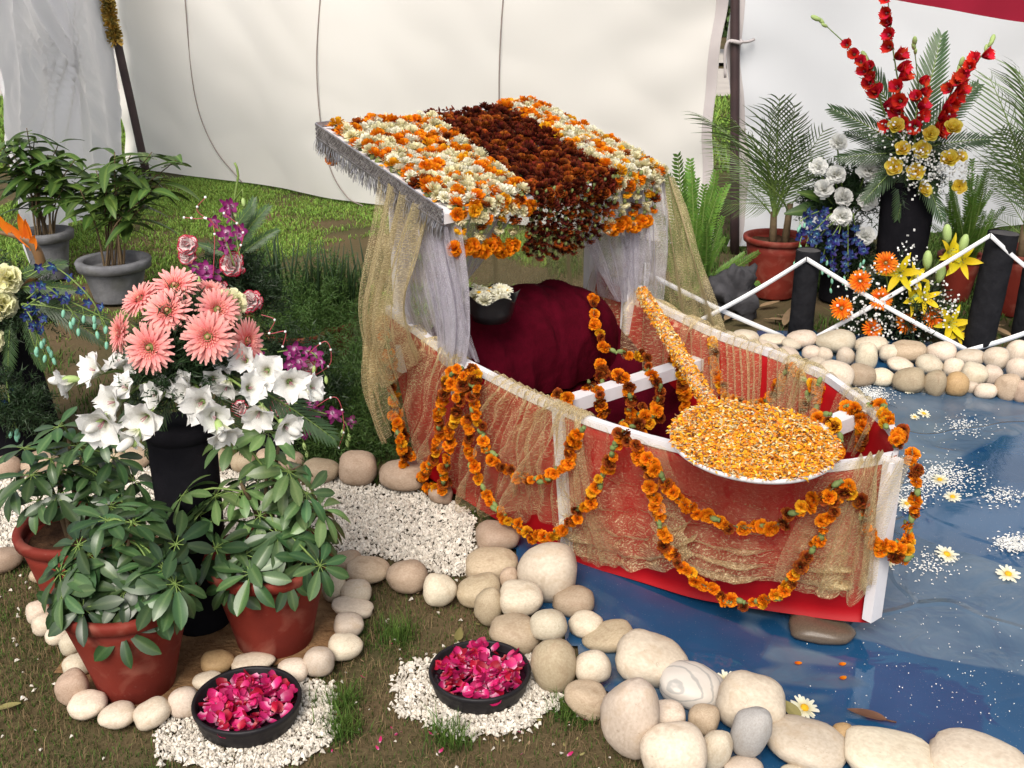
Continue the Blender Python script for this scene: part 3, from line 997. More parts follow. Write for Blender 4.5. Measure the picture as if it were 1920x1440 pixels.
def disc_pts(c, rx, ry, n_):
    a = npr.random(n_) * 6.28
    q = np.sqrt(npr.random(n_)) * (1 + 0.22 * np.array([noise.noise(Vector((math.cos(t) * 2, math.sin(t) * 2, c[0] * 9))) for t in a])) + npr.exponential(0.035, n_)
    return np.stack([c[0] + np.cos(a) * q * rx, c[1] + np.sin(a) * q * ry], 1)
BOWL1 = G(467, 1350); BOWL2 = G(900, 1292)
chips('white_gravel', n_=0, size=0.0062, label='ring of white gravel under the left petal bowl', pts=disc_pts((BOWL1.x + .01, BOWL1.y - .01), .19, .17, 4200), z=-0.004)
chips('white_gravel', n_=0, size=0.0062, label='ring of white gravel under the right petal bowl', pts=disc_pts((BOWL2.x, BOWL2.y - .0), .185, .16, 3800), z=-0.004)
# stray chips over the trodden grass
q = np.column_stack([npr.uniform(-1.4, 0.5, 260), npr.uniform(1.85, 2.75, 260)])
chips('white_gravel', n_=0, size=0.0052, label='stray white chips scattered over the grass', pts=q[~inside(q, RING) & ~inside(q, POND)], z=-0.006)

def blades(name, n_, box, dens, h, w, m, label, lean=0.5, flat=False, zoff=-0.012):
    x0, x1, y0, y1 = box
    Q = np.column_stack([npr.uniform(x0, x1, n_), npr.uniform(y0, y1, n_)])
    Q = Q[dens(Q) > npr.random(n_)]
    for p in (POND, BED, RING):
        Q = Q[~inside(Q, p)]
    k = len(Q)
    a = npr.random(k) * 6.28
    hh = h * (0.4 + npr.random(k))
    l = lean * npr.normal(size=k)
    dx, dy = np.cos(a), np.sin(a)
    ww = w * (0.6 + 0.8 * npr.random(k))
    zoff = np.array([0.012 * noise.noise(Vector((a_ * 1.1, b_ * 1.1, 0))) for a_, b_ in Q]) * (Q[:, 1] < 13.7) - 0.013
    B0 = np.column_stack([Q[:, 0] - dy * ww, Q[:, 1] + dx * ww, np.full(k, zoff)])
    B1 = np.column_stack([Q[:, 0] + dy * ww, Q[:, 1] - dx * ww, np.full(k, zoff)])
    up = hh if not flat else np.abs(npr.normal(size=k)) * 0.006 + 0.004
    run = l * hh if not flat else hh
    Mm = np.column_stack([Q[:, 0] + dx * run * .35, Q[:, 1] + dy * run * .35, zoff + up * .62 + (.012 if flat else 0)])
    T = np.column_stack([Q[:, 0] + dx * run, Q[:, 1] + dy * run, zoff + up * .95 + (.010 if flat else 0)])
    V_ = np.stack([B0, B1, Mm + (B1 - B0) * .35, Mm - (B1 - B0) * .35, T], 1).reshape(-1, 3)
    i = 5 * np.arange(k)
    F_ = np.concatenate([np.stack([i, i + 1, i + 2], 1), np.stack([i, i + 2, i + 3], 1), np.stack([i + 3, i + 2, i + 4], 1)])
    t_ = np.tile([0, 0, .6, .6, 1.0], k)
    o = bpy.data.objects.new(name, mesh_np(name, V_, F_, [m], t_))
    link(o, None, Matrix())
    return tag(o, label, 'grass', kind='stuff')
def nf(Q, s_, seed):
    return np.array([noise.noise(Vector((a * s_, b * s_, seed))) for a, b in Q])
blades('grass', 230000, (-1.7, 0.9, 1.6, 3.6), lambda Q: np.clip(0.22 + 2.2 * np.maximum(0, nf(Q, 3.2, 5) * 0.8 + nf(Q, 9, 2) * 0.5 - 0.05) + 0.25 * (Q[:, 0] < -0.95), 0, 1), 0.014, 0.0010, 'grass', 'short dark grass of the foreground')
blades('dry_grass', 60000, (-1.7, 0.9, 1.6, 3.0), lambda Q: np.clip(0.5 + 0.5 * nf(Q, 4, 8), 0, 1), 0.024, 0.0007, 'straw', 'dry straw lying on the foreground soil', flat=True)
TU = [G(640, 1365), G(845, 1385), G(1078, 1340), G(745, 1190), G(640, 1320)]
def tuft(Q):
    d = np.zeros(len(Q))
    for p in TU:
        d = np.maximum(d, np.exp(-((Q[:, 0] - p.x) ** 2 + (Q[:, 1] - p.y) ** 2) / 0.035 ** 2))
    return d
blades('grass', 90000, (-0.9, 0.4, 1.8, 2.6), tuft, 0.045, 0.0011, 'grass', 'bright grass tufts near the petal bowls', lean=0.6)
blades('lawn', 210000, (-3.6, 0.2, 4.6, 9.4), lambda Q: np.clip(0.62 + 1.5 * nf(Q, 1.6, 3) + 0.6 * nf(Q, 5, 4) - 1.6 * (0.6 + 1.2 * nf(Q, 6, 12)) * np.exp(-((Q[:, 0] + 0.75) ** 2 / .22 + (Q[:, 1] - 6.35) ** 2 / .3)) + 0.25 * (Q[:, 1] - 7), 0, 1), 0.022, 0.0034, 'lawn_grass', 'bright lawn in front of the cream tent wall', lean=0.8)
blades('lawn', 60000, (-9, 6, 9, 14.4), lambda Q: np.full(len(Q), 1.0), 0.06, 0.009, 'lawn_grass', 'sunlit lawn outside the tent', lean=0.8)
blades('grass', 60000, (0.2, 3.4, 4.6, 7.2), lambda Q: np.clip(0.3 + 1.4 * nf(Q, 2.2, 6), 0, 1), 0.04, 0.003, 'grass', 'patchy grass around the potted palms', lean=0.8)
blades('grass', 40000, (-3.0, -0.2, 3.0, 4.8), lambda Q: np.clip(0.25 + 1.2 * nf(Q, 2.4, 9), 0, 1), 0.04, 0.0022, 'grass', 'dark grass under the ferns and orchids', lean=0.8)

# two pairs of rust stains on the cream cloth are left to its weave; fallen petals and crumbs on the turf
mb = MB()
for k in range(150):
    x, y = rnd.uniform(560, 1120), rnd.uniform(1080, 1430)
    p = G(x, y, -0.002 + rnd.random() * .004)
    if inside(np.array([[p.x, p.y]]), POND)[0] or inside(np.array([[p.x, p.y]]), BED)[0]: continue
    a = rnd.uniform(0, 6.28)
    s_ = rnd.uniform(.003, .009)
    mb.petal(orient(p, (math.cos(a), math.sin(a), .2), Vector((0, 0, 1)) + jitter(.5)), s_ * 2, s_, 2, 2, mi=rnd.choice((0, 0, 1, 2)), curl=.3)
LITTER = mb
# ================================================================== flowers and leaves (built once, placed many times)
def petal_mat(name, base, mid, tip, isl=0.16, hue=0.012, trans=0.3, obj=0.12):
    mat(name, None, ramp=[(0, base), (0.5, mid), (1, tip)], rough=0.65, isl=isl, hue=hue, trans=trans, spec=0.15, obj=obj)
petal_mat('marigold_orange', (0.5, 0.075, 0.002), (0.83, 0.2, 0.004), (0.92, 0.3, 0.008))
petal_mat('marigold_gold', (0.6, 0.2, 0.005), (0.85, 0.36, 0.01), (0.92, 0.48, 0.02))
petal_mat('marigold_brown', (0.06, 0.008, 0.004), (0.16, 0.022, 0.006), (0.42, 0.1, 0.012), isl=0.35, obj=0.3)
petal_mat('marigold_maroon', (0.02, 0.003, 0.003), (0.07, 0.008, 0.005), (0.17, 0.028, 0.008), isl=0.4, obj=0.35)
petal_mat('mum_cream', (0.5, 0.4, 0.12), (0.84, 0.75, 0.42), (0.9, 0.85, 0.6))
petal_mat('mum_white', (0.6, 0.5, 0.2), (0.9, 0.86, 0.64), (0.93, 0.9, 0.76))
petal_mat('gerbera_pink', (0.88, 0.17, 0.17), (0.93, 0.33, 0.31), (0.96, 0.5, 0.45), isl=0.08, hue=0.005)
petal_mat('gerbera_pink_disc', (0.8, 0.16, 0.14), (0.92, 0.32, 0.28), (0.95, 0.5, 0.42), isl=0.12)
petal_mat('gerbera_orange', (0.6, 0.07, 0.004), (0.88, 0.15, 0.004), (0.95, 0.3, 0.02), isl=0.1)
petal_mat('gerbera_eye', (0.7, 0.4, 0.2), (0.8, 0.45, 0.28), (0.85, 0.55, 0.35))
petal_mat('glad_white', (0.55, 0.58, 0.3), (0.9, 0.89, 0.84), (0.93, 0.92, 0.9), isl=0.04, hue=0.003)
petal_mat('glad_red', (0.35, 0.005, 0.02), (0.72, 0.012, 0.02), (0.85, 0.035, 0.025), isl=0.12)
petal_mat('rose_yellow', (0.95, 0.55, 0.01), (0.98, 0.74, 0.06), (0.98, 0.84, 0.2), isl=0.08, trans=0.5)
petal_mat('lily_yellow', (0.6, 0.5, 0.02), (0.87, 0.66, 0.015), (0.92, 0.75, 0.06), isl=0.08)
petal_mat('carnation_white', (0.7, 0.7, 0.55), (0.93, 0.93, 0.88), (0.95, 0.95, 0.93), isl=0.06, trans=0.45)
petal_mat('carnation_yellow', (0.5, 0.5, 0.15), (0.86, 0.82, 0.38), (0.92, 0.9, 0.6), isl=0.06)
mat('carnation_red', None, ramp=[(0, (0.5, 0.02, 0.05)), (0.3, (0.9, 0.74, 0.72)), (0.86, (0.9, 0.78, 0.76)), (0.93, (0.6, 0.01, 0.06)), (1, (0.5, 0.005, 0.05))], rough=0.6, isl=0.1, trans=0.25)
mat('orchid_purple', None, ramp=[(0, (0.75, 0.65, 0.72)), (0.3, (0.36, 0.04, 0.22)), (1, (0.17, 0.004, 0.1))], rough=0.55, isl=0.2, trans=0.25)
mat('orchid_blue', None, ramp=[(0, (0.2, 0.4, 0.45)), (0.3, (0.02, 0.055, 0.2)), (1, (0.025, 0.012, 0.12))], rough=0.55, isl=0.3, hue=0.03, trans=0.25)
mat('bud_green', (0.28, 0.42, 0.12), (0.4, 0.5, 0.2), rough=0.6)
mat('bud_teal', (0.08, 0.38, 0.33), (0.3, 0.5, 0.3), rough=0.6, isl=0.2)
mat('stem_green', (0.12, 0.2, 0.04), (0.2, 0.28, 0.07), rough=0.55, scale=40)
mat('calyx', (0.1, 0.14, 0.035), (0.16, 0.17, 0.05), rough=0.7, obj=0.3)
mat('stem_brown', (0.09, 0.055, 0.03), (0.14, 0.1, 0.05), rough=0.8, scale=40)
mat('petal_rose', None, ramp=[(0, (0.85, 0.45, 0.6)), (0.3, (0.66, 0.035, 0.2)), (1, (0.52, 0.008, 0.1))], rough=0.5, obj=0.35, hue=0.0, trans=0.25, spec=0.3)
mat('petal_red', None, ramp=[(0, (0.7, 0.2, 0.2)), (0.3, (0.5, 0.01, 0.045)), (1, (0.36, 0.004, 0.025))], rough=0.5, obj=0.35, trans=0.25, spec=0.3)
def leaf_mat(name, base, mid, edge, rough=0.4, isl=0.15, obj=0.2, trans=0.18, spec=0.45, hue=0.012):
    mat(name, None, ramp=[(0, base), (0.3, mid), (1, edge)], rough=rough, isl=isl, obj=obj, trans=trans, spec=spec, hue=hue)
leaf_mat('leaf_schefflera', (0.1, 0.165, 0.06), (0.05, 0.105, 0.034), (0.04, 0.085, 0.028), rough=0.33, isl=0.3, obj=0.45, spec=0.55, hue=0.022)
leaf_mat('leaf_schefflera_young', (0.2, 0.29, 0.11), (0.135, 0.225, 0.075), (0.11, 0.19, 0.06), rough=0.36, obj=0.35, spec=0.5, hue=0.02)
leaf_mat('leaf_mango', (0.16, 0.24, 0.05), (0.07, 0.13, 0.025), (0.055, 0.11, 0.02), rough=0.4, obj=0.4)
leaf_mat('leaf_palm', (0.14, 0.2, 0.05), (0.1, 0.17, 0.045), (0.14, 0.21, 0.07), rough=0.45, obj=0.3)
leaf_mat('leaf_palm_dark', (0.07, 0.12, 0.04), (0.05, 0.1, 0.035), (0.06, 0.11, 0.04), rough=0.45, obj=0.3)
leaf_mat('leaf_fern', (0.18, 0.3, 0.06), (0.12, 0.25, 0.035), (0.17, 0.32, 0.055), rough=0.5, obj=0.35, trans=0.3)
leaf_mat('leaf_asparagus', (0.06, 0.1, 0.025), (0.06, 0.13, 0.025), (0.1, 0.18, 0.04), rough=0.6, isl=0.35, trans=0.25)
leaf_mat('leaf_dark', (0.02, 0.04, 0.015), (0.02, 0.045, 0.016), (0.03, 0.06, 0.02), rough=0.5, isl=0.4)

ML = {}
def dirn(el, az):
    return Vector((math.cos(el) * math.cos(az), math.cos(el) * math.sin(az), math.sin(el)))
def pom(name, mats, rings, Ln, W, wave=0.25, r0=0.25, flat=0.8, calyx=True, nv=3):
    out = []
    for k in range(nv):
        mb = MB()
        for i, (el, n_) in enumerate(rings):
            for j in range(n_):
                a = 6.28 * (j + rnd.uniform(-.3, .3)) / n_ + i
                d = dirn(R(el + rnd.uniform(-8, 8)), a)
                d.z *= flat
                mb.petal(orient(d * r0, d, Vector((0, 0, 1)) + jitter(0.35) + d * 0.001), Ln * rnd.uniform(.85, 1.1), W, 2, 2, shape=lambda u: .45 + .75 * u - .25 * u * u, curl=rnd.uniform(-.1, .45), wave=wave, tip=rnd.uniform(-.05, .12))
        if calyx:
            mb.tube([(0, 0, -.15), (0, 0, -.5), (0, 0, -.95)], [.3, .34, .14], 6, mi=1)
        out.append(mb.mesh(name, mats))
    ML[name] = out
RG = [(88, 3), (66, 7), (44, 10), (22, 13), (2, 13), (-16, 10)]
pom('marigold', ['marigold_orange', 'calyx'], RG, .72, .42)
ML['marigold_orange'] = ML['marigold']
for nm in ('marigold_gold', 'marigold_brown', 'marigold_maroon'):
    pom(nm, [nm, 'calyx'], RG if 'maroon' not in nm else [(85, 3), (55, 7), (28, 9), (4, 10)], .72, .44)
pom('mum_cream', ['mum_cream', 'calyx'], [(88, 4), (68, 8), (48, 12), (28, 15), (8, 16), (-10, 12)], .75, .27, wave=.2)
pom('mum_white', ['mum_white', 'calyx'], [(88, 4), (68, 8), (48, 12), (28, 15), (8, 16), (-10, 12)], .75, .27, wave=.2)
for nm in ('carnation_white', 'carnation_yellow', 'carnation_red'):
    pom(nm, [nm, 'calyx'], [(85, 4), (64, 8), (44, 11), (24, 13), (4, 13), (-12, 9)], .85, .55, wave=.26, r0=.12, flat=.75, nv=2)

def gerbera(name, ray, disc, eye='gerbera_eye'):
    out = []
    for k in range(3):
        mb = MB()
        sh = lambda u: math.sin(math.pi * min(1, .2 + .72 * u)) ** .6 if u < .97 else .35
        for ring_, (n_, el, Ln) in enumerate([(22, 2, .74), (20, 12, .68), (16, 22, .5)]):
            for j in range(n_):
                a = 6.28 * (j + rnd.uniform(-.25, .25)) / n_ + ring_ * .5
                d = dirn(R(el + rnd.uniform(-5, 5)), a)
                mb.petal(orient(Vector((d.x, d.y, 0)) * .22 + Vector((0, 0, .03 * ring_)), d, (0, 0, 1)), Ln * rnd.uniform(.93, 1.05), .16, 4, 2, shape=sh, droop=rnd.uniform(0, .16), cup=-.15, mi=0)
        for ring_, (n_, el, Ln, r0) in enumerate([(26, 40, .2, .24), (22, 52, .18, .18), (16, 66, .15, .12)]):
            for j in range(n_):
                a = 6.28 * (j + rnd.uniform(-.3, .3)) / n_
                d = dirn(R(el + rnd.uniform(-8, 8)), a)
                mb.petal(orient(Vector((d.x, d.y, 0)).normalized() * r0 + Vector((0, 0, .08)), d, (0, 0, 1)), Ln, .06, 1, 1, shape=lambda u: 1 - .4 * u, mi=1)
        mb.blob((0, 0, .1), (.075, .075, .06), mi=2, n=8, k=5)
        mb.tube([(0, 0, -.02), (0, 0, -.16), (0, 0, -.22)], [.2, .14, .05], 8, mi=3)
        out.append(mb.mesh(name, [ray, disc, eye, 'stem_green']))
    ML[name] = out
gerbera('gerbera_pink', 'gerbera_pink', 'gerbera_pink_disc')
gerbera('gerbera_orange', 'gerbera_orange', 'gerbera_orange')
def daisy():
    mb = MB()
    for j in range(17):
        a = 6.28 * j / 17
        d = dirn(R(rnd.uniform(0, 22)), a)
        mb.petal(orient(d * .15, d, (0, 0, 1)), .85, .3, 3, 2, shape=lambda u: math.sin(math.pi * min(1, .2 + .7 * u)) ** .6, droop=.08)
    mb.blob((0, 0, .08), (.3, .3, .16), mi=1)
    ML['daisy'] = [mb.mesh('daisy', ['mum_white', 'gerbera_eye2'])]
mat('gerbera_eye2', (0.85, 0.5, 0.02), (0.75, 0.38, 0.01), rough=0.8, scale=8, bump=0.5, bscale=20)
daisy()
def trumpet(name, m, open_=1.0):
    out = []
    for k in range(4):
        mb = MB()
        op = open_ * rnd.uniform(.8, 1.1)
        for j in range(6):
            a = 6.28 * j / 6 + rnd.uniform(-.1, .1)
            rad = Vector((math.cos(a), math.sin(a), 0))
            inner = j % 2
            V_, tt, nl, nw = [], [], 6, 4
            Wd = (.66 if inner else .8) * rnd.uniform(.8, 1.2)
            op = open_ * rnd.uniform(.7, 1.2)
            for i in range(nl + 1):
                u = i / nl
                z = 1.0 * (u - .32 * op * u ** 3)
                r_ = .07 + .14 * u + op * (.52 * u ** 2.2)
                w = Wd * (.22 + .95 * math.sin(math.pi * min(1, .08 + .74 * u)) ** 1.2) * (1 if u < .99 else .45)
                tan = Vector((-rad.y, rad.x, 0))
                for q_ in range(nw + 1):
                    q = -1 + 2 * q_ / nw
                    ruf = .075 * math.sin(q * 5 + k + j * 1.7) * u * u + rnd.uniform(-.045, .045) * u
                    V_.append(rad * (r_ - .12 * q * q * (1 - .4 * u) * w + ruf) + tan * q * w * .5 + Vector((0, 0, z + .12 * q * q * u * op + ruf)))
                    tt.append(u)
            w_ = nw + 1
            mb.add(V_, [(i * w_ + c, i * w_ + c + 1, (i + 1) * w_ + c + 1, (i + 1) * w_ + c) for i in range(nl) for c in range(nw)], 0, tt)
        mb.tube([(0, 0, -.25), (0, 0, 0), (0, 0, .16)], [.05, .08, .12], 6, mi=1)
        for j in range(3):
            a = j * 2.1
            mb.tube([(0, 0, .1), (.06 * math.cos(a), .06 * math.sin(a), .62)], [.012, .02], 4, mi=2)
        out.append(mb.mesh(name, [m, 'bud_green', 'stamen']))
    ML[name] = out
mat('stamen', (0.5, 0.25, 0.3), (0.35, 0.12, 0.15), rough=0.7)
trumpet('glad_white', 'glad_white', 1.12)
trumpet('glad_red', 'glad_red', .6)
def lily():
    out = []
    for k in range(2):
        mb = MB()
        for j in range(6):
            a = 6.28 * j / 6
            d = dirn(R(42), a)
            mb.petal(orient(d * .08, d, (0, 0, 1)), 1.05, .34 if j % 2 else .42, 5, 2, shape=lambda u: math.sin(math.pi * min(1, .1 + .88 * u)) ** .75, droop=.45, cup=.3)
        for j in range(6):
            d = dirn(R(66), 6.28 * j / 6 + .3)
            mb.tube([d * .05, d * .55], [.012, .012], 4, mi=1)
            mb.blob(d * .57, (.03, .03, .05), mi=2, n=5, k=4)
        out.append(mb.mesh('lily', ['lily_yellow', 'bud_green', 'stem_brown']))
    ML['lily'] = out
lily()
def rose():
    out = []
    for k in range(2):
        mb = MB()
        for i, (n_, el, r0, Ln, W) in enumerate([(3, 84, .08, .75, .5), (4, 76, .2, .85, .7), (5, 66, .32, .9, .85), (5, 48, .4, .85, .95)]):
            for j in range(n_):
                a = 6.28 * (j + rnd.uniform(-.1, .1)) / n_ + i
                d = dirn(R(el), a)
                out_ = Vector((math.cos(a), math.sin(a), 0))
                mb.petal(orient(out_ * r0 * .8 + Vector((0, 0, -.25)), d, -out_), Ln, W, 4, 4, shape=lambda u: .5 + .6 * math.sin(math.pi * min(1, .1 + .75 * u)), curl=-.25, cup=.5, wave=.02)
        mb.tube([(0, 0, -.3), (0, 0, -.5), (0, 0, -1)], [.3, .2, .06], 6, mi=1)
        out.append(mb.mesh('rose', ['rose_yellow', 'stem_green']))
    ML['rose'] = out
rose()
def orchid(name, m):
    out = []
    for k in range(2):
        mb = MB()
        for j in range(5):
            a = 6.28 * j / 5 + 1.57
            d = dirn(R(rnd.uniform(5, 30)), a)
            mb.petal(orient(d * .06, d, (0, 0, 1)), 1.0, .62 if j in (1, 4) else .45, 4, 2, shape=lambda u: math.sin(math.pi * min(1, .12 + .82 * u)) ** .7, curl=.2, cup=.2, wave=.04)
        mb.petal(orient((0, 0, .05), (0, -.5, .8), (0, 0, 1)), .6, .5, 3, 2, curl=.6, cup=.6)
        mb.tube([(0, 0, 0), (0, .05, -.35)], [.07, .03], 5, mi=1)
        out.append(mb.mesh(name, [m, 'bud_green']))
    ML[name] = out
orchid('orchid_purple', 'orchid_purple')
orchid('orchid_blue', 'orchid_blue')
def bud(name, m):
    mb = MB()
    mb.blob((0, 0, .5), (.26, .26, .55), n=7, k=6)
    mb.tube([(0, 0, .1), (0, 0, -.1)], [.16, .06], 6, mi=1)
    ML[name] = [mb.mesh(name, [m, 'stem_green'])]
bud('bud_green', 'bud_green'); bud('bud_teal', 'bud_teal'); bud('bud_white', 'glad_white')
bud('bud_yellow', 'lily_yellow')

def pick(k):
    return ML[k][rnd.randrange(len(ML[k]))]

# leaves: x across, y along; the attribute runs from the midrib to the edge
def leaflet(mb, M, Ln, W, nl=6, droop=0.2, fold=0.25, shape=None, mi=0):
    shape = shape or (lambda u: math.sin(math.pi * min(1, .05 + .93 * u ** .8)) ** .8)
    V_, tt = [], []
    for i in range(nl + 1):
        u = i / nl
        w = W * .5 * shape(u)
        for q in (-1, -.12, .12, 1):
            V_.append((q * w, Ln * u * (1 - .15 * droop * u), Ln * -droop * u * u + fold * abs(q) * w))
            tt.append(abs(q))
    mb.add(V_, [(i * 4 + c, i * 4 + c + 1, (i + 1) * 4 + c + 1, (i + 1) * 4 + c) for i in range(nl) for c in range(3)], mi, tt, M)
def schefflera(name, m):
    out = []
    for k in range(5):
        mb = MB()
        n_ = rnd.choice((7, 8, 8, 9))
        for j in range(n_):
            a = 6.28 * (j + rnd.uniform(-.15, .15)) / n_
            d = dirn(R(rnd.uniform(-18, 12)), a)
            l = rnd.uniform(.75, 1.05)
            mb.tube([(0, 0, 0), d * .2], .012, 4, mi=1, cap=False)
            leaflet(mb, orient(d * .18, d, Vector((0, 0, 1)) + jitter(.35)), .82 * l, .33 * l, 6, droop=rnd.uniform(.0, .5), fold=rnd.uniform(.1, .4),
                    shape=lambda u: (math.sin(math.pi * min(1, .06 + .9 * u ** 1.25)) ** .75) if u < .98 else .1)
        out.append(mb.mesh(name, [m, 'stem_green']))
    ML[name] = out
schefflera('schefflera', 'leaf_schefflera')
schefflera('schefflera_young', 'leaf_schefflera_young')
def simple_leaf(name, m, W, nv=4):
    out = []
    for k in range(nv):
        mb = MB()
        leaflet(mb, Matrix(), 1.0, W * rnd.uniform(.85, 1.15), 8, droop=rnd.uniform(.15, .5), fold=.3)
        mb.tube([(0, -.12, .01), (0, .04, 0)], .012, 4, mi=1, cap=False)
        out.append(mb.mesh(name, [m, 'stem_green']))
    ML[name] = out
simple_leaf('mango_leaf', 'leaf_mango', .3)
def frond(name, m, n_=26, lw=.035, ll=.34, droop=.35, vee=.5, sweep=55, nv=3, bare=.15, taper=.75, nl=3, ldroop=.22):
    """a feathered leaf of length 1 along y"""
    out = []
    for k in range(nv):
        mb = MB()
        dr = droop * rnd.uniform(.7, 1.3)
        bend = rnd.uniform(-.12, .12)
        pth = [Vector((bend * u * u, u * (1 - .12 * dr), -dr * u * u)) for u in [i / 14 for i in range(15)]]
        mb.tube(pth, [.012 * (1.15 - u / 14.0) for u in range(15)], 4, mi=1, cap=False)
        for j in range(n_):
            u = bare + (1 - bare) * (j + .5) / n_
            q = u * 14
            i = min(int(q), 13)
            p = pth[i].lerp(pth[i + 1], q - i)
            ax = (pth[i + 1] - pth[i]).normalized()
            L_ = ll * (math.sin(math.pi * (.22 + .73 * (j / n_))) ** taper) * rnd.uniform(.9, 1.08)
            sw = R(sweep * (1 - .35 * u))
            for sg in (-1, 1):
                side = Vector((sg, 0, vee * rnd.uniform(.6, 1.2)))
                d = (ax * math.cos(sw) + side.normalized() * math.sin(sw)).normalized()
                mb.petal(orient(p, d, (0, 0, 1)), L_, lw, nl, 1, shape=lambda v: (.5 + 1.0 * v if v < .5 else 1.0 - .9 * (v - .5) * 2), droop=ldroop * rnd.uniform(.4, 1.6))
        out.append(mb.mesh(name, [m, 'stem_green'], smooth=False))
    ML[name] = out
frond('palm_frond', 'leaf_palm', 20, .0125, .4, .5, .25, 50, nv=5, ldroop=.5)
frond('palm_leaf', 'leaf_palm_dark', 21, .03, .25, .25, .1, 46, bare=.1)
frond('fern_frond', 'leaf_fern', 40, .022, .075, .2, .05, 82, taper=.45, nl=2, bare=.04, nv=4)
def rag(n_, rad, ln, w, seed, m, up=0.3, zc=0.0):
    """fine needles on wiry shoots: one soft mass"""
    r2 = np.random.default_rng(seed)
    shoots = max(8, n_ // 55)
    V_, F_ = [], []
    d = r2.normal(size=(shoots, 3)); d[:, 2] = np.abs(d[:, 2]) * up + r2.normal(size=shoots) * .15
    d /= np.linalg.norm(d, axis=1)[:, None]
    ln_s = rad * (0.55 + .5 * r2.random(shoots))
    u = r2.random((shoots, 55)) ** .6
    P = d[:, None, :] * (u * ln_s[:, None])[..., None]
    P[..., 2] -= 0.5 * (u ** 2) * ln_s[:, None] * (1 - np.abs(d[:, None, 2]))
    P = P.reshape(-1, 3) + r2.normal(size=(shoots * 55, 3)) * rad * .035
    k = len(P)
    a = np.repeat(d, 55, 0) * .8 + r2.normal(size=(k, 3)) * .8
    a /= np.linalg.norm(a, axis=1)[:, None]
    b = np.cross(a, r2.normal(size=(k, 3))); b /= np.linalg.norm(b, axis=1)[:, None]
    s_ = ln * (.5 + r2.random((k, 1)))
    V_ = np.stack([P - b * w, P + b * w, P + a * s_], 1).reshape(-1, 3)
    V_[:, 2] += zc
    F_ = np.arange(3 * k).reshape(-1, 3)
    return mesh_np('needles', V_, F_, [m], np.tile([.3, .3, 1.0], k))

def reach(b0, e, droop, roll=0.0, size=1.0, face=None):
    """lay a drooping frond so that it leaves b0 and its tip comes to e"""
    d = e - b0
    y0 = d.normalized()
    zp = Vector((0, 0, 1)) - y0 * y0.z
    if zp.length < .15:
        zp = Vector((0, -1, 0)) - y0 * -y0.y
    if face is not None:
        zp = face - y0 * y0.dot(face)
    zp = (Matrix.Rotation(roll, 3, y0) @ zp).normalized()
    ph = math.atan2(droop, 1 - .12 * droop)
    y = y0 * math.cos(ph) + zp * math.sin(ph)
    return orient(b0, y, zp * math.cos(ph) - y0 * math.sin(ph), size * d.length / math.hypot(droop, 1 - .12 * droop))
# ================================================================== the flower boat
mat('hull_red', (0.4, 0.003, 0.008), (0.31, 0.0025, 0.006), rough=0.55, scale=5, detail=7, bump=0.1, bscale=30, spec=0.22)
mat('paint_white', (0.76, 0.74, 0.76), (0.66, 0.64, 0.66), rough=0.55, scale=14, detail=6, bump=0.06, bscale=60)
mat('maroon_cloth', (0.075, 0.002, 0.009), (0.05, 0.0015, 0.006), rough=0.95, scale=30, bump=0.6, bscale=22, spec=0.05)
mat('silver', (0.6, 0.58, 0.6), (0.3, 0.28, 0.3), rough=0.3, metal=0.8, scale=60, isl=0.35)
mat('silver_band', (0.5, 0.48, 0.5), (0.32, 0.3, 0.32), rough=0.4, metal=0.6, scale=90)
mat('black_glaze', (0.012, 0.012, 0.014), (0.02, 0.02, 0.02), rough=0.3, scale=30, bump=0.1, bscale=20)
mat('petal_mix', (0.9, 0.44, 0.02), (0.88, 0.3, 0.01), rough=0.7, isl=0.2, hue=0.025, trans=0.15, scale=200)
mat('petal_cream', (0.84, 0.74, 0.45), (0.75, 0.6, 0.3), rough=0.7, isl=0.2, trans=0.15, scale=200)
mat('petal_dark', (0.25, 0.06, 0.012), (0.16, 0.05, 0.012), rough=0.7, isl=0.4, scale=200)
net_mat('net_gold', (0.72, 0.57, 0.3), (0.88, 0.74, 0.44), 0.13, 0.34, pitch=235, glint=0.4, stretch=2.4, metal=0.12)
net_mat('net_gold_thin', (0.5, 0.4, 0.2), (0.72, 0.6, 0.36), 0.3, 0.34, pitch=330, glint=0.45, stretch=1.4, metal=0.1)
net_mat('tulle', (0.62, 0.58, 0.66), (0.86, 0.84, 0.9), 0.28, 0.36, pitch=480, glint=0.35, stretch=1.4, metal=0.1)

BW = Vector((0.9, 2.353, 0))
BA = R(-51)
AX = Vector((math.cos(BA), math.sin(BA), 0))            # stern to bow
PX = Vector((-math.sin(BA), math.cos(BA), 0))           # near side to far side
def W(s, w, z):
    return BW - AX * s + PX * w + Vector((0, 0, z))
SS = np.linspace(0, 1.5, 151)
def prof(pts, k=7):
    a = np.interp(SS, [p[0] for p in pts], [p[1] for p in pts])
    b = np.pad(a, k, mode='reflect', reflect_type='odd')
    b = np.convolve(b, np.ones(2 * k + 1) / (2 * k + 1), 'valid')
    b[0] = a[0]
    return lambda s: float(np.interp(s, SS, b))
wtn = prof([(0, .012), (.05, .12), (.15, .205), (.3, .262), (.45, .305), (.65, .35), (.88, .378), (1.2, .41), (1.5, .445)], 4)
wbn = prof([(0, .010), (.05, .05), (.26, .16), (.39, .218), (.55, .258), (.74, .315), (.9, .335), (1.17, .335), (1.5, .33)], 4)
wtf = prof([(0, .012), (.05, .11), (.15, .22), (.29, .32), (.5, .435), (.71, .462), (.91, .44), (1.2, .445), (1.5, .44)], 4)
wbf = prof([(0, .010), (.05, .05), (.26, .2), (.5, .3), (.74, .345), (1.2, .355), (1.5, .33)], 4)
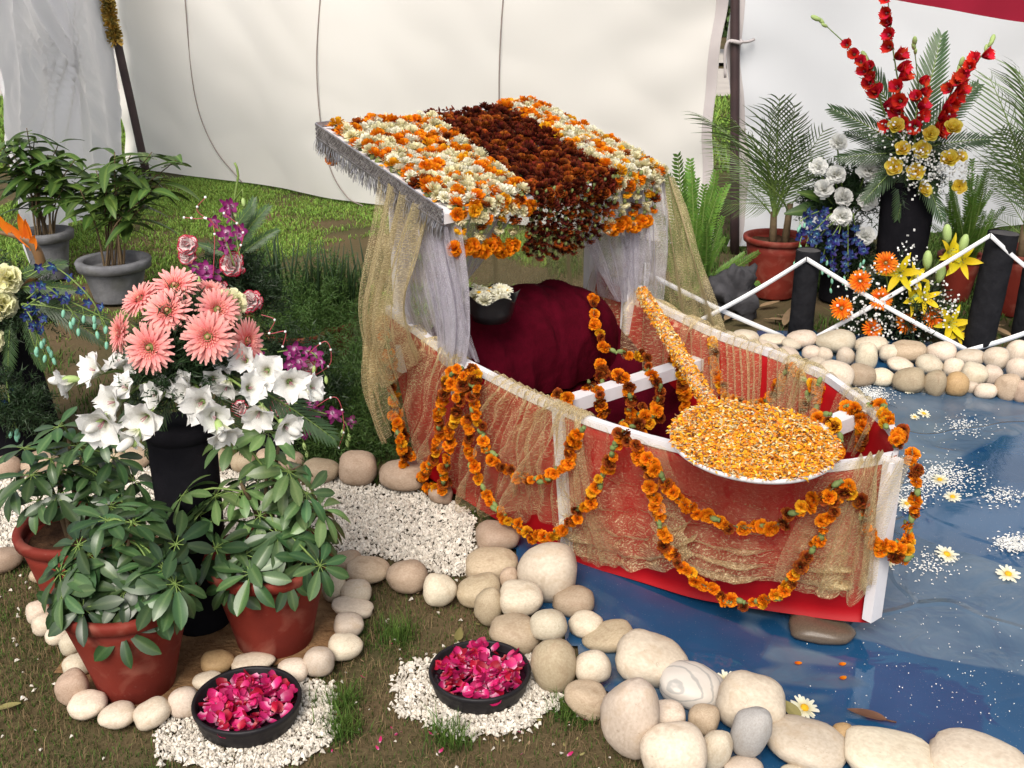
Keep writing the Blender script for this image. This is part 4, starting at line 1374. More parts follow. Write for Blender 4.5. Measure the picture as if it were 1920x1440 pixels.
ztp = prof([(0, .515), (.05, .502), (.15, .49), (.3, .478), (.5, .472), (.7, .476), (.9, .486), (1.2, .52), (1.42, .58), (1.5, .605)])
zbt = prof([(0, .06), (.26, .035), (.4, .02), (.74, .004), (1.5, .01)])
def NS(s, h, off=0.0):
    s = min(max(s, 0), 1.5)
    w = -(wtn(s) * (1 - h) + wbn(s) * h)
    return W(s, w, ztp(s) * (1 - h) + zbt(s) * h) - PX * off * .9 + AX * off * .35 * (1 if s < .5 else 0.1)
def FS(s, h, off=0.0):
    s = min(max(s, 0), 1.5)
    w = wtf(s) * (1 - h) + wbf(s) * h
    return W(s, w, ztp(s) * (1 - h) + zbt(s) * h) + PX * off
def hull_grid(fn):
    S_, H_, P_ = [], [], []
    for s in np.linspace(0, 1.5, 121):
        for h in np.linspace(-.12, 1, 45):
            x, y, _ = px(fn(s, h))
            S_.append(s); H_.append(h); P_.append((x, y))
    return np.array(S_), np.array(H_), np.array(P_)
_ng, _fg = hull_grid(NS), hull_grid(FS)
def hull_at(x, y, g=None):
    S_, H_, P_ = g or _ng
    i = int(np.argmin((P_[:, 0] - x) ** 2 + (P_[:, 1] - y) ** 2))
    return float(S_[i]), float(H_[i])

boat = thing('boat', 'small red wooden boat with white edges under a flower-covered canopy', 'boat', W(.75, 0, 0.0))
def side(fn, name, sign):
    mb = MB()
    nS, nH = 60, 10
    V_ = [fn(1.5 * i / nS, j / nH, o) for o in (0, -.014 * 1) for i in range(nS + 1) for j in range(nH + 1)]
    w = nH + 1
    q = (nS + 1) * w
    f = []
    for i in range(nS):
        for j in range(nH):
            a = i * w + j
            f.append((a, a + 1, a + w + 1, a + w))
            f.append((q + a, q + a + w, q + a + w + 1, q + a + 1))
        for j in (0, nH):
            a = i * w + j
            f.append((a, a + w, q + a + w, q + a))
    for i in (0, nS):
        for j in range(nH):
            a = i * w + j
            f.append((a, q + a, q + a + 1, a + 1))
    mb.add(V_, f)
    sp_ = part(boat, name, mb, ['hull_red'])
    mb = MB()
    pth = [fn(1.5 * i / 60, 0, -.007) + Vector((0, 0, .007)) for i in range(61)]
    for a, b in zip(pth[:-1], pth[1:]):
        pass
    V_ = []
    for i in range(61):
        s = 1.5 * i / 60
        a, b = fn(s, 0, .004), fn(s, 0, -.02)
        for p in (a + Vector((0, 0, -.012)), a + Vector((0, 0, .009)), b + Vector((0, 0, .009)), b + Vector((0, 0, -.012))):
            V_.append(p)
    mb.add(V_, [(i * 4 + k, i * 4 + (k + 1) % 4, (i + 1) * 4 + (k + 1) % 4, (i + 1) * 4 + k) for i in range(60) for k in range(4)] + [(0, 1, 2, 3), (240, 243, 242, 241)])
    part(boat, 'gunwale', mb, ['paint_white'], smooth=False)
side(NS, 'side_plank', -1)
side(FS, 'side_plank', 1)
mb = MB()                                             # transom and floor
a, b, c, d = NS(1.5, .2), FS(1.5, .2), FS(1.5, 1), NS(1.5, 1)
for o_ in (0, 1):
    pass
t_ = -AX * .02
V_ = [p + AX * .003 for p in (a, b, c, d)] + [p + t_ for p in (a, b, c, d)]
mb.add(V_, [(0, 1, 2, 3), (7, 6, 5, 4), (0, 4, 5, 1), (1, 5, 6, 2), (2, 6, 7, 3), (3, 7, 4, 0)])
part(boat, 'transom', mb, ['hull_red'], smooth=False)
mb = MB()
V_ = []
for i in range(41):
    s = .02 + 1.46 * i / 40
    zf = zbt(s) + .05
    for k in range(5):
        u = k / 4
        V_.append(NS(s, .92, -.012).lerp(FS(s, .92, -.012), u) * 1.0)
        V_[-1].z = zf
mb.add(V_, [(i * 5 + k, i * 5 + k + 1, (i + 1) * 5 + k + 1, (i + 1) * 5 + k) for i in range(40) for k in range(4)])
part(boat, 'floor', mb, ['hull_red'])
mb = MB()                                             # white stem post at the bow
mb.beam(W(-.008, -.014, .08), W(-.008, -.014, .512), .046, .026, up=AX)
part(boat, 'stem_post', mb, ['paint_white'], smooth=False)
s_b = hull_at(1068, 1040)[0]
mb = MB()
V_ = [NS(s_b + ds, h / 10, o_) for h in range(11) for ds, o_ in ((-.018, .002), (-.018, .014), (.018, .014), (.018, .002))]
mb.add(V_, [(i * 4 + k, i * 4 + (k + 1) % 4, (i + 1) * 4 + (k + 1) % 4, (i + 1) * 4 + k) for i in range(10) for k in range(4)] + [(0, 3, 2, 1), (40, 41, 42, 43)])
part(boat, 'batten', mb, ['paint_white'], smooth=False)
def bar(s, z, w0, w1, ww=.05, hh=.04):
    mb = MB()
    mb.beam(W(s, w0, z), W(s, w1, z), ww, hh)
    return part(boat, 'seat_bar', mb, ['paint_white'], smooth=False)
bar(.965, .385, -.36, .40)
bar(.285, .452, -.24, .285)

# canopy: four leaning posts and a tilted slab
RC = [W(1.17, -.45, .955), W(1.26, .51, .955), W(2.0, .54, 1.11), W(1.88, -.43, 1.11)]
def RF(u, v, up=0.0):                # u front to back, v near to far
    return RC[0].lerp(RC[1], v).lerp(RC[3].lerp(RC[2], v), u) + Vector((0, 0, up))
for s0, w0, s1, u_, v_ in ((1.2, -.385, 1.27, .13, .05), (1.3, .41, 1.3, .06, .9), (1.47, -.40, 1.5, .45, .05), (1.48, .40, 1.55, .35, .9)):
    mb = MB()
    mb.beam(W(s0, w0, .40), RF(u_, v_, -.012), .045, .03, up=AX)
    part(boat, 'canopy_post', mb, ['paint_white'], smooth=False)
mb = MB()
V_ = [RF(u, v, z) for z in (-.028, 0) for u, v in ((0, 0), (0, 1), (1, 1), (1, 0))]
mb.add(V_, [(0, 1, 2, 3), (7, 6, 5, 4), (0, 4, 5, 1), (1, 5, 6, 2), (2, 6, 7, 3), (3, 7, 4, 0)])
roof = part(boat, 'canopy_roof', mb, ['paint_white'], smooth=False)
nR = (RC[1] - RC[0]).cross(RC[3] - RC[0]).normalized()
if nR.z < 0: nR = -nR
def trim(a, b, outw, n_, label_n):
    """woven silver band with a fringe of strands"""
    d = (b - a)
    L_ = d.length
    mb = MB()
    H_ = .042
    nq = int(L_ / .014)
    for k in range(nq):                                # crossing ribs of the braid
        for r_ in range(3):
            for sg in (1, -1):
                p = a + d * ((k + .5) / nq) + Vector((0, 0, .012 - H_ * (r_ + .5) / 3)) + outw * .006
                q = d.normalized() * .0075 + Vector((0, 0, sg * H_ / 6.5))
                mb.beam(p - q, p + q, .0035, .004, up=outw)
    V_ = [a + Vector((0, 0, .014)), b + Vector((0, 0, .014)), b + Vector((0, 0, .014 - H_)), a + Vector((0, 0, .014 - H_))]
    V_ = [p + outw * .003 for p in V_]
    mb.add(V_, [(0, 1, 2, 3)], 1)
    for z in (.014, .014 - H_):
        mb.tube([a + outw * .006 + Vector((0, 0, z)), b + outw * .006 + Vector((0, 0, z))], .0035, 5)
    o = part(roof, 'silver_band', mb, ['silver', 'silver_band'], smooth=False)
    mb = MB()
    for k in range(n_):
        p = a + d * ((k + rnd.random()) / n_) + Vector((0, 0, .014 - H_)) + outw * rnd.uniform(.001, .007)
        l = rnd.uniform(.035, .058)
        e = p + Vector((rnd.uniform(-.012, .012), rnd.uniform(-.012, .012), -l))
        w = d.normalized() * .0016
        m_ = p.lerp(e, .5) + Vector((rnd.uniform(-.005, .005), rnd.uniform(-.005, .005), 0))
        mb.add([p - w, p + w, m_ + w, m_ - w, e + w * .6, e - w * .6], [(0, 1, 2, 3), (3, 2, 4, 5)])
    f_ = part(roof, 'fringe', mb, ['silver'], smooth=False)
    f_['kind'] = 'stuff'
trim(RC[3], RC[0], -PX, 520, 'near')
trim(RC[1], RC[1].lerp(RC[2], .5), PX, 200, 'far')
trim(RC[3], RC[3].lerp(RC[2], .06), -AX, 40, 'end')

# flowers covering the roof
def blanket(name, label, v0, v1, n_, kinds, size, lift, lump=0.012):
    root = thing(name, label, 'flower blanket', RF(.5, (v0[0] + v1[0]) / 2))
    i = 0
    cells = []
    rows = int(math.sqrt(n_ * .8 / .32)) + 1
    cols = int(n_ / rows) + 1
    for a in range(rows):
        for b in range(cols):
            cells.append(((a + rnd.uniform(.1, .9)) / rows, (b + rnd.uniform(.1, .9)) / cols))
    for u, q in cells[:n_]:
        va = v0[0] * (1 - u) + v0[1] * u
        vb = v1[0] * (1 - u) + v1[1] * u
        v = va + (vb - va) * q
        k = rnd.choices([x[0] for x in kinds], [x[1] for x in kinds])[0]
        s_ = size * rnd.uniform(.8, 1.25)
        p = RF(.012 + .975 * u, v) + nR * (lift + rnd.uniform(-.3, 1) * lump)
        dr = nR + jitter(.55)
        put(root, 'marigold' if 'mari' in k else 'chrysanthemum', pick(k), aim(p, dr, s_))
    for k in range(int(46 * (v1[0] - v0[0]) * 1.6)):             # heads pushed over the front edge
        v = v0[0] + (v1[0] - v0[0]) * rnd.random()
        kd = rnd.choices([x[0] for x in kinds], [x[1] for x in kinds])[0]
        put(root, 'marigold' if 'mari' in kd else 'chrysanthemum', pick(kd), aim(RF(0, v) + AX * rnd.uniform(.006, .016) + Vector((0, 0, rnd.uniform(-.034, .012))), AX + nR * .4 + jitter(.4), size * .9))
    mb = MB()
    for k in range(900):
        u, q = rnd.random(), rnd.random()
        va = v0[0] * (1 - u) + v0[1] * u
        vb = v1[0] * (1 - u) + v1[1] * u
        kd = rnd.choices([x[0] for x in kinds], [x[1] for x in kinds])[0]
        mi = [x[0] for x in kinds].index(kd)
        d = Vector((rnd.gauss(0, 1), rnd.gauss(0, 1), rnd.gauss(0, .4)))
        mb.petal(orient(RF(.01 + .98 * u, va + (vb - va) * q) + nR * rnd.uniform(.004, .014), d, nR + jitter(.5)), .022, .012, 2, 1, mi=mi, t0=.4, curl=.3)
    part(root, 'loose_petals', mb, [x[0] for x in kinds])['kind'] = 'stuff'
    return root
WO = [('mum_cream', 5), ('mum_white', 3), ('marigold_orange', 4.6), ('marigold_gold', 1.3), ('marigold_brown', .5)]
blanket('flower_blanket', 'mixed white and orange flower strip on the near side of the boat roof', (.03, .02), (.345, .46), 270, WO, .0235, .012)
blanket('flower_blanket', 'dark maroon marigold strip along the middle of the boat roof', (.335, .45), (.765, .82), 265, [('marigold_maroon', 5), ('marigold_brown', 1.6)], .0245, .010)
blanket('flower_blanket', 'mixed white and orange flower strip on the far side of the boat roof', (.75, .81), (.985, .985), 240, WO, .0235, .012)
mat('leaf_bit', (0.2, 0.22, 0.11), (0.12, 0.15, 0.06), rough=0.7)

mat('thread', (0.14, 0.13, 0.06), rough=0.8)
def flower_string(label, top, bottom, kinds, size=.021, step=.03, group='flower strings hanging from the boat roof', cat='flower string'):
    top, bottom = Vector(top), Vector(bottom)
    root = thing('flower_string', label, cat, top, group)
    mb = MB()
    mb.tube([top, bottom], .0012, 4)
    part(root, 'thread', mb, ['thread'])
    L_ = (top - bottom).length
    n_ = max(2, int(L_ / step))
    d = (bottom - top).normalized()
    for k in range(n_):
        p = top.lerp(bottom, (k + .5) / n_) + jitter(.004)
        kd = kinds[k % len(kinds)] if not isinstance(kinds, dict) else rnd.choices(list(kinds), list(kinds.values()))[0]
        put(root, 'marigold' if 'mari' in kd else 'chrysanthemum', pick(kd), aim(p, (-d if rnd.random() < .3 else d) + jitter(.5), size * rnd.uniform(.85, 1.2), flat=.95))
    return root
fv = lambda x: (x - 835) / 405.0            # along the front edge of the roof
for i, (x, y1) in enumerate([(858, 486), (893, 480), (926, 484), (951, 490)]):
    t = RF(0.004, fv(x), .02) + AX * .024
    e = D(x + 1, y1 - 12, t.y)
    flower_string('%s string from the near corner, cream and orange flowers, at the boat roof front' % ORD(i), t, e,
                  [['marigold_orange', 'mum_cream', 'marigold_gold', 'mum_cream', 'marigold_orange', 'marigold_orange'], ['marigold_brown', 'mum_cream', 'marigold_brown', 'mum_cream', 'marigold_orange']][i % 2], .0185, .027)
t = thing('flower_string', 'fat orange marigold row tying the near cream strings at the bottom', 'flower string', D(905, 470, RF(0, fv(905)).y), 'flower strings hanging from the boat roof')
for k, x in enumerate(range(852, 966, 11)):
    p = D(x, 466 + 6 * math.sin(k * 1.7), RF(0, fv(x)).y - .02)
    put(t, 'marigold', pick('marigold_orange'), aim(p, Vector((0, -1, .2)) + jitter(.6), .025))
for i, x in enumerate([980, 996, 1012, 1028, 1043, 1058, 1074, 1090, 1106, 1122]):
    t = RF(0.004, fv(x), .022) + AX * .024
    y1 = [476, 482, 486, 480, 490, 480, 482, 466, 458, 450][i]
    flower_string('dark maroon marigold string, %s from the near side of the maroon curtain' % ORD(i), t, D(x + rnd.uniform(-4, 4), y1, t.y), {'marigold_maroon': 5, 'marigold_brown': 3}, .0145, .0225)
for i, x in enumerate([988, 1004, 1020, 1036, 1051, 1066, 1082, 1098, 1114]):
    t = RF(0.02, fv(x), -.02) - AX * .004
    flower_string('maroon marigold string, %s from the near side in the rear row of the curtain' % ORD(i), t, D(x + rnd.uniform(-4, 4), [468, 476, 472, 480, 470, 474, 458, 450, 444][i], t.y), {'marigold_maroon': 5, 'marigold_brown': 3}, .016, .0225)
for i, (x, y1) in enumerate([(1138, 440), (1160, 425), (1183, 424), (1205, 420), (1224, 398)]):
    t = RF(0.004, fv(x), .02) + AX * .024
    flower_string('%s cream and orange string counted from the maroon curtain, at the far front corner' % ORD(i), t, D(x, y1, t.y),
                  [['marigold_orange', 'mum_cream', 'mum_cream', 'marigold_brown'], ['mum_cream', 'marigold_brown', 'marigold_gold', 'mum_cream']][i % 2], .018, .027)
t = thing('flower_string', 'fat orange marigold row tying the far cream strings at the bottom', 'flower string', D(1180, 425, RF(0, fv(1180)).y), 'flower strings hanging from the boat roof')
for k, x in enumerate(range(1142, 1216, 10)):
    p = D(x, 426 - (x - 1142) * .12 + 5 * math.sin(k * 1.7), RF(0, fv(x)).y - .02)
    put(t, 'marigold', pick('marigold_orange'), aim(p, Vector((0, -1, .2)) + jitter(.6), .025))
t = RF(.96, .03, -.03)
flower_string('short orange string under the rear corner of the boat roof', t, t + Vector((0, 0, -.07)), ['mum_cream', 'marigold_orange', 'marigold_orange'], .022, .02)

# garlands threaded along the hull
def garland(label, pts, fat=1, size=.0168, step=.0145, mix=None, group='marigold garlands on the boat hull', out=.02):
    mix = mix or {'marigold_orange': 5, 'marigold_gold': 1.3, 'marigold_brown': 2.6}
    pth = smooth_path(pts, 80)
    L_ = sum((b - a).length for a, b in zip(pth[:-1], pth[1:]))
    root = thing('garland', label, 'garland', pth[0], group)
    mb = MB()
    mb.tube(pth[::4], .002, 4)
    part(root, 'thread', mb, ['thread'])
    acc, nxt, k = 0.0, .01, 0
    for a, b in zip(pth[:-1], pth[1:]):
        l = (b - a).length
        while nxt <= acc + l:
            p = a.lerp(b, (nxt - acc) / max(l, 1e-6))
            d = (b - a).normalized()
            for q in range(fat):
                r_ = rnd.random()
                jj = jitter(.008 if fat == 1 else .026)
                if r_ < .2:
                    put(root, 'bud', pick('bud_green2'), aim(p + jj, d + jitter(.4), .021))
                else:
                    kd = rnd.choices(list(mix), list(mix.values()))[0]
                    f_ = Vector((rnd.uniform(-.8, .8), -1.0, rnd.uniform(-.2, .8))) * .8 + d * rnd.uniform(-.9, .9)
                    put(root, 'marigold', pick(kd), aim(p + jj, f_, size * rnd.uniform(.75, 1.2), flat=.85))
            nxt += step * rnd.uniform(.8, 1.2)
            k += 1
        acc += l
    return root
mat('calyx_bright', (0.12, 0.18, 0.05), (0.2, 0.25, 0.08), rough=0.7, obj=0.2)
mb = MB()
mb.blob((0, 0, 0), (.38, .38, .6), n=7, k=6)
mb.tube([(0, 0, .4), (0, 0, .75)], [.25, .3], 6)
ML['bud_green2'] = [mb.mesh('bud', ['calyx_bright'])]
def on_hull(pxs, off=.03):
    o_ = []
    off = off + .022
    for x, y in pxs:
        s, h = hull_at(x, y)
        o_.append(NS(s, h, off))
    return o_
garland('marigold garland hanging down the stern edge of the near side', on_hull([(748, 612), (764, 660), (768, 720), (780, 790), (806, 850)], .05))
garland('short marigold garland dangling outside the stern net', [D(722, 592, 3.3), D(716, 630, 3.28), D(722, 680, 3.26)], size=.02)
garland('low marigold garland swinging round the stern bottom', [D(738, 770, 3.2), D(752, 835, 3.15)] + on_hull([(800, 890), (840, 903), (868, 898)], .05))
garland('marigold garland falling from the near post to the stern bottom', on_hull([(880, 700), (862, 760), (852, 830), (832, 875), (800, 893)], .06))
garland('second marigold garland falling from the near post, nearer the bow', on_hull([(905, 705), (885, 790), (874, 850), (862, 905)], .06))
garland('thick marigold bunch on the gunwale at the near canopy post', on_hull([(875, 720), (890, 702), (908, 700), (920, 725)], .045), fat=3)
garland('upper swag of marigolds left of the white batten', on_hull([(918, 725), (928, 775), (952, 835), (988, 872), (1040, 890), (1082, 868), (1108, 825), (1128, 792)], .05))
garland('lower swag of marigolds crossing the white batten', on_hull([(912, 770), (918, 845), (945, 910), (985, 965), (1045, 993), (1092, 976), (1128, 935), (1160, 885), (1190, 830), (1205, 796)], .055))
garland('big lower swag of marigolds on the bow half of the hull', on_hull([(1212, 800), (1240, 875), (1252, 945), (1275, 1010), (1330, 1070), (1400, 1108), (1465, 1096), (1515, 1050), (1545, 990), (1575, 930), (1602, 885)], .05))
garland('upper swag of marigolds just under the round paddle', on_hull([(1240, 835), (1272, 893), (1325, 935), (1390, 962), (1455, 965), (1510, 942), (1550, 915), (1596, 880)], .055))
garland('marigold garland looped over the bow corner', on_hull([(1600, 882), (1625, 925), (1645, 975)], .04) + [W(-.035, -.05, .30), W(-.05, .01, .31), W(-.05, .03, .42), W(-.02, .04, .53)])
garland('thick marigold knot at the tip of the bow', [W(-.04, -.045, .30), W(-.05, -.01, .285), W(-.052, .02, .30)], fat=3)
def on_far(pxs, off=-.03):
    o_ = []
    for x, y in pxs:
        s, h = hull_at(x, y, _fg)
        o_.append(FS(s, h, off))
    return o_
IN = 'marigold garlands inside the boat'
garland('marigold garland hanging inside the far side behind the paddle handle', on_far([(1350, 632), (1352, 680), (1366, 735)]), group=IN)
garland('swag of marigolds along the inner far side, midway', on_far([(1366, 735), (1410, 758), (1450, 745), (1478, 705), (1492, 678)]), group=IN)
garland('marigold garland dropping from the far gunwale towards the second seat bar', on_far([(1490, 680), (1530, 725), (1512, 770), (1500, 800)]), group=IN)
garland('marigold garland dropping inside the far gunwale near the bow', on_far([(1552, 710), (1535, 760), (1542, 800)]), group=IN)
garland('marigold garland along the far gunwale from bar to bow', [FS(.26, -.03, -.01), FS(.2, -.05, -.01), FS(.12, -.02, -.03)], group=IN)
garland('marigold garland on the inner bow corner', [FS(.07, -.05, 0), W(.02, .04, .54), W(-.01, .0, .55)], group=IN)
garland('long marigold garland drooping inside under the canopy', [D(1112, 552, 3.45), D(1115, 600, 3.4), D(1130, 640, 3.35), D(1160, 662, 3.33), D(1215, 668, 3.36)], group=IN)
garland('short marigold garland below the canopy garland, over the seat bar', [D(1124, 678, 3.25), D(1128, 705, 3.2), D(1130, 735, 3.15)], group=IN, size=.02)
for i, w in enumerate((-.31, -.19, -.07, .05, .17, .29)):
    p = W(.965, w, .41)
    garland('marigold string, %s from the near side, slung over the first seat bar' % ORD(i), [p + AX * -.03 + Vector((0, 0, -.02)), p + Vector((0, 0, .012)), p + AX * .045 + Vector((0, 0, -.03)), p + AX * .05 + Vector((0, 0, -.15))], group='marigold strings on the seat bars', size=.02)
garland('loose marigold heap hanging below the first seat bar', [W(.91, -.2, .32), W(.9, -.1, .28), W(.9, .02, .27), W(.91, .14, .3)], fat=2, group=IN, size=.02)
for i, w in enumerate((.0, .13, .24)):
    p = W(.285, w, .478)
    garland('marigold string, %s from the near side, slung over the second seat bar' % ORD(i), [p + AX * -.035 + Vector((0, 0, -.03)), p + Vector((0, 0, .012)), p + AX * .045 + Vector((0, 0, -.03)), p + AX * .05 + Vector((0, 0, -.1))], group='marigold strings on the seat bars', size=.02)

# ---------------------------------------------------------------- nets
def surf(name, fn, nu, nv, m, label, cat='net drape', group=None, ulen=.5, vlen=.5, loc=None, dens=None):
    mb = MB()
    V_ = [fn(i / nu, j / nv) for j in range(nv + 1) for i in range(nu + 1)]
    uv = [(ulen * i / nu + .001, vlen * j / nv + .001) for j in range(nv + 1) for i in range(nu + 1)]
    w = nu + 1
    tt = None if dens is None else [dens(i / nu, j / nv) for j in range(nv + 1) for i in range(nu + 1)]
    mb.add(V_, [(j * w + i, j * w + i + 1, (j + 1) * w + i + 1, (j + 1) * w + i) for j in range(nv) for i in range(nu)], 0, tt, None, uv)
    return solo(name, mb, [m], label, cat, V_[nu // 2], group)
def lerp_path(P, u):
    q = u * (len(P) - 1)
    i = min(int(q), len(P) - 2)
    return P[i].lerp(P[i + 1], q - i)
GN = 'gold net drapes'
def hull_net(label, top, bot, folds=7, amp=.016, off=.014, seed=0, lap=True):
    T = [hull_at(*p) for p in top]
    Bt = [hull_at(*p) for p in bot]
    def it(P, u):
        q = u * (len(P) - 1)
        i = min(int(q), len(P) - 2)
        f_ = q - i
        return P[i][0] * (1 - f_) + P[i + 1][0] * f_, P[i][1] * (1 - f_) + P[i + 1][1] * f_
    Tp = smooth_path([Vector((a, b, 0)) for a, b in T], 40)
    Bp = smooth_path([Vector((a, b, 0)) for a, b in Bt], 40)
    def fn(u, v):
        a, b = lerp_path(Tp, u), lerp_path(Bp, u)
        if not lap:
            v = .12 + .88 * v
        elif v < .12:                                   # the part thrown over the gunwale
            k = 1 - v / .12
            s = a.x
            f0 = math.sin(6.28 * folds * u + seed)
            return NS(s, 0, off * .5 - .06 * k + .02) + Vector((0, 0, .016 + .01 * f0 - .05 * max(0, k - .6)))
        v2 = (v - .12) / .88
        e = v2 ** .8
        s = a.x + (b.x - a.x) * e
        h = a.y * (1 - v2) + b.y * v2
        nzv = noise.noise(Vector((u * 9 + seed, v * 4, seed)))
        ph = 6.28 * folds * u + seed + 2.6 * nzv + 1.4 * v2
        f_ = math.sin(ph) * .6 + math.sin(ph * 1.9 + 1) * .4
        if not lap:                                   # swags: the folds follow the hanging curve
            ph = 6.28 * folds * .45 * v2 ** 1.6 + seed + 1.8 * nzv + 1.5 * u
            f_ = math.sin(ph) * .7 + math.sin(2 * ph + 2) * .3
        A_ = 1.35 * amp * (.25 + 1.5 * max(0, .25 + noise.noise(Vector((u * 5 + seed * 3, v * 1.5, seed + 7))))) * (.7 + .5 * v2)
        return NS(s + .012 * math.cos(ph) * v2, h + .012 * f_ * v2, off + A_ * (f_ + 1) + .02 * math.sin(math.pi * v2) + .006 * nzv)
    return surf('net_drape', fn, 170, 60, 'net_gold', label, 'net drape', GN, ulen=.75, vlen=.5,
                dens=(lambda u, v: .14 + .8 * (1 - v) ** 2.0 + .3 * max(0, v - .85) / .15) if lap else (lambda u, v: .12 + .8 * v ** 2.6 + .25 * abs(2 * u - 1) ** 6))
hull_net('gold net fanning down the hull below the stern corner', [(756, 615), (840, 672), (872, 690)], [(722, 735), (770, 800), (815, 848), (850, 835), (890, 780)], 6, .02, seed=1)
hull_net('gold net gathered on the gunwale right of the marigold bunch', [(925, 715), (985, 742), (1040, 765)], [(845, 895), (880, 930), (935, 958), (1000, 968), (1040, 900)], 8, .018, seed=2)
hull_net('gold net gathered at the white batten, fanning towards the stern', [(1035, 760), (1068, 772), (1100, 785)], [(955, 830), (990, 930), (1060, 990), (1110, 1045), (1165, 1056)], 9, .02, seed=3)
hull_net('broad gold net swag on the middle of the hull', [(1060, 768), (1130, 798), (1250, 830)], [(1075, 1005), (1120, 1045), (1200, 1060), (1262, 1052), (1320, 1010)], 10, .02, seed=4, lap=False)
hull_net('broad gold net swag on the bow half below the paddle', [(1215, 822), (1330, 860), (1480, 885), (1600, 882)], [(1240, 1020), (1310, 1065), (1400, 1078), (1500, 1086), (1600, 1092)], 11, .018, seed=5, lap=False)
hull_net('narrow gold net tail hanging over the bow corner', [(1618, 878), (1640, 872), (1655, 868)], [(1540, 1070), (1580, 1092), (1625, 1095), (1650, 1075)], 5, .022, off=.03, seed=7)

def curtain(label, top, bot, m='net_gold_thin', folds=5, amp=.02, out=(0, -1, 0), bulge=.0, seed=0, nu=110, nv=50, sag=0.0, pinch=None, cat='net curtain', group='sheer curtains of the boat canopy'):
    out = Vector(out).normalized()
    tp, bt = smooth_path(top, 40), smooth_path(bot, 40)
    L1 = sum((b - a).length for a, b in zip(tp[:-1], tp[1:]))
    def fn(u, v):
        a, b = lerp_path(tp, u), lerp_path(bt, u)
        nzv = noise.noise(Vector((u * 4 + seed, v * 2.5, seed)))
        ph = 6.28 * folds * u + seed + 1.4 * nzv
        f_ = math.sin(ph) * .65 + math.sin(2.1 * ph + 1) * .35
        p = a.lerp(b, v)
        if pinch is not None:
            pp, pv = pinch
            k = math.exp(-((v - pv) / .16) ** 2) * .75
            p = p.lerp(Vector((pp.x, pp.y, p.z)), k)
        p = p + out * (amp * f_ * (.45 + .55 * math.sin(math.pi * min(1, v + .15))) + bulge * math.sin(math.pi * v ** 1.3) + .02 * nzv)
        p.z -= sag * math.sin(math.pi * u) * v
        return p
    return surf('net_drape' if cat == 'net drape' else 'net_curtain', fn, nu, nv, m, label, cat, group, ulen=max(L1, .3), vlen=.6)
curtain('gold sheer curtain bulging out at the stern end of the canopy', [W(1.5, -.44, 1.015), W(1.38, -.45, .985), W(1.24, -.45, .955)], [W(1.53, -.48, .36), W(1.43, -.50, .38), W(1.3, -.46, .50)], folds=4, amp=.022, out=-PX, bulge=.05, seed=1)
curtain('second gold layer gathered outside the stern corner', [W(1.53, -.46, .72), W(1.49, -.47, .68), W(1.43, -.47, .62)], [W(1.52, -.46, .16), W(1.47, -.48, .18), W(1.40, -.46, .34)], m='net_gold', folds=4, amp=.025, out=-PX, bulge=.05, seed=8)
curtain('white tulle wrapped down the near front post of the canopy', [W(1.42, -.42, .97), W(1.3, -.43, .955), W(1.17, -.40, .94)], [W(1.26, -.42, .5), W(1.22, -.42, .49), W(1.17, -.40, .48)], m='tulle', folds=3, amp=.02, out=AX - PX * .3, bulge=.07, seed=2)
curtain('wide white tulle panel between the two near posts of the canopy', [W(1.5, -.42, 1.0), W(1.36, -.43, .975), W(1.19, -.43, .945)], [W(1.4, -.42, .55), W(1.26, -.40, .53), W(1.12, -.37, .52)], m='tulle', folds=5, amp=.022, out=AX - PX, bulge=.05, seed=21)
curtain('wide white tulle panel hanging at the far front post', [W(1.42, .2, .94), W(1.3, .36, .92), W(1.24, .5, .92)], [W(1.4, .36, .52), W(1.3, .42, .5), W(1.2, .46, .49)], m='tulle', folds=4, amp=.02, out=AX, bulge=.03, seed=22)
curtain('white tulle swept back behind the near cream strings', [W(1.3, -.38, .93), W(1.33, -.2, .925), W(1.36, .0, .92)], [W(1.32, -.38, .6), W(1.36, -.3, .61), W(1.42, -.2, .66)], m='tulle', folds=5, amp=.014, out=AX, seed=3)
curtain('white tulle gathered down the far front post of the canopy', [W(1.34, .12, .92), W(1.3, .3, .92), W(1.26, .47, .92)], [W(1.29, .34, .53), W(1.28, .38, .52), W(1.27, .43, .5)], m='tulle', folds=5, amp=.016, out=AX, seed=4)
curtain('gold sheer curtain closing the back of the canopy', [W(1.62, -.36, 1.0), W(1.62, .05, 1.02), W(1.62, .44, 1.0)], [W(1.55, -.4, .45), W(1.55, .0, .5), W(1.55, .42, .48)], folds=5, amp=.025, out=AX, seed=5)
curtain('gold sheer curtain stretched from the far roof corner to the gunwale', [W(1.36, .52, .955), W(1.28, .52, .945), W(1.22, .52, .94)], [W(1.34, .52, .36), W(1.12, .50, .42), W(.9, .47, .475)], folds=3, amp=.016, out=PX, seed=6)
curtain('gold sheer curtain on the far side towards the stern', [W(1.75, .53, 1.04), W(1.55, .53, 1.0), W(1.34, .53, .96)], [W(1.65, .5, .4), W(1.5, .5, .4), W(1.32, .5, .36)], folds=4, amp=.02, out=PX, seed=7)
curtain('gold net tail tied over the white bow post', [W(.07, -.15, .515), W(.0, -.05, .53), W(-.045, .0, .53)], [W(.17, -.19, .17), W(.08, -.14, .15), W(-.03, -.05, .2)], m='net_gold', folds=4, amp=.014, out=-PX, bulge=.03, seed=12, group=GN, cat='net drape')
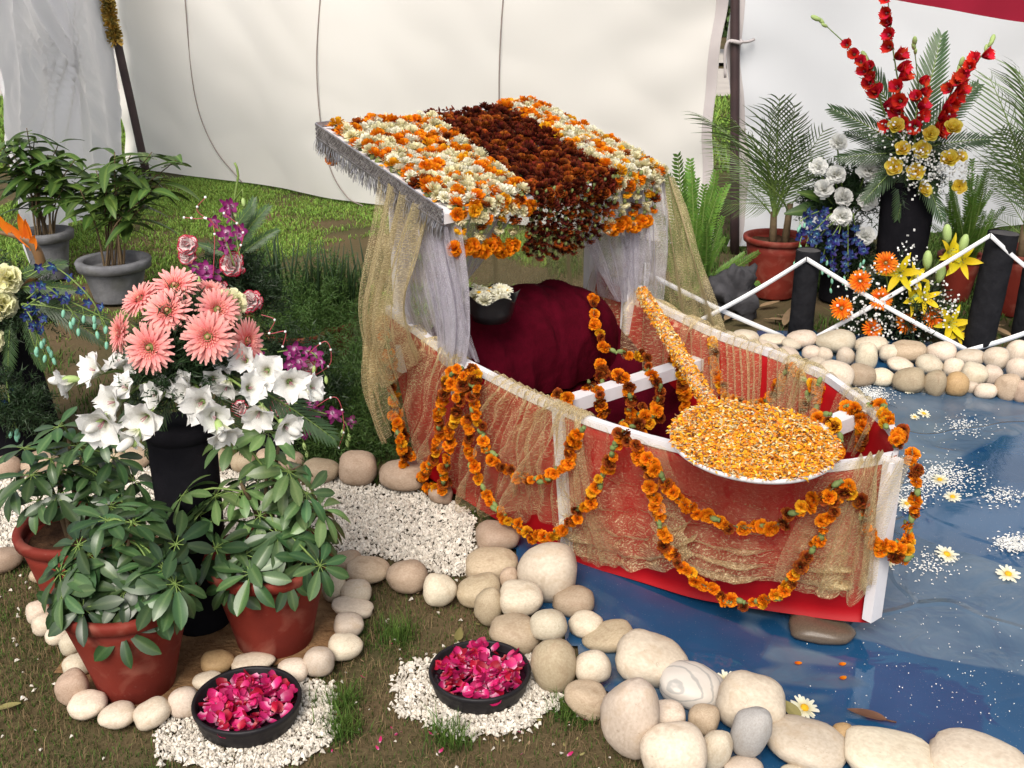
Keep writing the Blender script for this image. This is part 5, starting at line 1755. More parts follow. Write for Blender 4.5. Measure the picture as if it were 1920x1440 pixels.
def far_net(label, top, bot, seed, folds=5, amp=.012):
    Tp = smooth_path([Vector((*hull_at(*p, _fg), 0)) for p in top], 30)
    Bp = smooth_path([Vector((*hull_at(*p, _fg), 0)) for p in bot], 30)
    def fn(u, v):
        a, b = lerp_path(Tp, u), lerp_path(Bp, u)
        if v < .2:
            k = 1 - v / .2
            return FS(a.x, 0, -.03 + .07 * k) + Vector((0, 0, .018 + .006 * math.sin(20 * u + seed) - .06 * max(0, k - .5)))
        v2 = (v - .2) / .8
        ph = 6.28 * folds * u + seed + noise.noise(Vector((u * 6, v * 3, seed)))
        return FS(a.x + (b.x - a.x) * v2, max(0, a.y * (1 - v2) + b.y * v2), -.03 - amp * (1 + math.sin(ph)))
    return surf('net_drape', fn, 90, 36, 'net_gold', label, 'net drape', GN, ulen=.4, vlen=.35)
far_net('gold net draped inside the far gunwale under the canopy', [(1120, 545), (1180, 565), (1250, 590), (1320, 615)], [(1130, 720), (1180, 745), (1240, 740), (1290, 690)], 1, 5, .02)
far_net('gold net thrown over the far gunwale behind the paddle', [(1372, 632), (1410, 645), (1448, 657)], [(1372, 770), (1410, 790), (1440, 790)], 2, 6)
far_net('gold net draped over the far gunwale halfway to the bow', [(1480, 668), (1510, 680), (1530, 690)], [(1440, 780), (1480, 800), (1490, 800)], 4, 4)
far_net('gold net hung between two folds along the inner far side', [(1455, 655), (1500, 672), (1560, 700)], [(1450, 770), (1500, 790), (1540, 800)], 5, 5)
far_net('gold net lying over the far gunwale beside the paddle handle', [(1290, 605), (1330, 618), (1365, 632)], [(1300, 680), (1335, 720), (1365, 740)], 6, 4)
far_net('gold net draped over the far gunwale near the bow', [(1590, 715), (1625, 745), (1655, 785)], [(1560, 800), (1600, 830), (1620, 850)], 3, 4)
# ---------------------------------------------------------------- inside: cushion, cloth, bowl
def cushion():
    def fn(u, v):
        a = math.pi * (v * 1.25 - .12)
        w = -.37 + .72 * u
        endr = (math.sin(math.pi * min(1, max(0, .05 + .9 * u)))) ** .35
        cr = 0.0
        for u0, sl, wd in ((.1, .25, .03), (.22, -.2, .025), (.35, .3, .035), (.5, -.12, .03), (.62, .28, .025), (.78, -.3, .03), (.9, .1, .03)):
            cr -= .05 * math.exp(-((u - u0 - sl * (v - .5) - .03 * noise.noise(Vector((v * 4, u0 * 9, 2)))) / wd) ** 2) * (.4 + .6 * abs(math.sin(5 * v + u0 * 9)))
        fold = cr + .06 * (1 - abs(noise.noise(Vector((u * 5 + v * 3, v * 2.2 - u * 2, 11)))) * 4) 
        rr = 1 + max(-.03, fold) + .10 * noise.noise(Vector((u * 4, v * 3, 1))) + .05 * noise.noise(Vector((u * 14 + v * 5, v * 5, 2))) + .02 * math.sin(26 * u + 9 * v + 3 * noise.noise(Vector((u * 5, v * 4, 7))))
        s = 1.37 - .17 * math.cos(a) * rr * endr
        z = .40 + (.215 * math.sin(a) * rr * endr if math.sin(a) > 0 else .25 * math.sin(a))
        return W(s, w * (.96 + .04 * endr), z)
    surf('cushion', fn, 150, 70, 'maroon_cloth', 'plump maroon cloth bolster inside the boat under the canopy', 'cushion', None, .7, .5)
cushion()
def floor_cloth():
    def fn(u, v):
        s = 1.32 - .78 * v
        w = -(wtn(s) - .05) + (wtn(s) + wtf(s) - .11) * u
        z = .34 - .22 * min(1, v * 1.6) ** .8 + .018 * noise.noise(Vector((u * 7, v * 9, 4))) + .012 * math.sin(14 * u + 6 * v)
        edge = max(abs(u - .5) * 2 - .8, 0) / .2
        return W(s, w, z + .08 * edge)
    surf('floor_cloth', fn, 70, 60, 'maroon_cloth', 'dark maroon cloth spread over the floor of the boat', 'cloth', None, .8, .8)
floor_cloth()
bp_ = G(922, 600, .60)
bowl_in = thing('flower_bowl', 'black ribbed bowl with wavy rim holding white chrysanthemums on the bolster', 'bowl', bp_)
mb = MB()
pr_ = [(.02, 0), (.055, .002), (.066, .03), (.078, .075), (.083, .08), (.078, .076), (.066, .04), (.055, .03), (.0, .03)]
n_ = 40
V_ = []
for r_, z in pr_:
    for j in range(n_):
        a = 6.28 * j / n_
        k = 1 + (.07 * math.sin(5 * a) if z > .06 else .015 * math.sin(20 * a))
        zz = z + (.012 * math.sin(5 * a + 1) if z > .06 else 0)
        V_.append(bp_ + Vector((r_ * k * math.cos(a), r_ * k * math.sin(a), zz)))
mb.add(V_, [(i * n_ + j, i * n_ + (j + 1) % n_, (i + 1) * n_ + (j + 1) % n_, (i + 1) * n_ + j) for i in range(len(pr_) - 1) for j in range(n_)])
part(bowl_in, 'bowl', mb, ['black_glaze'])
for k in range(16):
    a, r_ = rnd.uniform(0, 6.28), .06 * math.sqrt(rnd.random())
    put(bowl_in, 'chrysanthemum', pick('mum_white'), aim(bp_ + Vector((r_ * math.cos(a), r_ * math.sin(a), .066 + rnd.uniform(0, .015))), Vector((0, -.3, 1)) + jitter(.4), .024))
for k in range(7):
    a, r_ = rnd.uniform(0, 6.28), .05 * math.sqrt(rnd.random())
    put(bowl_in, 'daisy', pick('daisy'), aim(bp_ + Vector((r_ * math.cos(a), r_ * math.sin(a), .085 + rnd.uniform(0, .01))), Vector((0, -.3, 1)) + jitter(.4), .022))

# ---------------------------------------------------------------- the round paddle under petals
pc = G(1410, 842, .525)
hp0, hp1 = G(1342, 776, .535), D(1204, 548, 3.5)
hd = (hp1 - hp0).normalized()
oar = thing('paddle', 'round white paddle strewn with orange and cream petals, laid across the bow', 'paddle', pc)
to_h = Vector((hp0.x - pc.x, hp0.y - pc.y, 0)).normalized()
sdv = Vector((-to_h.y, to_h.x, 0))
RB = .198
NK = (hp0 - pc).length
def outline(a, k=1.0):
    c, s_ = math.cos(a), math.sin(a)
    r_ = RB * (1 + .03 * math.cos(2 * a))
    q = Vector((c * r_, s_ * r_))
    if c > 0:                                            # drawn out towards the handle
        t_ = max(0, (c - .55) / .45)
        q.x += (NK - RB + .015) * t_ ** 2
        q.y *= 1 - .1 * t_
    return q * k
def blade_pt(a, k, z):
    q = outline(a, k)
    tilt = -.02 * q.x / RB
    return pc + to_h * q.x + sdv * q.y + Vector((0, 0, z + .018 * k * k - tilt * .3))
mb = MB()
n_ = 64
lv = [(.0, -.012), (.5, -.012), (.96, -.008), (1.0, -.003), (1.0, .006), (.97, .006), (.955, .002), (.5, 0), (0, 0)]
V_ = [blade_pt(6.28318 * j / n_, k, z) for k, z in lv for j in range(n_)]
mb.add(V_, [(i * n_ + j, i * n_ + (j + 1) % n_, (i + 1) * n_ + (j + 1) % n_, (i + 1) * n_ + j) for i in range(len(lv) - 1) for j in range(n_)])
part(oar, 'blade', mb, ['paint_white'])
mb = MB()
mb.tube([hp0 - hd * .06, hp0, hp0.lerp(hp1, .5), hp1, hp1 + hd * .03], [.015, .0165, .016, .015, .015], 10)
part(oar, 'handle', mb, ['paint_white'])
def scatter(name, n_, fn, ln):
    V_, F_, mi = [], [], []
    me_v, me_f = [], []
    mb = MB()
    for k in range(n_):
        p, nn = fn()
        d = (Vector((rnd.gauss(0, 1), rnd.gauss(0, 1), rnd.gauss(0, 1))))
        d = (d - nn * d.dot(nn) * rnd.uniform(.5, .95)).normalized()
        q = nn + jitter(.8)
        x = d.cross(q).normalized()
        L_ = ln * rnd.uniform(.6, 1.4)
        w = L_ * rnd.uniform(.14, .3)
        up = x.cross(d) * L_ * .18
        r_ = rnd.random()
        mb.add([p, p + d * L_ * .5 + x * w + up, p + d * L_, p + d * L_ * .5 - x * w + up], [(0, 1, 2, 3)], 0 if r_ < .66 else (1 if r_ < .9 else 2))
    o = part(oar, name, mb, ['petal_mix', 'petal_cream', 'petal_dark'], smooth=False)
    o['kind'] = 'stuff'
def on_blade():
    while True:
        a, k = rnd.uniform(0, 6.283), math.sqrt(rnd.random())
        p = blade_pt(a, k * rnd.choice((.97, .985, 1.0, 1.012)), .005)
        return p + Vector((0, 0, rnd.random() ** 2 * .013)), Vector((0, 0, 1))
def on_handle():
    u = rnd.uniform(-.05, 1.0)
    n2 = (hd.orthogonal().normalized() * rnd.gauss(0, 1) + hd.cross(hd.orthogonal()).normalized() * rnd.gauss(0, 1)).normalized()
    return hp0.lerp(hp1, u) + n2 * (.016 + .005 * rnd.random()), n2
scatter('blade_petals', 15000, on_blade, .0115)
scatter('handle_petals', 7000, on_handle, .0105)
# ================================================================== pots, bowls and leafy plants
mat('terracotta', (0.21, 0.025, 0.014), (0.125, 0.016, 0.01), rough=0.75, scale=7, detail=8, bump=0.12, bscale=45, obj=0.08, spec=0.25)
mat('concrete', (0.19, 0.19, 0.2), (0.115, 0.115, 0.125), rough=0.85, scale=14, detail=8, bump=0.25, bscale=70, spec=0.15)
mat('black_pot', (0.009, 0.008, 0.01), (0.018, 0.016, 0.018), rough=0.5, spec=0.25, scale=25, bump=0.15, bscale=60)
mat('dark_water', (0.012, 0.006, 0.01), rough=0.06, spec=0.5)
mat('black_board', (0.006, 0.006, 0.008), (0.012, 0.011, 0.014), rough=0.9, scale=12, bump=0.3, bscale=40, spec=0.08)

weather('terracotta', (0.34, 0.13, 0.09), 0.55, 0.0, k=7.0)
weather('concrete', (0.075, 0.075, 0.06), 0.7, 0.2, k=6.0)
def pot_parts(root, c, r0, r1, h, m='terracotta', rim=.013, rimh=.03, soil=.035):
    Mt = Matrix.Translation(c)
    mb = MB()
    pr_ = [(0, .0), (r0 * .97, 0), (r0, .006)] + [(r0 + (r1 - r0) * (k / 6) ** 1.1, .006 + (h - rimh - .006) * k / 6) for k in range(1, 7)]
    pr_ += [(r1 - .016, h - rimh), (r1 - .02, h - .06), (0, h - .075)]
    mb.lathe(pr_, 40, Mt, wob=.006)
    part(root, 'pot', mb, [m])
    mb = MB()
    q = r1 + .002
    mb.lathe([(q, h - rimh), (q + rim * .8, h - rimh + .004), (q + rim, h - .008), (q + rim * .8, h), (q - .006, h), (q - .012, h - .006), (q - .012, h - rimh)], 40, Mt, wob=.006)
    part(root, 'rim', mb, [m])
    mb = MB()
    n_ = 24
    V_ = [c + Vector((0, 0, h - soil))]
    for k in (0.4, .75, 1):
        for j in range(n_):
            a = 6.28318 * j / n_
            V_.append(c + Vector(((r1 - .013) * k * math.cos(a), (r1 - .013) * k * math.sin(a), h - soil + .012 * noise.noise(Vector((k * 5 * math.cos(a), k * 5 * math.sin(a), c.x))))))
    f_ = [(0, 1 + j, 1 + (j + 1) % n_) for j in range(n_)]
    for k in range(2):
        f_ += [(1 + k * n_ + j, 1 + (k + 1) * n_ + j, 1 + (k + 1) * n_ + (j + 1) % n_, 1 + k * n_ + (j + 1) % n_) for j in range(n_)]
    mb.add(V_, f_)
    part(root, 'soil', mb, ['soil'])

def schefflera_plant(label, base, r0, r1, h, spots, Yc, seed, fill=10, size=.1, young=(), sth=.08):
    root = thing('potted_plant', label, 'potted plant', base, 'umbrella plants in red pots')
    pot_parts(root, base, r0, r1, h)
    top = base + Vector((0, 0, h - .04))
    stems = []
    for k in range(4):
        a = k * 1.6 + seed
        e = top + Vector((.05 * math.cos(a), .04 * math.sin(a), sth + .04 * k))
        mb = MB()
        pth = smooth_path([top + Vector((.02 * math.cos(a), .02 * math.sin(a), -.02)), top.lerp(e, .5) + jitter(.012), e], 8)
        mb.tube(pth, [.009 - .0006 * q for q in range(9)], 6)
        part(root, 'stem', mb, ['stem_brown'])
        stems.append(pth)
    pts = []
    for i, (x, y) in enumerate(spots):
        p = D(x, y, Yc)
        rad = p - (top + Vector((0, 0, .1)))
        # fuller towards the viewer: lower leaves stand further out
        f_ = max(0.0, min(1.0, (top.z + .16 - p.z) / .22))
        p = D(x, y, Yc - .02 - .13 * f_ + rnd.uniform(-.02, .02))
        pts.append((p, i in young))
    for k in range(fill):
        a, e = rnd.uniform(0, 6.28), rnd.uniform(-.2, 1.2)
        d = dirn(e, a)
        pts.append((top + Vector((0, 0, .08)) + Vector((d.x * r1 * 1.05, abs(d.y) * r1 * .9, d.z * .16)), False))
    for p, yg in pts:
        out_ = p - (top + Vector((0, .02, .0)))
        nrm_ = Vector((out_.x * 1.6, out_.y * 1.4 - .05, max(.10, out_.z * 1.3 + .1))).normalized() + jitter(.22)
        s_ = size * 1.05 * rnd.uniform(.85, 1.12)
        q = put(root, 'leaf', pick('schefflera_young' if yg else 'schefflera'), aim(p, nrm_, s_))
        st_ = min((pp for st in stems for pp in st), key=lambda v: (v - p).length + rnd.uniform(0, .05))
        mid = st_.lerp(p, .5) + Vector((0, 0, .015))
        mb = MB()
        mb.tube(smooth_path([st_, mid, p - nrm_.normalized() * .004], 6), .0028, 4, cap=False)
        part(root, 'leaf_stalk', mb, ['stem_green'])
    return root
schefflera_plant('umbrella plant in the front red pot, leaves hanging over its rim', G(258, 1283), .088, .146, .262,
    [(184, 1076), (282, 1058), (231, 1180), (310, 1067), (249, 980), (284, 1018), (167, 1040), (231, 1111), (147, 1022), (112, 1075), (156, 1140), (329, 1095), (213, 1013), (293, 1115), (330, 1020), (200, 975), (120, 1110), (262, 1080), (125, 1125), (175, 1128), (220, 1145), (275, 1125), (325, 1110)], 2.19, 1, 2, .097)
schefflera_plant('umbrella plant in the right red pot with the tallest pale top leaves', G(517, 1200), .093, .142, .25,
    [(342, 929), (404, 929), (338, 991), (404, 1027), (487, 967), (551, 938), (582, 991), (524, 1062), (573, 1049), (431, 1095), (502, 808), (436, 825), (498, 862), (542, 884), (373, 964), (455, 920), (530, 905), (600, 955), (460, 1040), (520, 1000), (575, 925), (470, 1075), (540, 1085), (600, 1060), (430, 1060)], 2.36, 2, 2, .092, young=(0, 1, 4, 5, 10, 11, 12, 13, 15, 16, 17), sth=.2)
schefflera_plant('darker umbrella plant in the rear red pot at the left', G(165, 1140), .09, .135, .25,
    [(44, 840), (71, 938), (147, 836), (173, 884), (107, 929), (213, 858), (30, 915), (124, 884), (160, 929), (95, 860), (205, 905), (230, 940), (60, 890), (110, 800), (190, 820), (250, 900)], 2.5, 3, 2, .092, sth=.16)

# ---------------------------------------------------------------- bowls of rose petals
def rose_petal(name, m):
    out = []
    for k in range(3):
        mb = MB()
        mb.petal(Matrix(), 1.0, .95, 4, 4, shape=lambda u: .25 + .8 * math.sin(math.pi * min(1, .1 + .72 * u)), curl=.25, cup=.4, wave=.04)
        out.append(mb.mesh(name, [m]))
    ML[name] = out
rose_petal('petal_rose', 'petal_rose')
rose_petal('petal_red', 'petal_red')
def petal_bowl(label, c, r_, h, n_, seed):
    root = thing('petal_bowl', label, 'bowl', c, 'black bowls of rose petals')
    Mt = Matrix.Translation(c)
    mb = MB()
    mb.lathe([(0, 0), (r_ * .86, 0), (r_ * .93, .008), (r_ * .98, h * .5), (r_, h * .72), (r_ * 1.03, h * .8), (r_ * 1.035, h * .93), (r_ * 1.02, h), (r_ * .975, h), (r_ * .955, h * .94), (r_ * .93, h * .5), (r_ * .8, .012), (0, .012)], 56, Mt, wob=.004)
    part(root, 'bowl', mb, ['black_pot'])
    mb = MB()
    mb.lathe([(0, h * .62), (r_ * .935, h * .62)], 40, Mt)
    part(root, 'water', mb, ['dark_water'])
    for k in range(n_):
        a, q = rnd.uniform(0, 6.28), math.sqrt(rnd.random()) * r_ * .83
        p = c + Vector((q * math.cos(a), q * math.sin(a), h * .66 + rnd.random() * .016))
        put(root, 'petal', pick('petal_rose' if rnd.random() < .72 else 'petal_red'), aim(p, Vector((0, 0, 1)) + jitter(.75), rnd.uniform(.02, .032)))
    return root
petal_bowl('black clay bowl of pink rose petals beside the front red pot', G(467, 1348), .118, .058, 210, 1)
petal_bowl('black clay bowl of pink rose petals touching the heaped stones', G(900, 1290), .116, .055, 210, 2)

# ---------------------------------------------------------------- grey pots with mango-leaved shrubs
def shrub(label, base, r0, r1, h, spots, Yc, nleaf, lsize, group):
    root = thing('potted_shrub', label, 'potted shrub', base, group)
    pot_parts(root, base, r0, r1, h, 'concrete', rim=.03, rimh=.05, soil=.06)
    top = base + Vector((0, 0, h - .06))
    for i, (x, y) in enumerate(spots):
        e = D(x, y, Yc + rnd.uniform(-.15, .15))
        b0 = top + Vector((rnd.uniform(-.06, .06), rnd.uniform(-.05, .05), 0))
        mb = MB()
        pth = smooth_path([b0, Vector((b0.x * .75 + e.x * .25, b0.y * .8 + e.y * .2, b0.z * .45 + e.z * .55)), e], 14)
        mb.tube(pth, [.0065 - .0003 * q for q in range(15)], 5)
        part(root, 'stem', mb, ['stem_brown'])
        for k in range(nleaf):
            u = 1 - .45 * (k / nleaf) ** 1.1
            q = u * 14
            j = min(int(q), 13)
            p = pth[j].lerp(pth[j + 1], q - j)
            a = k * 2.4 + i
            d = Vector((math.cos(a), math.sin(a), rnd.uniform(-.25, .5)))
            put(root, 'leaf', pick('mango_leaf'), orient(p + jitter(.03), d, Vector((0, 0, 1)) + jitter(.3), lsize * rnd.uniform(.7, 1.2)))
    return root
shrub('leafy green shrub in the near grey pot by the lawn', G(222, 560), .115, .152, .21, [(215, 285), (285, 285), (250, 330), (180, 320), (310, 330), (225, 370), (150, 355), (270, 385), (200, 345), (330, 300), (245, 290), (290, 355)], 5.35, 11, .18, 'green shrubs in grey pots')
shrub('leafy green shrub in the far grey pot against the grey curtain', G(98, 520), .085, .115, .26, [(65, 255), (110, 270), (25, 290), (140, 300), (80, 320), (40, 350), (120, 350), (170, 330), (20, 320), (90, 290), (50, 240), (0, 270), (150, 340)], 5.75, 11, .19, 'green shrubs in grey pots')
# ---------------------------------------------------------------- asparagus ferns
def asparagus(label, base, pot, rad, n_, seed, up, ln, zc, shoots=0):
    root = thing('asparagus_fern', label, 'asparagus fern', base, 'asparagus ferns beside the boat')
    if pot:
        pot_parts(root, base, pot * .75, pot, .17, rim=.012, rimh=.025)
    me = rag(n_, rad, ln, .0016, seed, 'leaf_asparagus', up=up, zc=zc)
    o = put(root, 'foliage', me, Matrix.Translation(base))
    o['kind'] = 'stuff'
    for k in range(shoots):
        a = rnd.uniform(0, 6.28)
        p = base + Vector((.2 * rnd.uniform(-1, 1), .08 * math.sin(a), .25))
        e = p + Vector((rnd.uniform(-.06, .06), rnd.uniform(-.05, .05), rnd.uniform(.16, .3)))
        mb = MB()
        mb.tube([p, p.lerp(e, .6), e], [.006, .0045, .001], 5)
        part(root, 'shoot', mb, ['leaf_dark'])
    return root
asparagus('bushy asparagus fern with upright shoots in the back terracotta pot', G(612, 668), .13, .30, 26000, 1, .9, .02, .2, shoots=46)
asparagus('sprawling asparagus fern on the ground against the stern net', G(700, 800), 0, .34, 34000, 2, .8, .018, .1)
asparagus('low asparagus fern spilling towards the stones behind the gravel', G(640, 850), 0, .24, 20000, 3, .5, .018, .05)
asparagus('tall dark asparagus fern behind the red and white carnations', G(470, 640), .12, .30, 20000, 4, 1.2, .02, .22, shoots=16)
asparagus('asparagus fern in the small terracotta pot right of the pink gerberas', G(560, 690), .12, .22, 14000, 5, .6, .018, .17)
# ================================================================== flower arrangements
def stalk(root, pts, r_=.0035, m='stem_green', name='stem'):
    mb = MB()
    mb.tube(smooth_path(pts, 10), r_, 5)
    return part(root, name, mb, [m])
def pedestal(label, base, r0, r1, h, group='black flower stands'):
    root = thing('flower_stand', label, 'flower stand', base, group)
    mb = MB()
    mb.lathe([(0, 0), (r0, 0), (r0 * 1.0, .01), ((r0 + r1) / 2, h * .5), (r1, h - .01), (r1 * .98, h), (0, h)], 20, Matrix.Translation(base), wob=.01)
    part(root, 'drum', mb, ['black_board'])
    mb = MB()
    mb.lathe([(r1 * 1.0, h - .03), (r1 * 1.04, h - .028), (r1 * 1.04, h - .004), (r1 * 1.0, h - .002)], 20, Matrix.Translation(base))
    part(root, 'band', mb, ['black_board'])
    return root
def rag_part(root, c, rad, n_, seed, m='leaf_dark', up=1.0, ln=.022, w=.002):
    o = put(root, 'foliage', rag(n_, rad, ln, w, seed, m, up=up), Matrix.Translation(c))
    o['kind'] = 'stuff'
    return o
def facing(vx, vy, vz=1.0):
    """towards the viewer by default: x right, y up, z to the camera"""
    return Vector((vx, -vz, vy + .35 * vz))
def glad_spike(root, pts, blossoms, kind, size, buds=2, green='bud_green'):
    pth = smooth_path(pts, 20)
    mb = MB()
    mb.tube(pth, [.005 - .00015 * k for k in range(21)], 6)
    sp_ = part(root, 'gladiolus_spike', mb, ['stem_green'])
    for u, d, s_ in blossoms:
        i = min(int(u * 20), 19)
        p = pth[i].lerp(pth[i + 1], u * 20 - i)
        d = Vector(d).normalized()
        put(sp_, 'blossom', pick(kind), aim(p + d * .008, d, size * s_))
    e = (pth[-1] - pth[-3]).normalized()
    for k in range(buds):
        put(sp_, 'bud', pick('bud_green' if k else green), aim(pth[-1] - e * .022 * k, e + jitter(.3), .045 * (1 - .15 * k)))
    return sp_

# ---- front: pink gerberas over white gladioli
bs_ = G(381, 1165)
pedestal('black drum stand under the pink gerberas between the red pots', bs_, .073, .082, .56)
fa = thing('flower_arrangement', 'arrangement of pink gerberas above drooping white gladioli on a black stand', 'flower arrangement', bs_ + Vector((0, 0, .56)))
core = D(345, 690, bs_.y)
rag_part(fa, core, .17, 16000, 11, up=.8)
rag_part(fa, D(345, 640, bs_.y), .13, 9000, 12, up=.8)
for x, y, Y, d, f_ in [(327, 535, 2.50, .108, (.05, .75, .6)), (262, 560, 2.47, .095, (-.45, .7, .6)), (314, 583, 2.40, .112, (-.05, .5, .8)), (408, 580, 2.44, .1, (.45, .35, .8)), (225, 624, 2.42, .095, (-.75, .05, .6)),
                       (280, 652, 2.33, .113, (-.12, .0, 1)), (390, 632, 2.34, .115, (.1, .1, 1)), (464, 640, 2.43, .105, (1.0, .05, .42)), (398, 545, 2.55, .085, (.4, .8, .1))]:
    p = D(x, y, Y)
    dv = facing(*f_)
    put(fa, 'gerbera', pick('gerbera_pink'), aim(p, dv, d / 2 * 1.13))
    stalk(fa, [p - dv.normalized() * .01, p.lerp(core, .5) - dv.normalized() * .02, core])
put(fa, 'carnation', pick('carnation_yellow'), aim(D(432, 572, 2.5), facing(.6, .3, .6), .04))
o_ = D(350, 705, 2.4)
GW = [([o_, D(230, 695, 2.4), D(130, 715, 2.36)], [(.45, (-.5, -.3, .9), .9), (.66, (-.6, -.6, .45), 1.0), (.92, (-.9, -.3, -.2), .85), (.35, (-.2, -.5, .5), .7)]),
      ([o_, D(270, 720, 2.36), D(190, 790, 2.27)], [(.4, (.2, -.7, -.3), .7), (.62, (-.4, -.6, .5), .85), (.75, (-.5, -.9, .2), 1.05), (.92, (-.1, -1, -.25), 1.25)]),
      ([o_, D(315, 730, 2.34), D(250, 822, 2.24)], [(.35, (-.3, -.6, .1), .7), (.55, (-.5, -.7, .1), .8), (.75, (-.2, -1, -.1), 1.15), (.9, (-.5, -.8, -.5), .8)]),
      ([o_, D(372, 730, 2.34), D(415, 800, 2.25)], [(.3, (-.4, -.7, .2), .8), (.5, (-.5, -.8, .0), .95), (.66, (.0, -1, .1), 1.15), (.8, (.4, -.9, -.1), 1.0), (.95, (.5, -.7, -.6), .95)]),
      ([o_, D(430, 710, 2.37), D(535, 800, 2.28)], [(.3, (.3, -.7, -.1), .75), (.5, (-.1, -.8, -.5), .8), (.64, (.6, -.6, .3), .95), (.8, (-.1, -.9, -.4), 1.0), (.96, (.6, -.8, -.1), .9)]),
      ([o_, D(450, 675, 2.42), D(575, 730, 2.36)], [(.35, (.4, -.6, .3), .8), (.58, (-.2, -.8, .5), 1.0), (.72, (.1, -.9, .2), 1.05), (.86, (.4, -.9, .1), 1.15), (.97, (.9, -.4, .1), .8)])]
for pts, bl in GW:
    glad_spike(fa, pts, bl, 'glad_white', .052, 2, 'bud_white')
for (x0, y0), (x1, y1), ln in [((330, 720), (250, 860), .2), ((300, 700), (200, 800), .16), ((420, 700), (640, 790), .22), ((400, 720), (470, 850), .15)]:
    a, b = D(x0, y0, 2.42), D(x1, y1, 2.36)
    put(fa, 'palm_leaf', pick('palm_leaf'), orient(a, b - a, Vector((0, -.6, .8)), (b - a).length))

# ---- left edge: bird of paradise, pale carnations, blue orchids
lb = G(35, 830)
pedestal('tapering black stand at the left edge of the picture', lb, .15, .085, .52)
la = thing('flower_arrangement', 'arrangement of bird of paradise, yellow carnations and blue orchids at the left edge', 'flower arrangement', lb + Vector((0, 0, .52)))
lc = D(20, 580, lb.y)
rag_part(la, lc, .2, 14000, 21, up=.8)
rag_part(la, D(20, 760, lb.y - .16), .16, 8000, 22, up=.5)
for x, y, s_ in [(14, 522, .05), (4, 572, .052), (4, 745, .045), (-20, 640, .05)]:
    put(la, 'carnation', pick('carnation_yellow'), aim(D(x, y, lb.y - .12), facing(.4, .2, .9), s_))
mat('paradise_orange', (0.85, 0.27, 0.01), (0.75, 0.12, 0.01), rough=0.5, scale=12, trans=0.2)
mat('paradise_beak', (0.11, 0.085, 0.05), (0.3, 0.13, 0.04), rough=0.5, scale=10)
mb = MB()
bk = [D(-30, 432, lb.y - .1), D(20, 440, lb.y - .12), D(58, 455, lb.y - .12), D(76, 490, lb.y - .11), D(70, 512, lb.y - .1), D(45, 540, lb.y - .06)]
mb.tube(smooth_path(bk, 24), [.004 + .013 * min(1, k / 12) if k < 16 else .017 - .0008 * (k - 16) for k in range(25)], 8)
beak = part(la, 'bird_of_paradise', mb, ['paradise_beak'])
for (x0, y0), (x1, y1), w in [((55, 462), (38, 400), .03), ((60, 465), (12, 415), .022), ((62, 470), (68, 440), .03), ((20, 440), (-10, 395), .025), ((58, 462), (50, 410), .026)]:
    a, b = D(x0, y0, lb.y - .12), D(x1, y1, lb.y - .14)
    mb = MB()
    mb.petal(orient(a, b - a, Vector((0, -1, .3))), (b - a).length * 1.05, w, 6, 2, shape=lambda u: math.sin(math.pi * min(1, .1 + .88 * u)) ** .7, curl=.1, cup=.5)
    part(beak, 'petal', mb, ['paradise_orange'])
for (x0, y0), (x1, y1) in [((30, 540), (120, 525)), ((40, 570), (180, 575)), ((45, 585), (75, 690)), ((30, 520), (100, 480)), ((20, 600), (10, 700)), ((60, 560), (190, 620))]:
    a, b = D(x0, y0, lb.y - .1), D(x1, y1, lb.y - .16)
    put(la, 'palm_leaf', pick('palm_leaf'), orient(a, b - a, Vector((0, -.7, .7)), (b - a).length * 1.05))
def orchid_spray(root, pts, n_, kind, budk, size, nb=4):
    pth = smooth_path(pts, 20)
    mb = MB()
    mb.tube(pth, .0025, 5)
    sp_ = part(root, 'orchid_spray', mb, ['stem_green'])
    for k in range(n_):
        u = .25 + .5 * k / max(1, n_ - 1)
        p = pth[int(u * 20)] + jitter(.02)
        put(sp_, 'blossom', pick(kind), aim(p, facing(rnd.uniform(-.7, .7), rnd.uniform(-.5, .4), 1), size * rnd.uniform(.8, 1.15)))
    for k in range(nb):
        u = .78 + .22 * k / max(1, nb - 1)
        p = pth[min(20, int(u * 20))]
        q = p + Vector((rnd.uniform(-.02, .02), -.01, -.025))
        mb = MB()
        mb.tube([p, p.lerp(q, .5) + Vector((0, 0, .006)), q], .0012, 4)
        part(sp_, 'bud_stalk', mb, ['stem_green'])
        put(sp_, 'bud', pick(budk), aim(q, Vector((rnd.uniform(-.3, .3), -.2, -1)), .026))
    return sp_
yq = lb.y - .17
for pts in ([(50, 560), (90, 540), (150, 600)], [(45, 575), (100, 555), (215, 605)], [(55, 585), (70, 590), (95, 655)], [(50, 520), (100, 500), (170, 560), (200, 625)], [(10, 690), (20, 770), (30, 800)], [(40, 570), (60, 600), (75, 650)]):
    orchid_spray(la, [D(x, y, yq + rnd.uniform(-.03, .03)) for x, y in pts], 5, 'orchid_blue', 'bud_teal', .021)

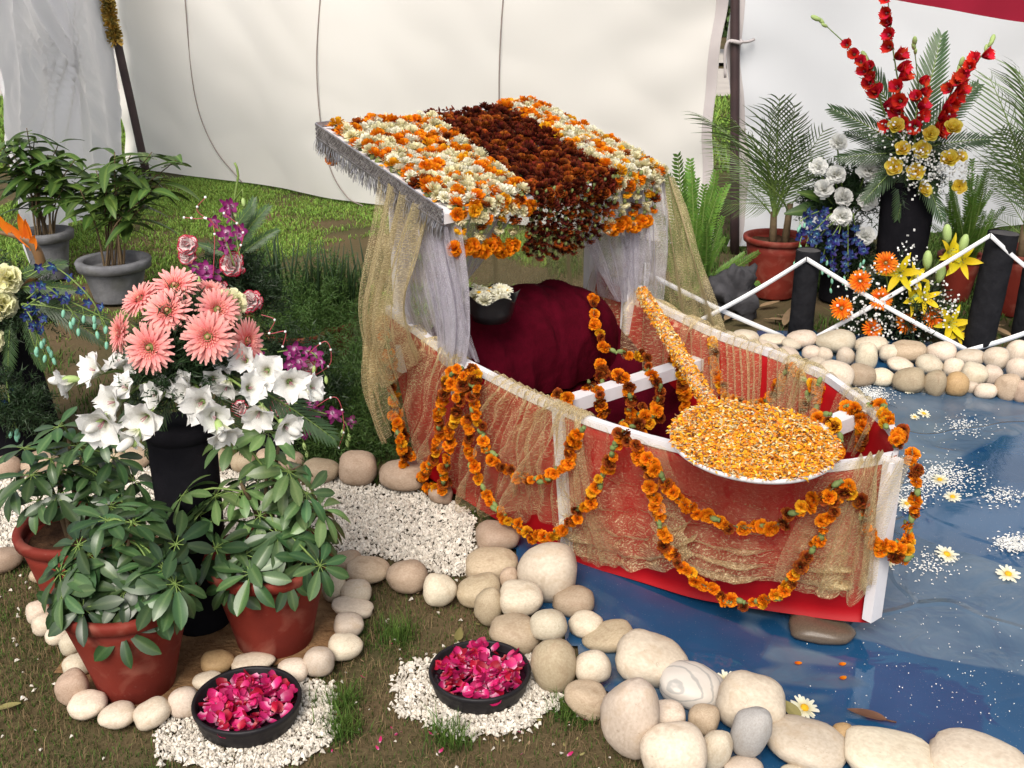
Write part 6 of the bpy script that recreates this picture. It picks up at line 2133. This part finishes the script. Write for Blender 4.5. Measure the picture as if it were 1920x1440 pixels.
# ---- behind: red and white carnations with purple orchids and beaded wires
cb = G(520, 838)
pedestal('low black stand hidden under the carnations and purple orchids', cb, .11, .1, .30)
ca = thing('flower_arrangement', 'arrangement of red-edged carnations, purple orchids and beaded wires behind the gerberas', 'flower arrangement', cb + Vector((0, 0, .3)))
Yc_ = cb.y
rag_part(ca, D(440, 560, Yc_), .2, 14000, 31, up=1.2)
rag_part(ca, D(540, 720, Yc_), .24, 16000, 32, up=.8)
stalk(ca, [cb + Vector((0, 0, .29)), D(500, 640, Yc_), D(450, 500, Yc_), D(437, 400, Yc_), D(447, 330, Yc_), D(440, 305, Yc_)], .004)
for x, y, s_ in [(352, 460, .034), (352, 480, .03), (437, 495, .044), (470, 566, .04), (410, 545, .036), (576, 690, .036), (526, 762, .036), (450, 766, .03), (480, 672, .03)]:
    put(ca, 'carnation', pick('carnation_red'), aim(D(x, y, Yc_ - .14), facing(rnd.uniform(-.3, .3), rnd.uniform(-.2, .5), 1), s_))
for pts, nb in (([(450, 480), (440, 430), (436, 385), (455, 355)], 2), ([(440, 500), (425, 455), (412, 430), (400, 395)], 1), ([(420, 520), (385, 505), (360, 498)], 1), ([(520, 660), (560, 655), (590, 665), (600, 690)], 2), ([(540, 700), (545, 680), (560, 672)], 0), ([(540, 750), (590, 770), (640, 785), (655, 810)], 3), ([(500, 720), (470, 660), (500, 655)], 1), ([(540, 770), (560, 800), (570, 830)], 2)):
    orchid_spray(ca, [D(x, y, Yc_ - .16 + rnd.uniform(-.03, .03)) for x, y in pts], 5, 'orchid_purple', 'bud_green', .03, nb)
mat('wire_red', (0.45, 0.08, 0.1), rough=0.4)
mat('bead', (0.9, 0.9, 0.88), rough=0.15)
for pts in ([(440, 500), (410, 430), (370, 395), (385, 370)], [(435, 495), (455, 450), (450, 425), (420, 400)], [(400, 520), (400, 420), (365, 410), (345, 408)], [(490, 590), (515, 600), (505, 625), (535, 622), (530, 650)], [(560, 680), (610, 640), (620, 680), (590, 705)], [(580, 770), (630, 745), (645, 800), (635, 840)]):
    pp = smooth_path([D(x, y, Yc_ - .18) for x, y in pts], 24)
    mb = MB()
    mb.tube(pp, .0016, 4)
    wv_ = part(ca, 'wire', mb, ['wire_red'])
    for k in (6, 12, 18, 24):
        mb = MB()
        mb.blob(pp[k], .0045, n=6, k=5)
        part(wv_, 'bead', mb, ['bead'])
for x, y, dx, dy in [(440, 470, 45, -90), (450, 480, 60, -60), (430, 480, -60, -30), (450, 470, 20, -100), (420, 470, 30, -85)]:
    a, b = D(x, y, Yc_), D(x + dx, y + dy, Yc_ + rnd.uniform(-.05, .05))
    put(ca, 'palm_leaf', pick('palm_leaf'), orient(a, b - a, Vector((0, -.7, .7)), (b - a).length))

# ================================================================== far right: tall vase with red gladioli, roses and palm leaves
vb = G(1676, 578)
pedestal('tall black vase under the red gladioli', vb, .105, .13, .64)
va = thing('flower_arrangement', 'tall arrangement of red gladioli, yellow roses and palm leaves', 'flower arrangement', vb + Vector((0, 0, .64)))
vy = vb.y
vc = D(1705, 310, vy)
rag_part(va, vc, .22, 12000, 41, up=.9, ln=.03)
def RS(pts, n_, size, u0=.2, u1=.9):
    bl = []
    for k in range(n_):
        u = u0 + (u1 - u0) * k / max(1, n_ - 1)
        s_ = 1.1 - .35 * k / n_
        bl.append((u, (rnd.choice((-1, 1)) * rnd.uniform(.3, .9), -.8, rnd.uniform(.0, .7)), s_))
    glad_spike(va, [D(x, y, vy - .05 + rnd.uniform(-.04, .04)) for x, y in pts], bl, 'glad_red', size, 3)
RS([(1705, 300), (1690, 190), (1674, 90), (1663, -20)], 12, .066, .2, .93)
RS([(1690, 300), (1650, 190), (1605, 105), (1538, 38)], 7, .058, .3, .75)
RS([(1730, 300), (1765, 210), (1815, 140), (1858, 80)], 10, .07, .2, .85)
RS([(1715, 300), (1716, 230), (1722, 170), (1714, 85)], 6, .058, .3, .75)
RS([(1700, 300), (1665, 230), (1640, 150), (1625, 110)], 5, .055, .3, .8)
RS([(1725, 300), (1755, 230), (1785, 170), (1800, 125)], 5, .06, .3, .8)
for x, y, s_ in [(1680, 236, .042), (1745, 251, .04), (1787, 239, .045), (1692, 279, .04), (1728, 281, .047), (1780, 298, .047), (1676, 313, .046), (1717, 322, .046), (1732, 356, .043), (1799, 350, .038), (1801, 293, .035)]:
    put(va, 'rose', pick('rose'), aim(D(x, y, vy - .2), facing(rnd.uniform(-.5, .5), rnd.uniform(-.1, .6), 1), s_))
for (x1, y1), ln in [((1582, 195), 1), ((1775, 68), 1), ((1585, 290), 1), ((1852, 240), 1), ((1690, 405), 1), ((1632, 360), 1), ((1775, 400), 1), ((1640, 120), 1), ((1835, 155), 1), ((1600, 240), 1)]:
    a = D(1705, 285, vy - .06)
    b = D(x1, y1, vy - (.2 if y1 > 330 else .05) + rnd.uniform(-.06, .06))
    put(va, 'palm_leaf', pick('palm_leaf'), orient(a, b - a, Vector((0, -.8, .6)), (b - a).length * 1.05))
mat('gyp_white', (0.85, 0.85, 0.82), rough=0.7, isl=0.1)
def gypsum(root, pts, n_, spread, size=.006):
    mb = MB()
    for k in range(n_):
        c = rnd.choice(pts) + Vector((rnd.gauss(0, spread), rnd.gauss(0, spread * .6), rnd.gauss(0, spread)))
        for q in range(4):
            d = Vector((rnd.gauss(0, 1), rnd.gauss(0, 1), rnd.gauss(0, 1))).normalized()
            x = d.orthogonal().normalized()
            y = d.cross(x)
            s_ = size * rnd.uniform(.6, 1.2)
            mb.add([c + x * s_, c + y * s_, c - x * s_, c - y * s_], [(0, 1, 2, 3)])
    o = part(root, 'gypsophila', mb, ['gyp_white'], smooth=False)
    o['kind'] = 'stuff'
gypsum(va, [D(x, y, vy - .22) for x, y in [(1700, 260), (1740, 300), (1760, 320), (1715, 300), (1690, 300), (1740, 335), (1810, 320), (1800, 270), (1730, 345), (1650, 240)]], 420, .035)

# ---- white carnations and blue orchids
wb_ = G(1572, 560)
pedestal('black drum stand under the white carnations', wb_, .1, .1, .36)
wa = thing('flower_arrangement', 'arrangement of white carnations above hanging blue orchids', 'flower arrangement', wb_ + Vector((0, 0, .36)))
rag_part(wa, D(1580, 370, wb_.y), .22, 12000, 51, up=.8, ln=.03, w=.003)
rag_part(wa, D(1580, 470, wb_.y), .2, 9000, 52, up=.5, ln=.03, w=.003)
for x, y, s_ in [(1572, 267, .044), (1535, 312, .044), (1566, 329, .05), (1627, 320, .054), (1544, 355, .05), (1581, 370, .048), (1626, 378, .05), (1577, 406, .052), (1622, 443, .05)]:
    p = D(x, y, wb_.y - .18)
    put(wa, 'carnation', pick('carnation_white'), aim(p, facing(rnd.uniform(-.3, .3), rnd.uniform(0, .5), 1), s_))
    stalk(wa, [p + Vector((0, .02, -.01)), p.lerp(D(1585, 420, wb_.y), .6), D(1585, 430, wb_.y)], .004)
for pts in ([(1560, 400), (1530, 420), (1505, 440), (1495, 480)], [(1570, 410), (1540, 440), (1525, 480), (1520, 510)], [(1580, 410), (1570, 450), (1560, 490), (1560, 530)], [(1590, 420), (1590, 460), (1590, 500), (1590, 525)], [(1600, 400), (1605, 440), (1612, 470), (1615, 490)], [(1560, 390), (1525, 400), (1500, 415)], [(1575, 420), (1550, 460), (1540, 495)], [(1560, 400), (1520, 440), (1510, 465)]):
    orchid_spray(wa, [D(x, y, wb_.y - .22 + rnd.uniform(-.04, .04)) for x, y in pts], 6, 'orchid_blue', 'bud_teal', .03, 3)
for (x1, y1) in [(1480, 390), (1520, 350), (1650, 350)]:
    a, b = D(1575, 390, wb_.y), D(x1, y1, wb_.y - .1)
    put(wa, 'leaf', pick('mango_leaf'), orient(a, b - a, Vector((0, -.8, .6)), (b - a).length))

# ---- orange gerberas and yellow lilies on the ground by the bank
ob = G(1680, 628)
oa = thing('flower_arrangement', 'low arrangement of orange gerberas and yellow lilies behind the far stones', 'flower arrangement', ob)
mb = MB()
mb.lathe([(0, 0), (.1, 0), (.13, .09), (.125, .095), (0, .09)], 24, Matrix.Translation(ob))
part(oa, 'tray', mb, ['black_board'])
rag_part(oa, ob + Vector((0, 0, .13)), .26, 16000, 61, up=.8, ln=.03, w=.003)
for x, y, s_ in [(1661, 493, .055), (1613, 527, .055), (1652, 560, .056), (1578, 578, .056), (1636, 617, .052), (1700, 605, .055), (1748, 596, .055)]:
    p = D(x, y, ob.y - .16)
    put(oa, 'gerbera', pick('gerbera_orange'), aim(p, facing(rnd.uniform(-.3, .3), rnd.uniform(0, .4), 1), s_))
    stalk(oa, [p + Vector((0, .02, -.01)), p.lerp(ob, .5), ob + Vector((0, 0, .08))], .004)
for x, y, s_ in [(1688, 512, .085), (1775, 473, .075), (1803, 488, .08), (1712, 522, .06), (1703, 560, .075), (1730, 560, .07), (1778, 607, .08), (1790, 625, .06)]:
    p = D(x, y, ob.y - .15)
    put(oa, 'lily', pick('lily'), aim(p, facing(rnd.uniform(-.5, .7), rnd.uniform(-.1, .5), .8), s_))
    stalk(oa, [p, p.lerp(ob, .5) + Vector((0, .03, .03)), ob + Vector((0, 0, .08))], .004)
for x, y in [(1776, 446), (1738, 495), (1718, 575), (1802, 465), (1760, 520)]:
    put(oa, 'bud', pick('bud_green'), aim(D(x, y + 8, ob.y - .15), Vector((rnd.uniform(-.2, .2), -.1, 1)), .08))
gypsum(oa, [D(x, y, ob.y - .17) for x, y in [(1640, 520), (1640, 590), (1600, 560), (1680, 590), (1720, 530), (1760, 560), (1700, 480), (1660, 620), (1600, 610), (1730, 620), (1770, 585)]], 420, .04)

# ---------------------------------------------------------------- palms, ferns, rock
def palm(label, base, fr, tips, Yc, pot=True, group='feathery palms in terracotta pots', r0=.11, r1=.155, h=.31):
    root = thing('potted_palm', label, 'potted palm', base, group)
    pot_parts(root, base, r0, r1, h)
    top = base + Vector((0, 0, h - .04))
    for k, (dx, hh) in enumerate(((-.02, .16), (.04, .2))):
        mb = MB()
        mb.tube([top + Vector((dx, 0, -.02)), top + Vector((dx * 1.3, .01, hh))], [.022, .016], 8, jit=.05)
        part(root, 'trunk', mb, ['stem_brown'])
    for i, (x, y) in enumerate(tips):
        b0 = top + Vector((rnd.choice((-.025, .05)), 0, rnd.uniform(.1, .2)))
        e = D(x, y, Yc + rnd.uniform(-.35, .35))
        d = e - b0
        put(root, 'frond', pick('palm_frond'), reach(b0, e, .5, rnd.uniform(-1.0, 1.0)))
    return root
palm('feathery palm in the wide terracotta pot beside the dark rock', G(1448, 552), 0, [(1312, 215), (1340, 260), (1390, 215), (1430, 190), (1465, 205), (1500, 195), (1535, 240), (1550, 290), (1330, 330), (1370, 300), (1560, 340), (1410, 260), (1480, 260), (1350, 380), (1520, 330)], 5.45)
palm('feathery palm in the red pot at the right edge', G(1905, 585), 0, [(1870, 150), (1900, 125), (1935, 140), (1855, 260), (1890, 240), (1940, 230), (1865, 330), (1840, 300), (1960, 200), (1855, 400)], 5.15)
def fern(label, base, tips, Yc, pot=None, group='sword ferns'):
    root = thing('sword_fern', label, 'fern', base, group)
    top = base + Vector((0, 0, .05))
    if pot:
        pot_parts(root, base, pot * .62, pot, .24)
        top = base + Vector((0, 0, .2))
    for x, y in [(x + rnd.uniform(-14, 14), y + rnd.uniform(0, 60) * q) for q in (0, 1) for x, y in tips]:
        e = D(x, y, Yc + rnd.uniform(-.2, .2))
        b0 = top + Vector((rnd.uniform(-.05, .05), rnd.uniform(-.05, .05), 0))
        d = e - b0
        put(root, 'frond', pick('fern_frond'), reach(b0, e, .2, rnd.uniform(-.5, .5), face=Vector((rnd.uniform(-.6, .6), -1, .3))))
    return root
fern('bright sword fern with upright fronds beside the far canopy curtain', G(1295, 575), [(1255, 295), (1298, 315), (1335, 320), (1270, 340), (1320, 350), (1345, 385), (1285, 375), (1255, 370), (1360, 430), (1310, 420), (1240, 400), (1380, 470), (1340, 470), (1300, 480), (1375, 520), (1265, 440), (1330, 520), (1420, 468), (1250, 330), (1320, 390), (1290, 330), (1350, 350), (1280, 300)], 5.2)
fern('sword fern in the narrow red pot between the black vase and the post', G(1790, 562), [(1838, 315), (1815, 330), (1790, 340), (1850, 355), (1770, 350), (1845, 400), (1800, 390), (1765, 420), (1835, 440), (1780, 370), (1860, 420), (1825, 370), (1810, 300), (1850, 330), (1770, 390), (1868, 385)], 5.3, pot=.1)
def rock():
    c = G(1378, 555, .09)
    mat('rock_dark', (0.02, 0.019, 0.022), (0.06, 0.058, 0.064), rough=0.85, scale=14, detail=9, bump=0.9, bscale=22)
    mb = MB()
    mb.blob((0, 0, 0), 1, n=44, k=30)
    mb.v = [tuple(c + Vector((p[0] * .125, p[1] * .1, p[2] * .14)) * 1 + Vector((p[0] * .06, p[1] * .05, p[2] * .06)) * (noise.noise(Vector(p) * 1.6) * 1.5 + .5 * noise.noise(Vector(p) * 5) + .25 * noise.noise(Vector(p) * 12))) for p in mb.v]
    solo('rock', mb, ['rock_dark'], 'dark rough volcanic rock under the bright sword fern', 'rock', c)
rock()

# ---------------------------------------------------------------- black posts and white tape
mat('post_black', (0.009, 0.009, 0.011), (0.018, 0.018, 0.021), rough=0.9, scale=16, bump=0.8, bscale=24, spec=0.1)
mat('post_top', (0.07, 0.065, 0.065), (0.04, 0.038, 0.04), rough=0.8)
def post(label, x, y, ytop, r_, lean=0.0):
    b = G(x, y)
    z = D(x, ytop, b.y).z
    root = thing('log_post', label, 'post', b, 'black log posts of the tape fence')
    mb = MB()
    mb.tube([b + Vector((lean * q, 0, -.02 + (z + .02) * q)) for q in [k / 8 for k in range(9)]], [r_ * (1.03 - .04 * k / 8) for k in range(9)], 18, jit=.03, cap=False)
    part(root, 'log', mb, ['post_black'])
    mb = MB()
    mb.lathe([(0, 0), (r_ * .6, .001), (r_ * .99, -.004)], 18, Matrix.Translation(b + Vector((lean, 0, z))))
    part(root, 'cut_end', mb, ['post_top'])
    return b
pA = post('short black log post left of the orange gerberas', 1500, 632, 468, .054)
pB = post('taller black log post right of the yellow lilies', 1832, 652, 436, .064, .035)
post('black carved post cut by the right edge of the picture', 1915, 632, 452, .045)
mat('tape', (0.82, 0.82, 0.82), (0.75, 0.75, 0.76), rough=0.5, scale=10)
def tape(label, a, b, w=.022):
    mb = MB()
    n_ = 16
    V_ = []
    for k in range(n_ + 1):
        u = k / n_
        p = a.lerp(b, u)
        p.z -= .01 * math.sin(math.pi * u)
        tw = .25 * math.sin(u * 3)
        for sg in (-1, 1):
            V_.append(p + Vector((0, sg * w * .5 * math.sin(tw), sg * w * .5 * math.cos(tw))))
    mb.add(V_, [(k * 2, k * 2 + 2, k * 2 + 3, k * 2 + 1) for k in range(n_)])
    bm_t = solo('tape', mb, ['tape'], label, 'tape', a.lerp(b, .5), 'white tape strung between the posts')
    md = bm_t.modifiers.new('thick', 'SOLIDIFY')
    md.thickness = .002
    return bm_t
fA, fB = pA.y - .062, pB.y - .075
tape('white tape from the far gunwale down to the first log post base', D(1213, 512, 4.4), D(1470, 632, fA))
tape('white tape from the first log post down left behind the net curtain', D(1511, 486, fA), D(1310, 602, 4.5))
tape('white tape from the first log post down to the foot of the second', D(1513, 486, fA), D(1812, 656, fB - .02))
tape('white tape from the second log post down to the foot of the first', D(1856, 442, fB), D(1530, 632, fA - .02))
tape('white tape from the second log post down past the right edge', D(1858, 442, fB), D(1985, 545, 4.6))
tape('white tape rising from the second post foot past the right edge', D(1812, 658, fB), D(1985, 600, 4.6))
mb = MB()
a = D(1214, 508, 4.4)
mb.beam(Vector((a.x, a.y + .02, -.01)), Vector((a.x, a.y + .02, a.z + .03)), .02, .02, up=(0, 1, 0))
solo('stake', mb, ['paint_white'], 'thin white stake holding the tape behind the canopy', 'stake', (a.x, a.y + .02, 0), smooth=False)

# ---------------------------------------------------------------- small things on the water and the ground
FL = 'daisies floating on the water'
for x, y, s_, lab in [(1890, 1077, .033, 'white daisy floating alone near the right edge'), (1775, 1040, .035, 'wilted white daisy floating right of the bow garland'), (1508, 1328, .034, 'white daisy floating beside the flat foreground boulder'), (1362, 1278, .03, 'white daisy stuck against the grey-banded stone'),
                      (1762, 900, .028, 'white daisy on the petal raft right of the bow'), (1786, 932, .027, 'white daisy below the petal raft right of the bow'), (1732, 776, .026, 'white daisy floating below the far stone bank'), (1703, 732, .026, 'white flower at the foot of the far stones'), (1700, 945, .026, 'white daisy close to the bow garland'), (1668, 1052, .025, 'white daisy peeping out behind the bow post'), (1715, 782, .018, 'small pale flower beside the upper floating daisy')]:
    M_ = aim(G(x, y, .014), Vector((rnd.uniform(-.2, .2), -.25, 1)), s_)
    o = put(None, 'daisy', pick('daisy'), M_)
    tag(o, lab, 'daisy', FL)
def raft(label, spots, n_, spread):
    mb = MB()
    for k in range(n_):
        x, y, sp_ = rnd.choice(spots)
        p = G(x + rnd.gauss(0, sp_), y + rnd.gauss(0, sp_ * .45), .0105 + rnd.random() * .003)
        a = rnd.uniform(0, 6.28)
        s_ = rnd.uniform(.0028, .006) * (.5 if spread > 50 else 1)
        d = Vector((math.cos(a), math.sin(a), 0)) * s_
        e = Vector((-d.y, d.x, 0)) * .55
        mb.add([p - d, p + e + Vector((0, 0, .002)), p + d, p - e + Vector((0, 0, .002))], [(0, 1, 2, 3)])
    o = part(None, 'petal_litter', mb, ['gyp_white'], smooth=False)
    tag(o, label, 'petals', kind='stuff')
raft('white petals floating in patches on the water', [(1760, 890, 38), (1790, 905, 35), (1710, 925, 20), (1640, 745, 20), (1625, 735, 16), (1760, 885, 26), (1785, 895, 22), (1735, 900, 18), (1810, 800, 26), (1900, 1012, 16), (1912, 1024, 16), (1895, 1020, 14), (1745, 1060, 30), (1700, 948, 16), (1640, 742, 14), (1630, 738, 14), (1880, 930, 22)], 2600, 20)
raft('white petals sprinkled thinly over the water', [(1750, 1150, 130), (1800, 1200, 120), (1650, 1280, 140), (1850, 1300, 90), (1700, 850, 90)], 260, 100)
def single_leaf(label, c, d, L_, w, m, up=(0, 0, 1)):
    mb = MB()
    leaflet(mb, orient(c, d, up), L_, w, 8, droop=-.06, fold=.35)
    mb.tube([c, c - Vector(d).normalized() * L_ * .25], .002, 4)
    return solo('fallen_leaf', mb, [m], label, 'leaf', c, 'fallen leaves')
mat('leaf_dry', (0.16, 0.075, 0.04), (0.08, 0.035, 0.02), rough=0.6, scale=20)
mat('leaf_tan', (0.3, 0.2, 0.11), (0.2, 0.13, 0.07), rough=0.8, scale=20)
mat('leaf_olive', (0.25, 0.22, 0.08), (0.18, 0.15, 0.05), rough=0.7, scale=20)
single_leaf('brown dead leaf floating near the foreground boulders', G(1662, 1350, .014), (-.075, .03, 0), .085, .03, 'leaf_dry')
single_leaf('olive leaf lying against the broad cream boulder', G(1500, 1350, .02), (-.04, .05, .02), .06, .035, 'leaf_olive')
single_leaf('olive leaf on the grass at the left edge of the picture', G(-5, 1330, .004), (.05, .02, 0), .05, .022, 'leaf_olive')
single_leaf('olive leaf stuck upright behind the right petal bowl', G(858, 1200, .0), (.01, .0, .05), .04, .022, 'leaf_olive', (0, -1, 0))
lr = random.Random(5)
for i, (x, y) in enumerate(sorted([(1395, 590), (1415, 605), (1440, 598), (1360, 600), (1470, 610), (1878, 610), (1895, 630), (1350, 590), (1460, 590), (1425, 575)], key=lambda q: abs(q[0] - 1378))):
    single_leaf('%s of the tan dead leaves between rock and posts, counted from the rock' % ORD(i), G(x, y, .012), (lr.uniform(-1, 1), lr.uniform(-1, 1), .1), .11, .04, 'leaf_tan')
for i, (x, y) in enumerate([(1490, 1242), (1573, 1245), (1575, 1272)]):
    mb = MB()
    c = G(x, y, .011)
    mb.petal(orient(c, (1, .3 * i - .3, 0), (0, 0, 1)), .018, .014, 3, 2, curl=.2)
    solo('petal', mb, ['marigold_orange'], '%s orange petal from the left floating below the bow' % ORD(i), 'petal', c, 'orange petals on the water')

tag(part(None, 'petal_litter', LITTER, ['leaf_tan', 'petal_rose', 'leaf_olive']), 'fallen petals and leaf crumbs on the foreground turf', 'petals', kind='stuff')
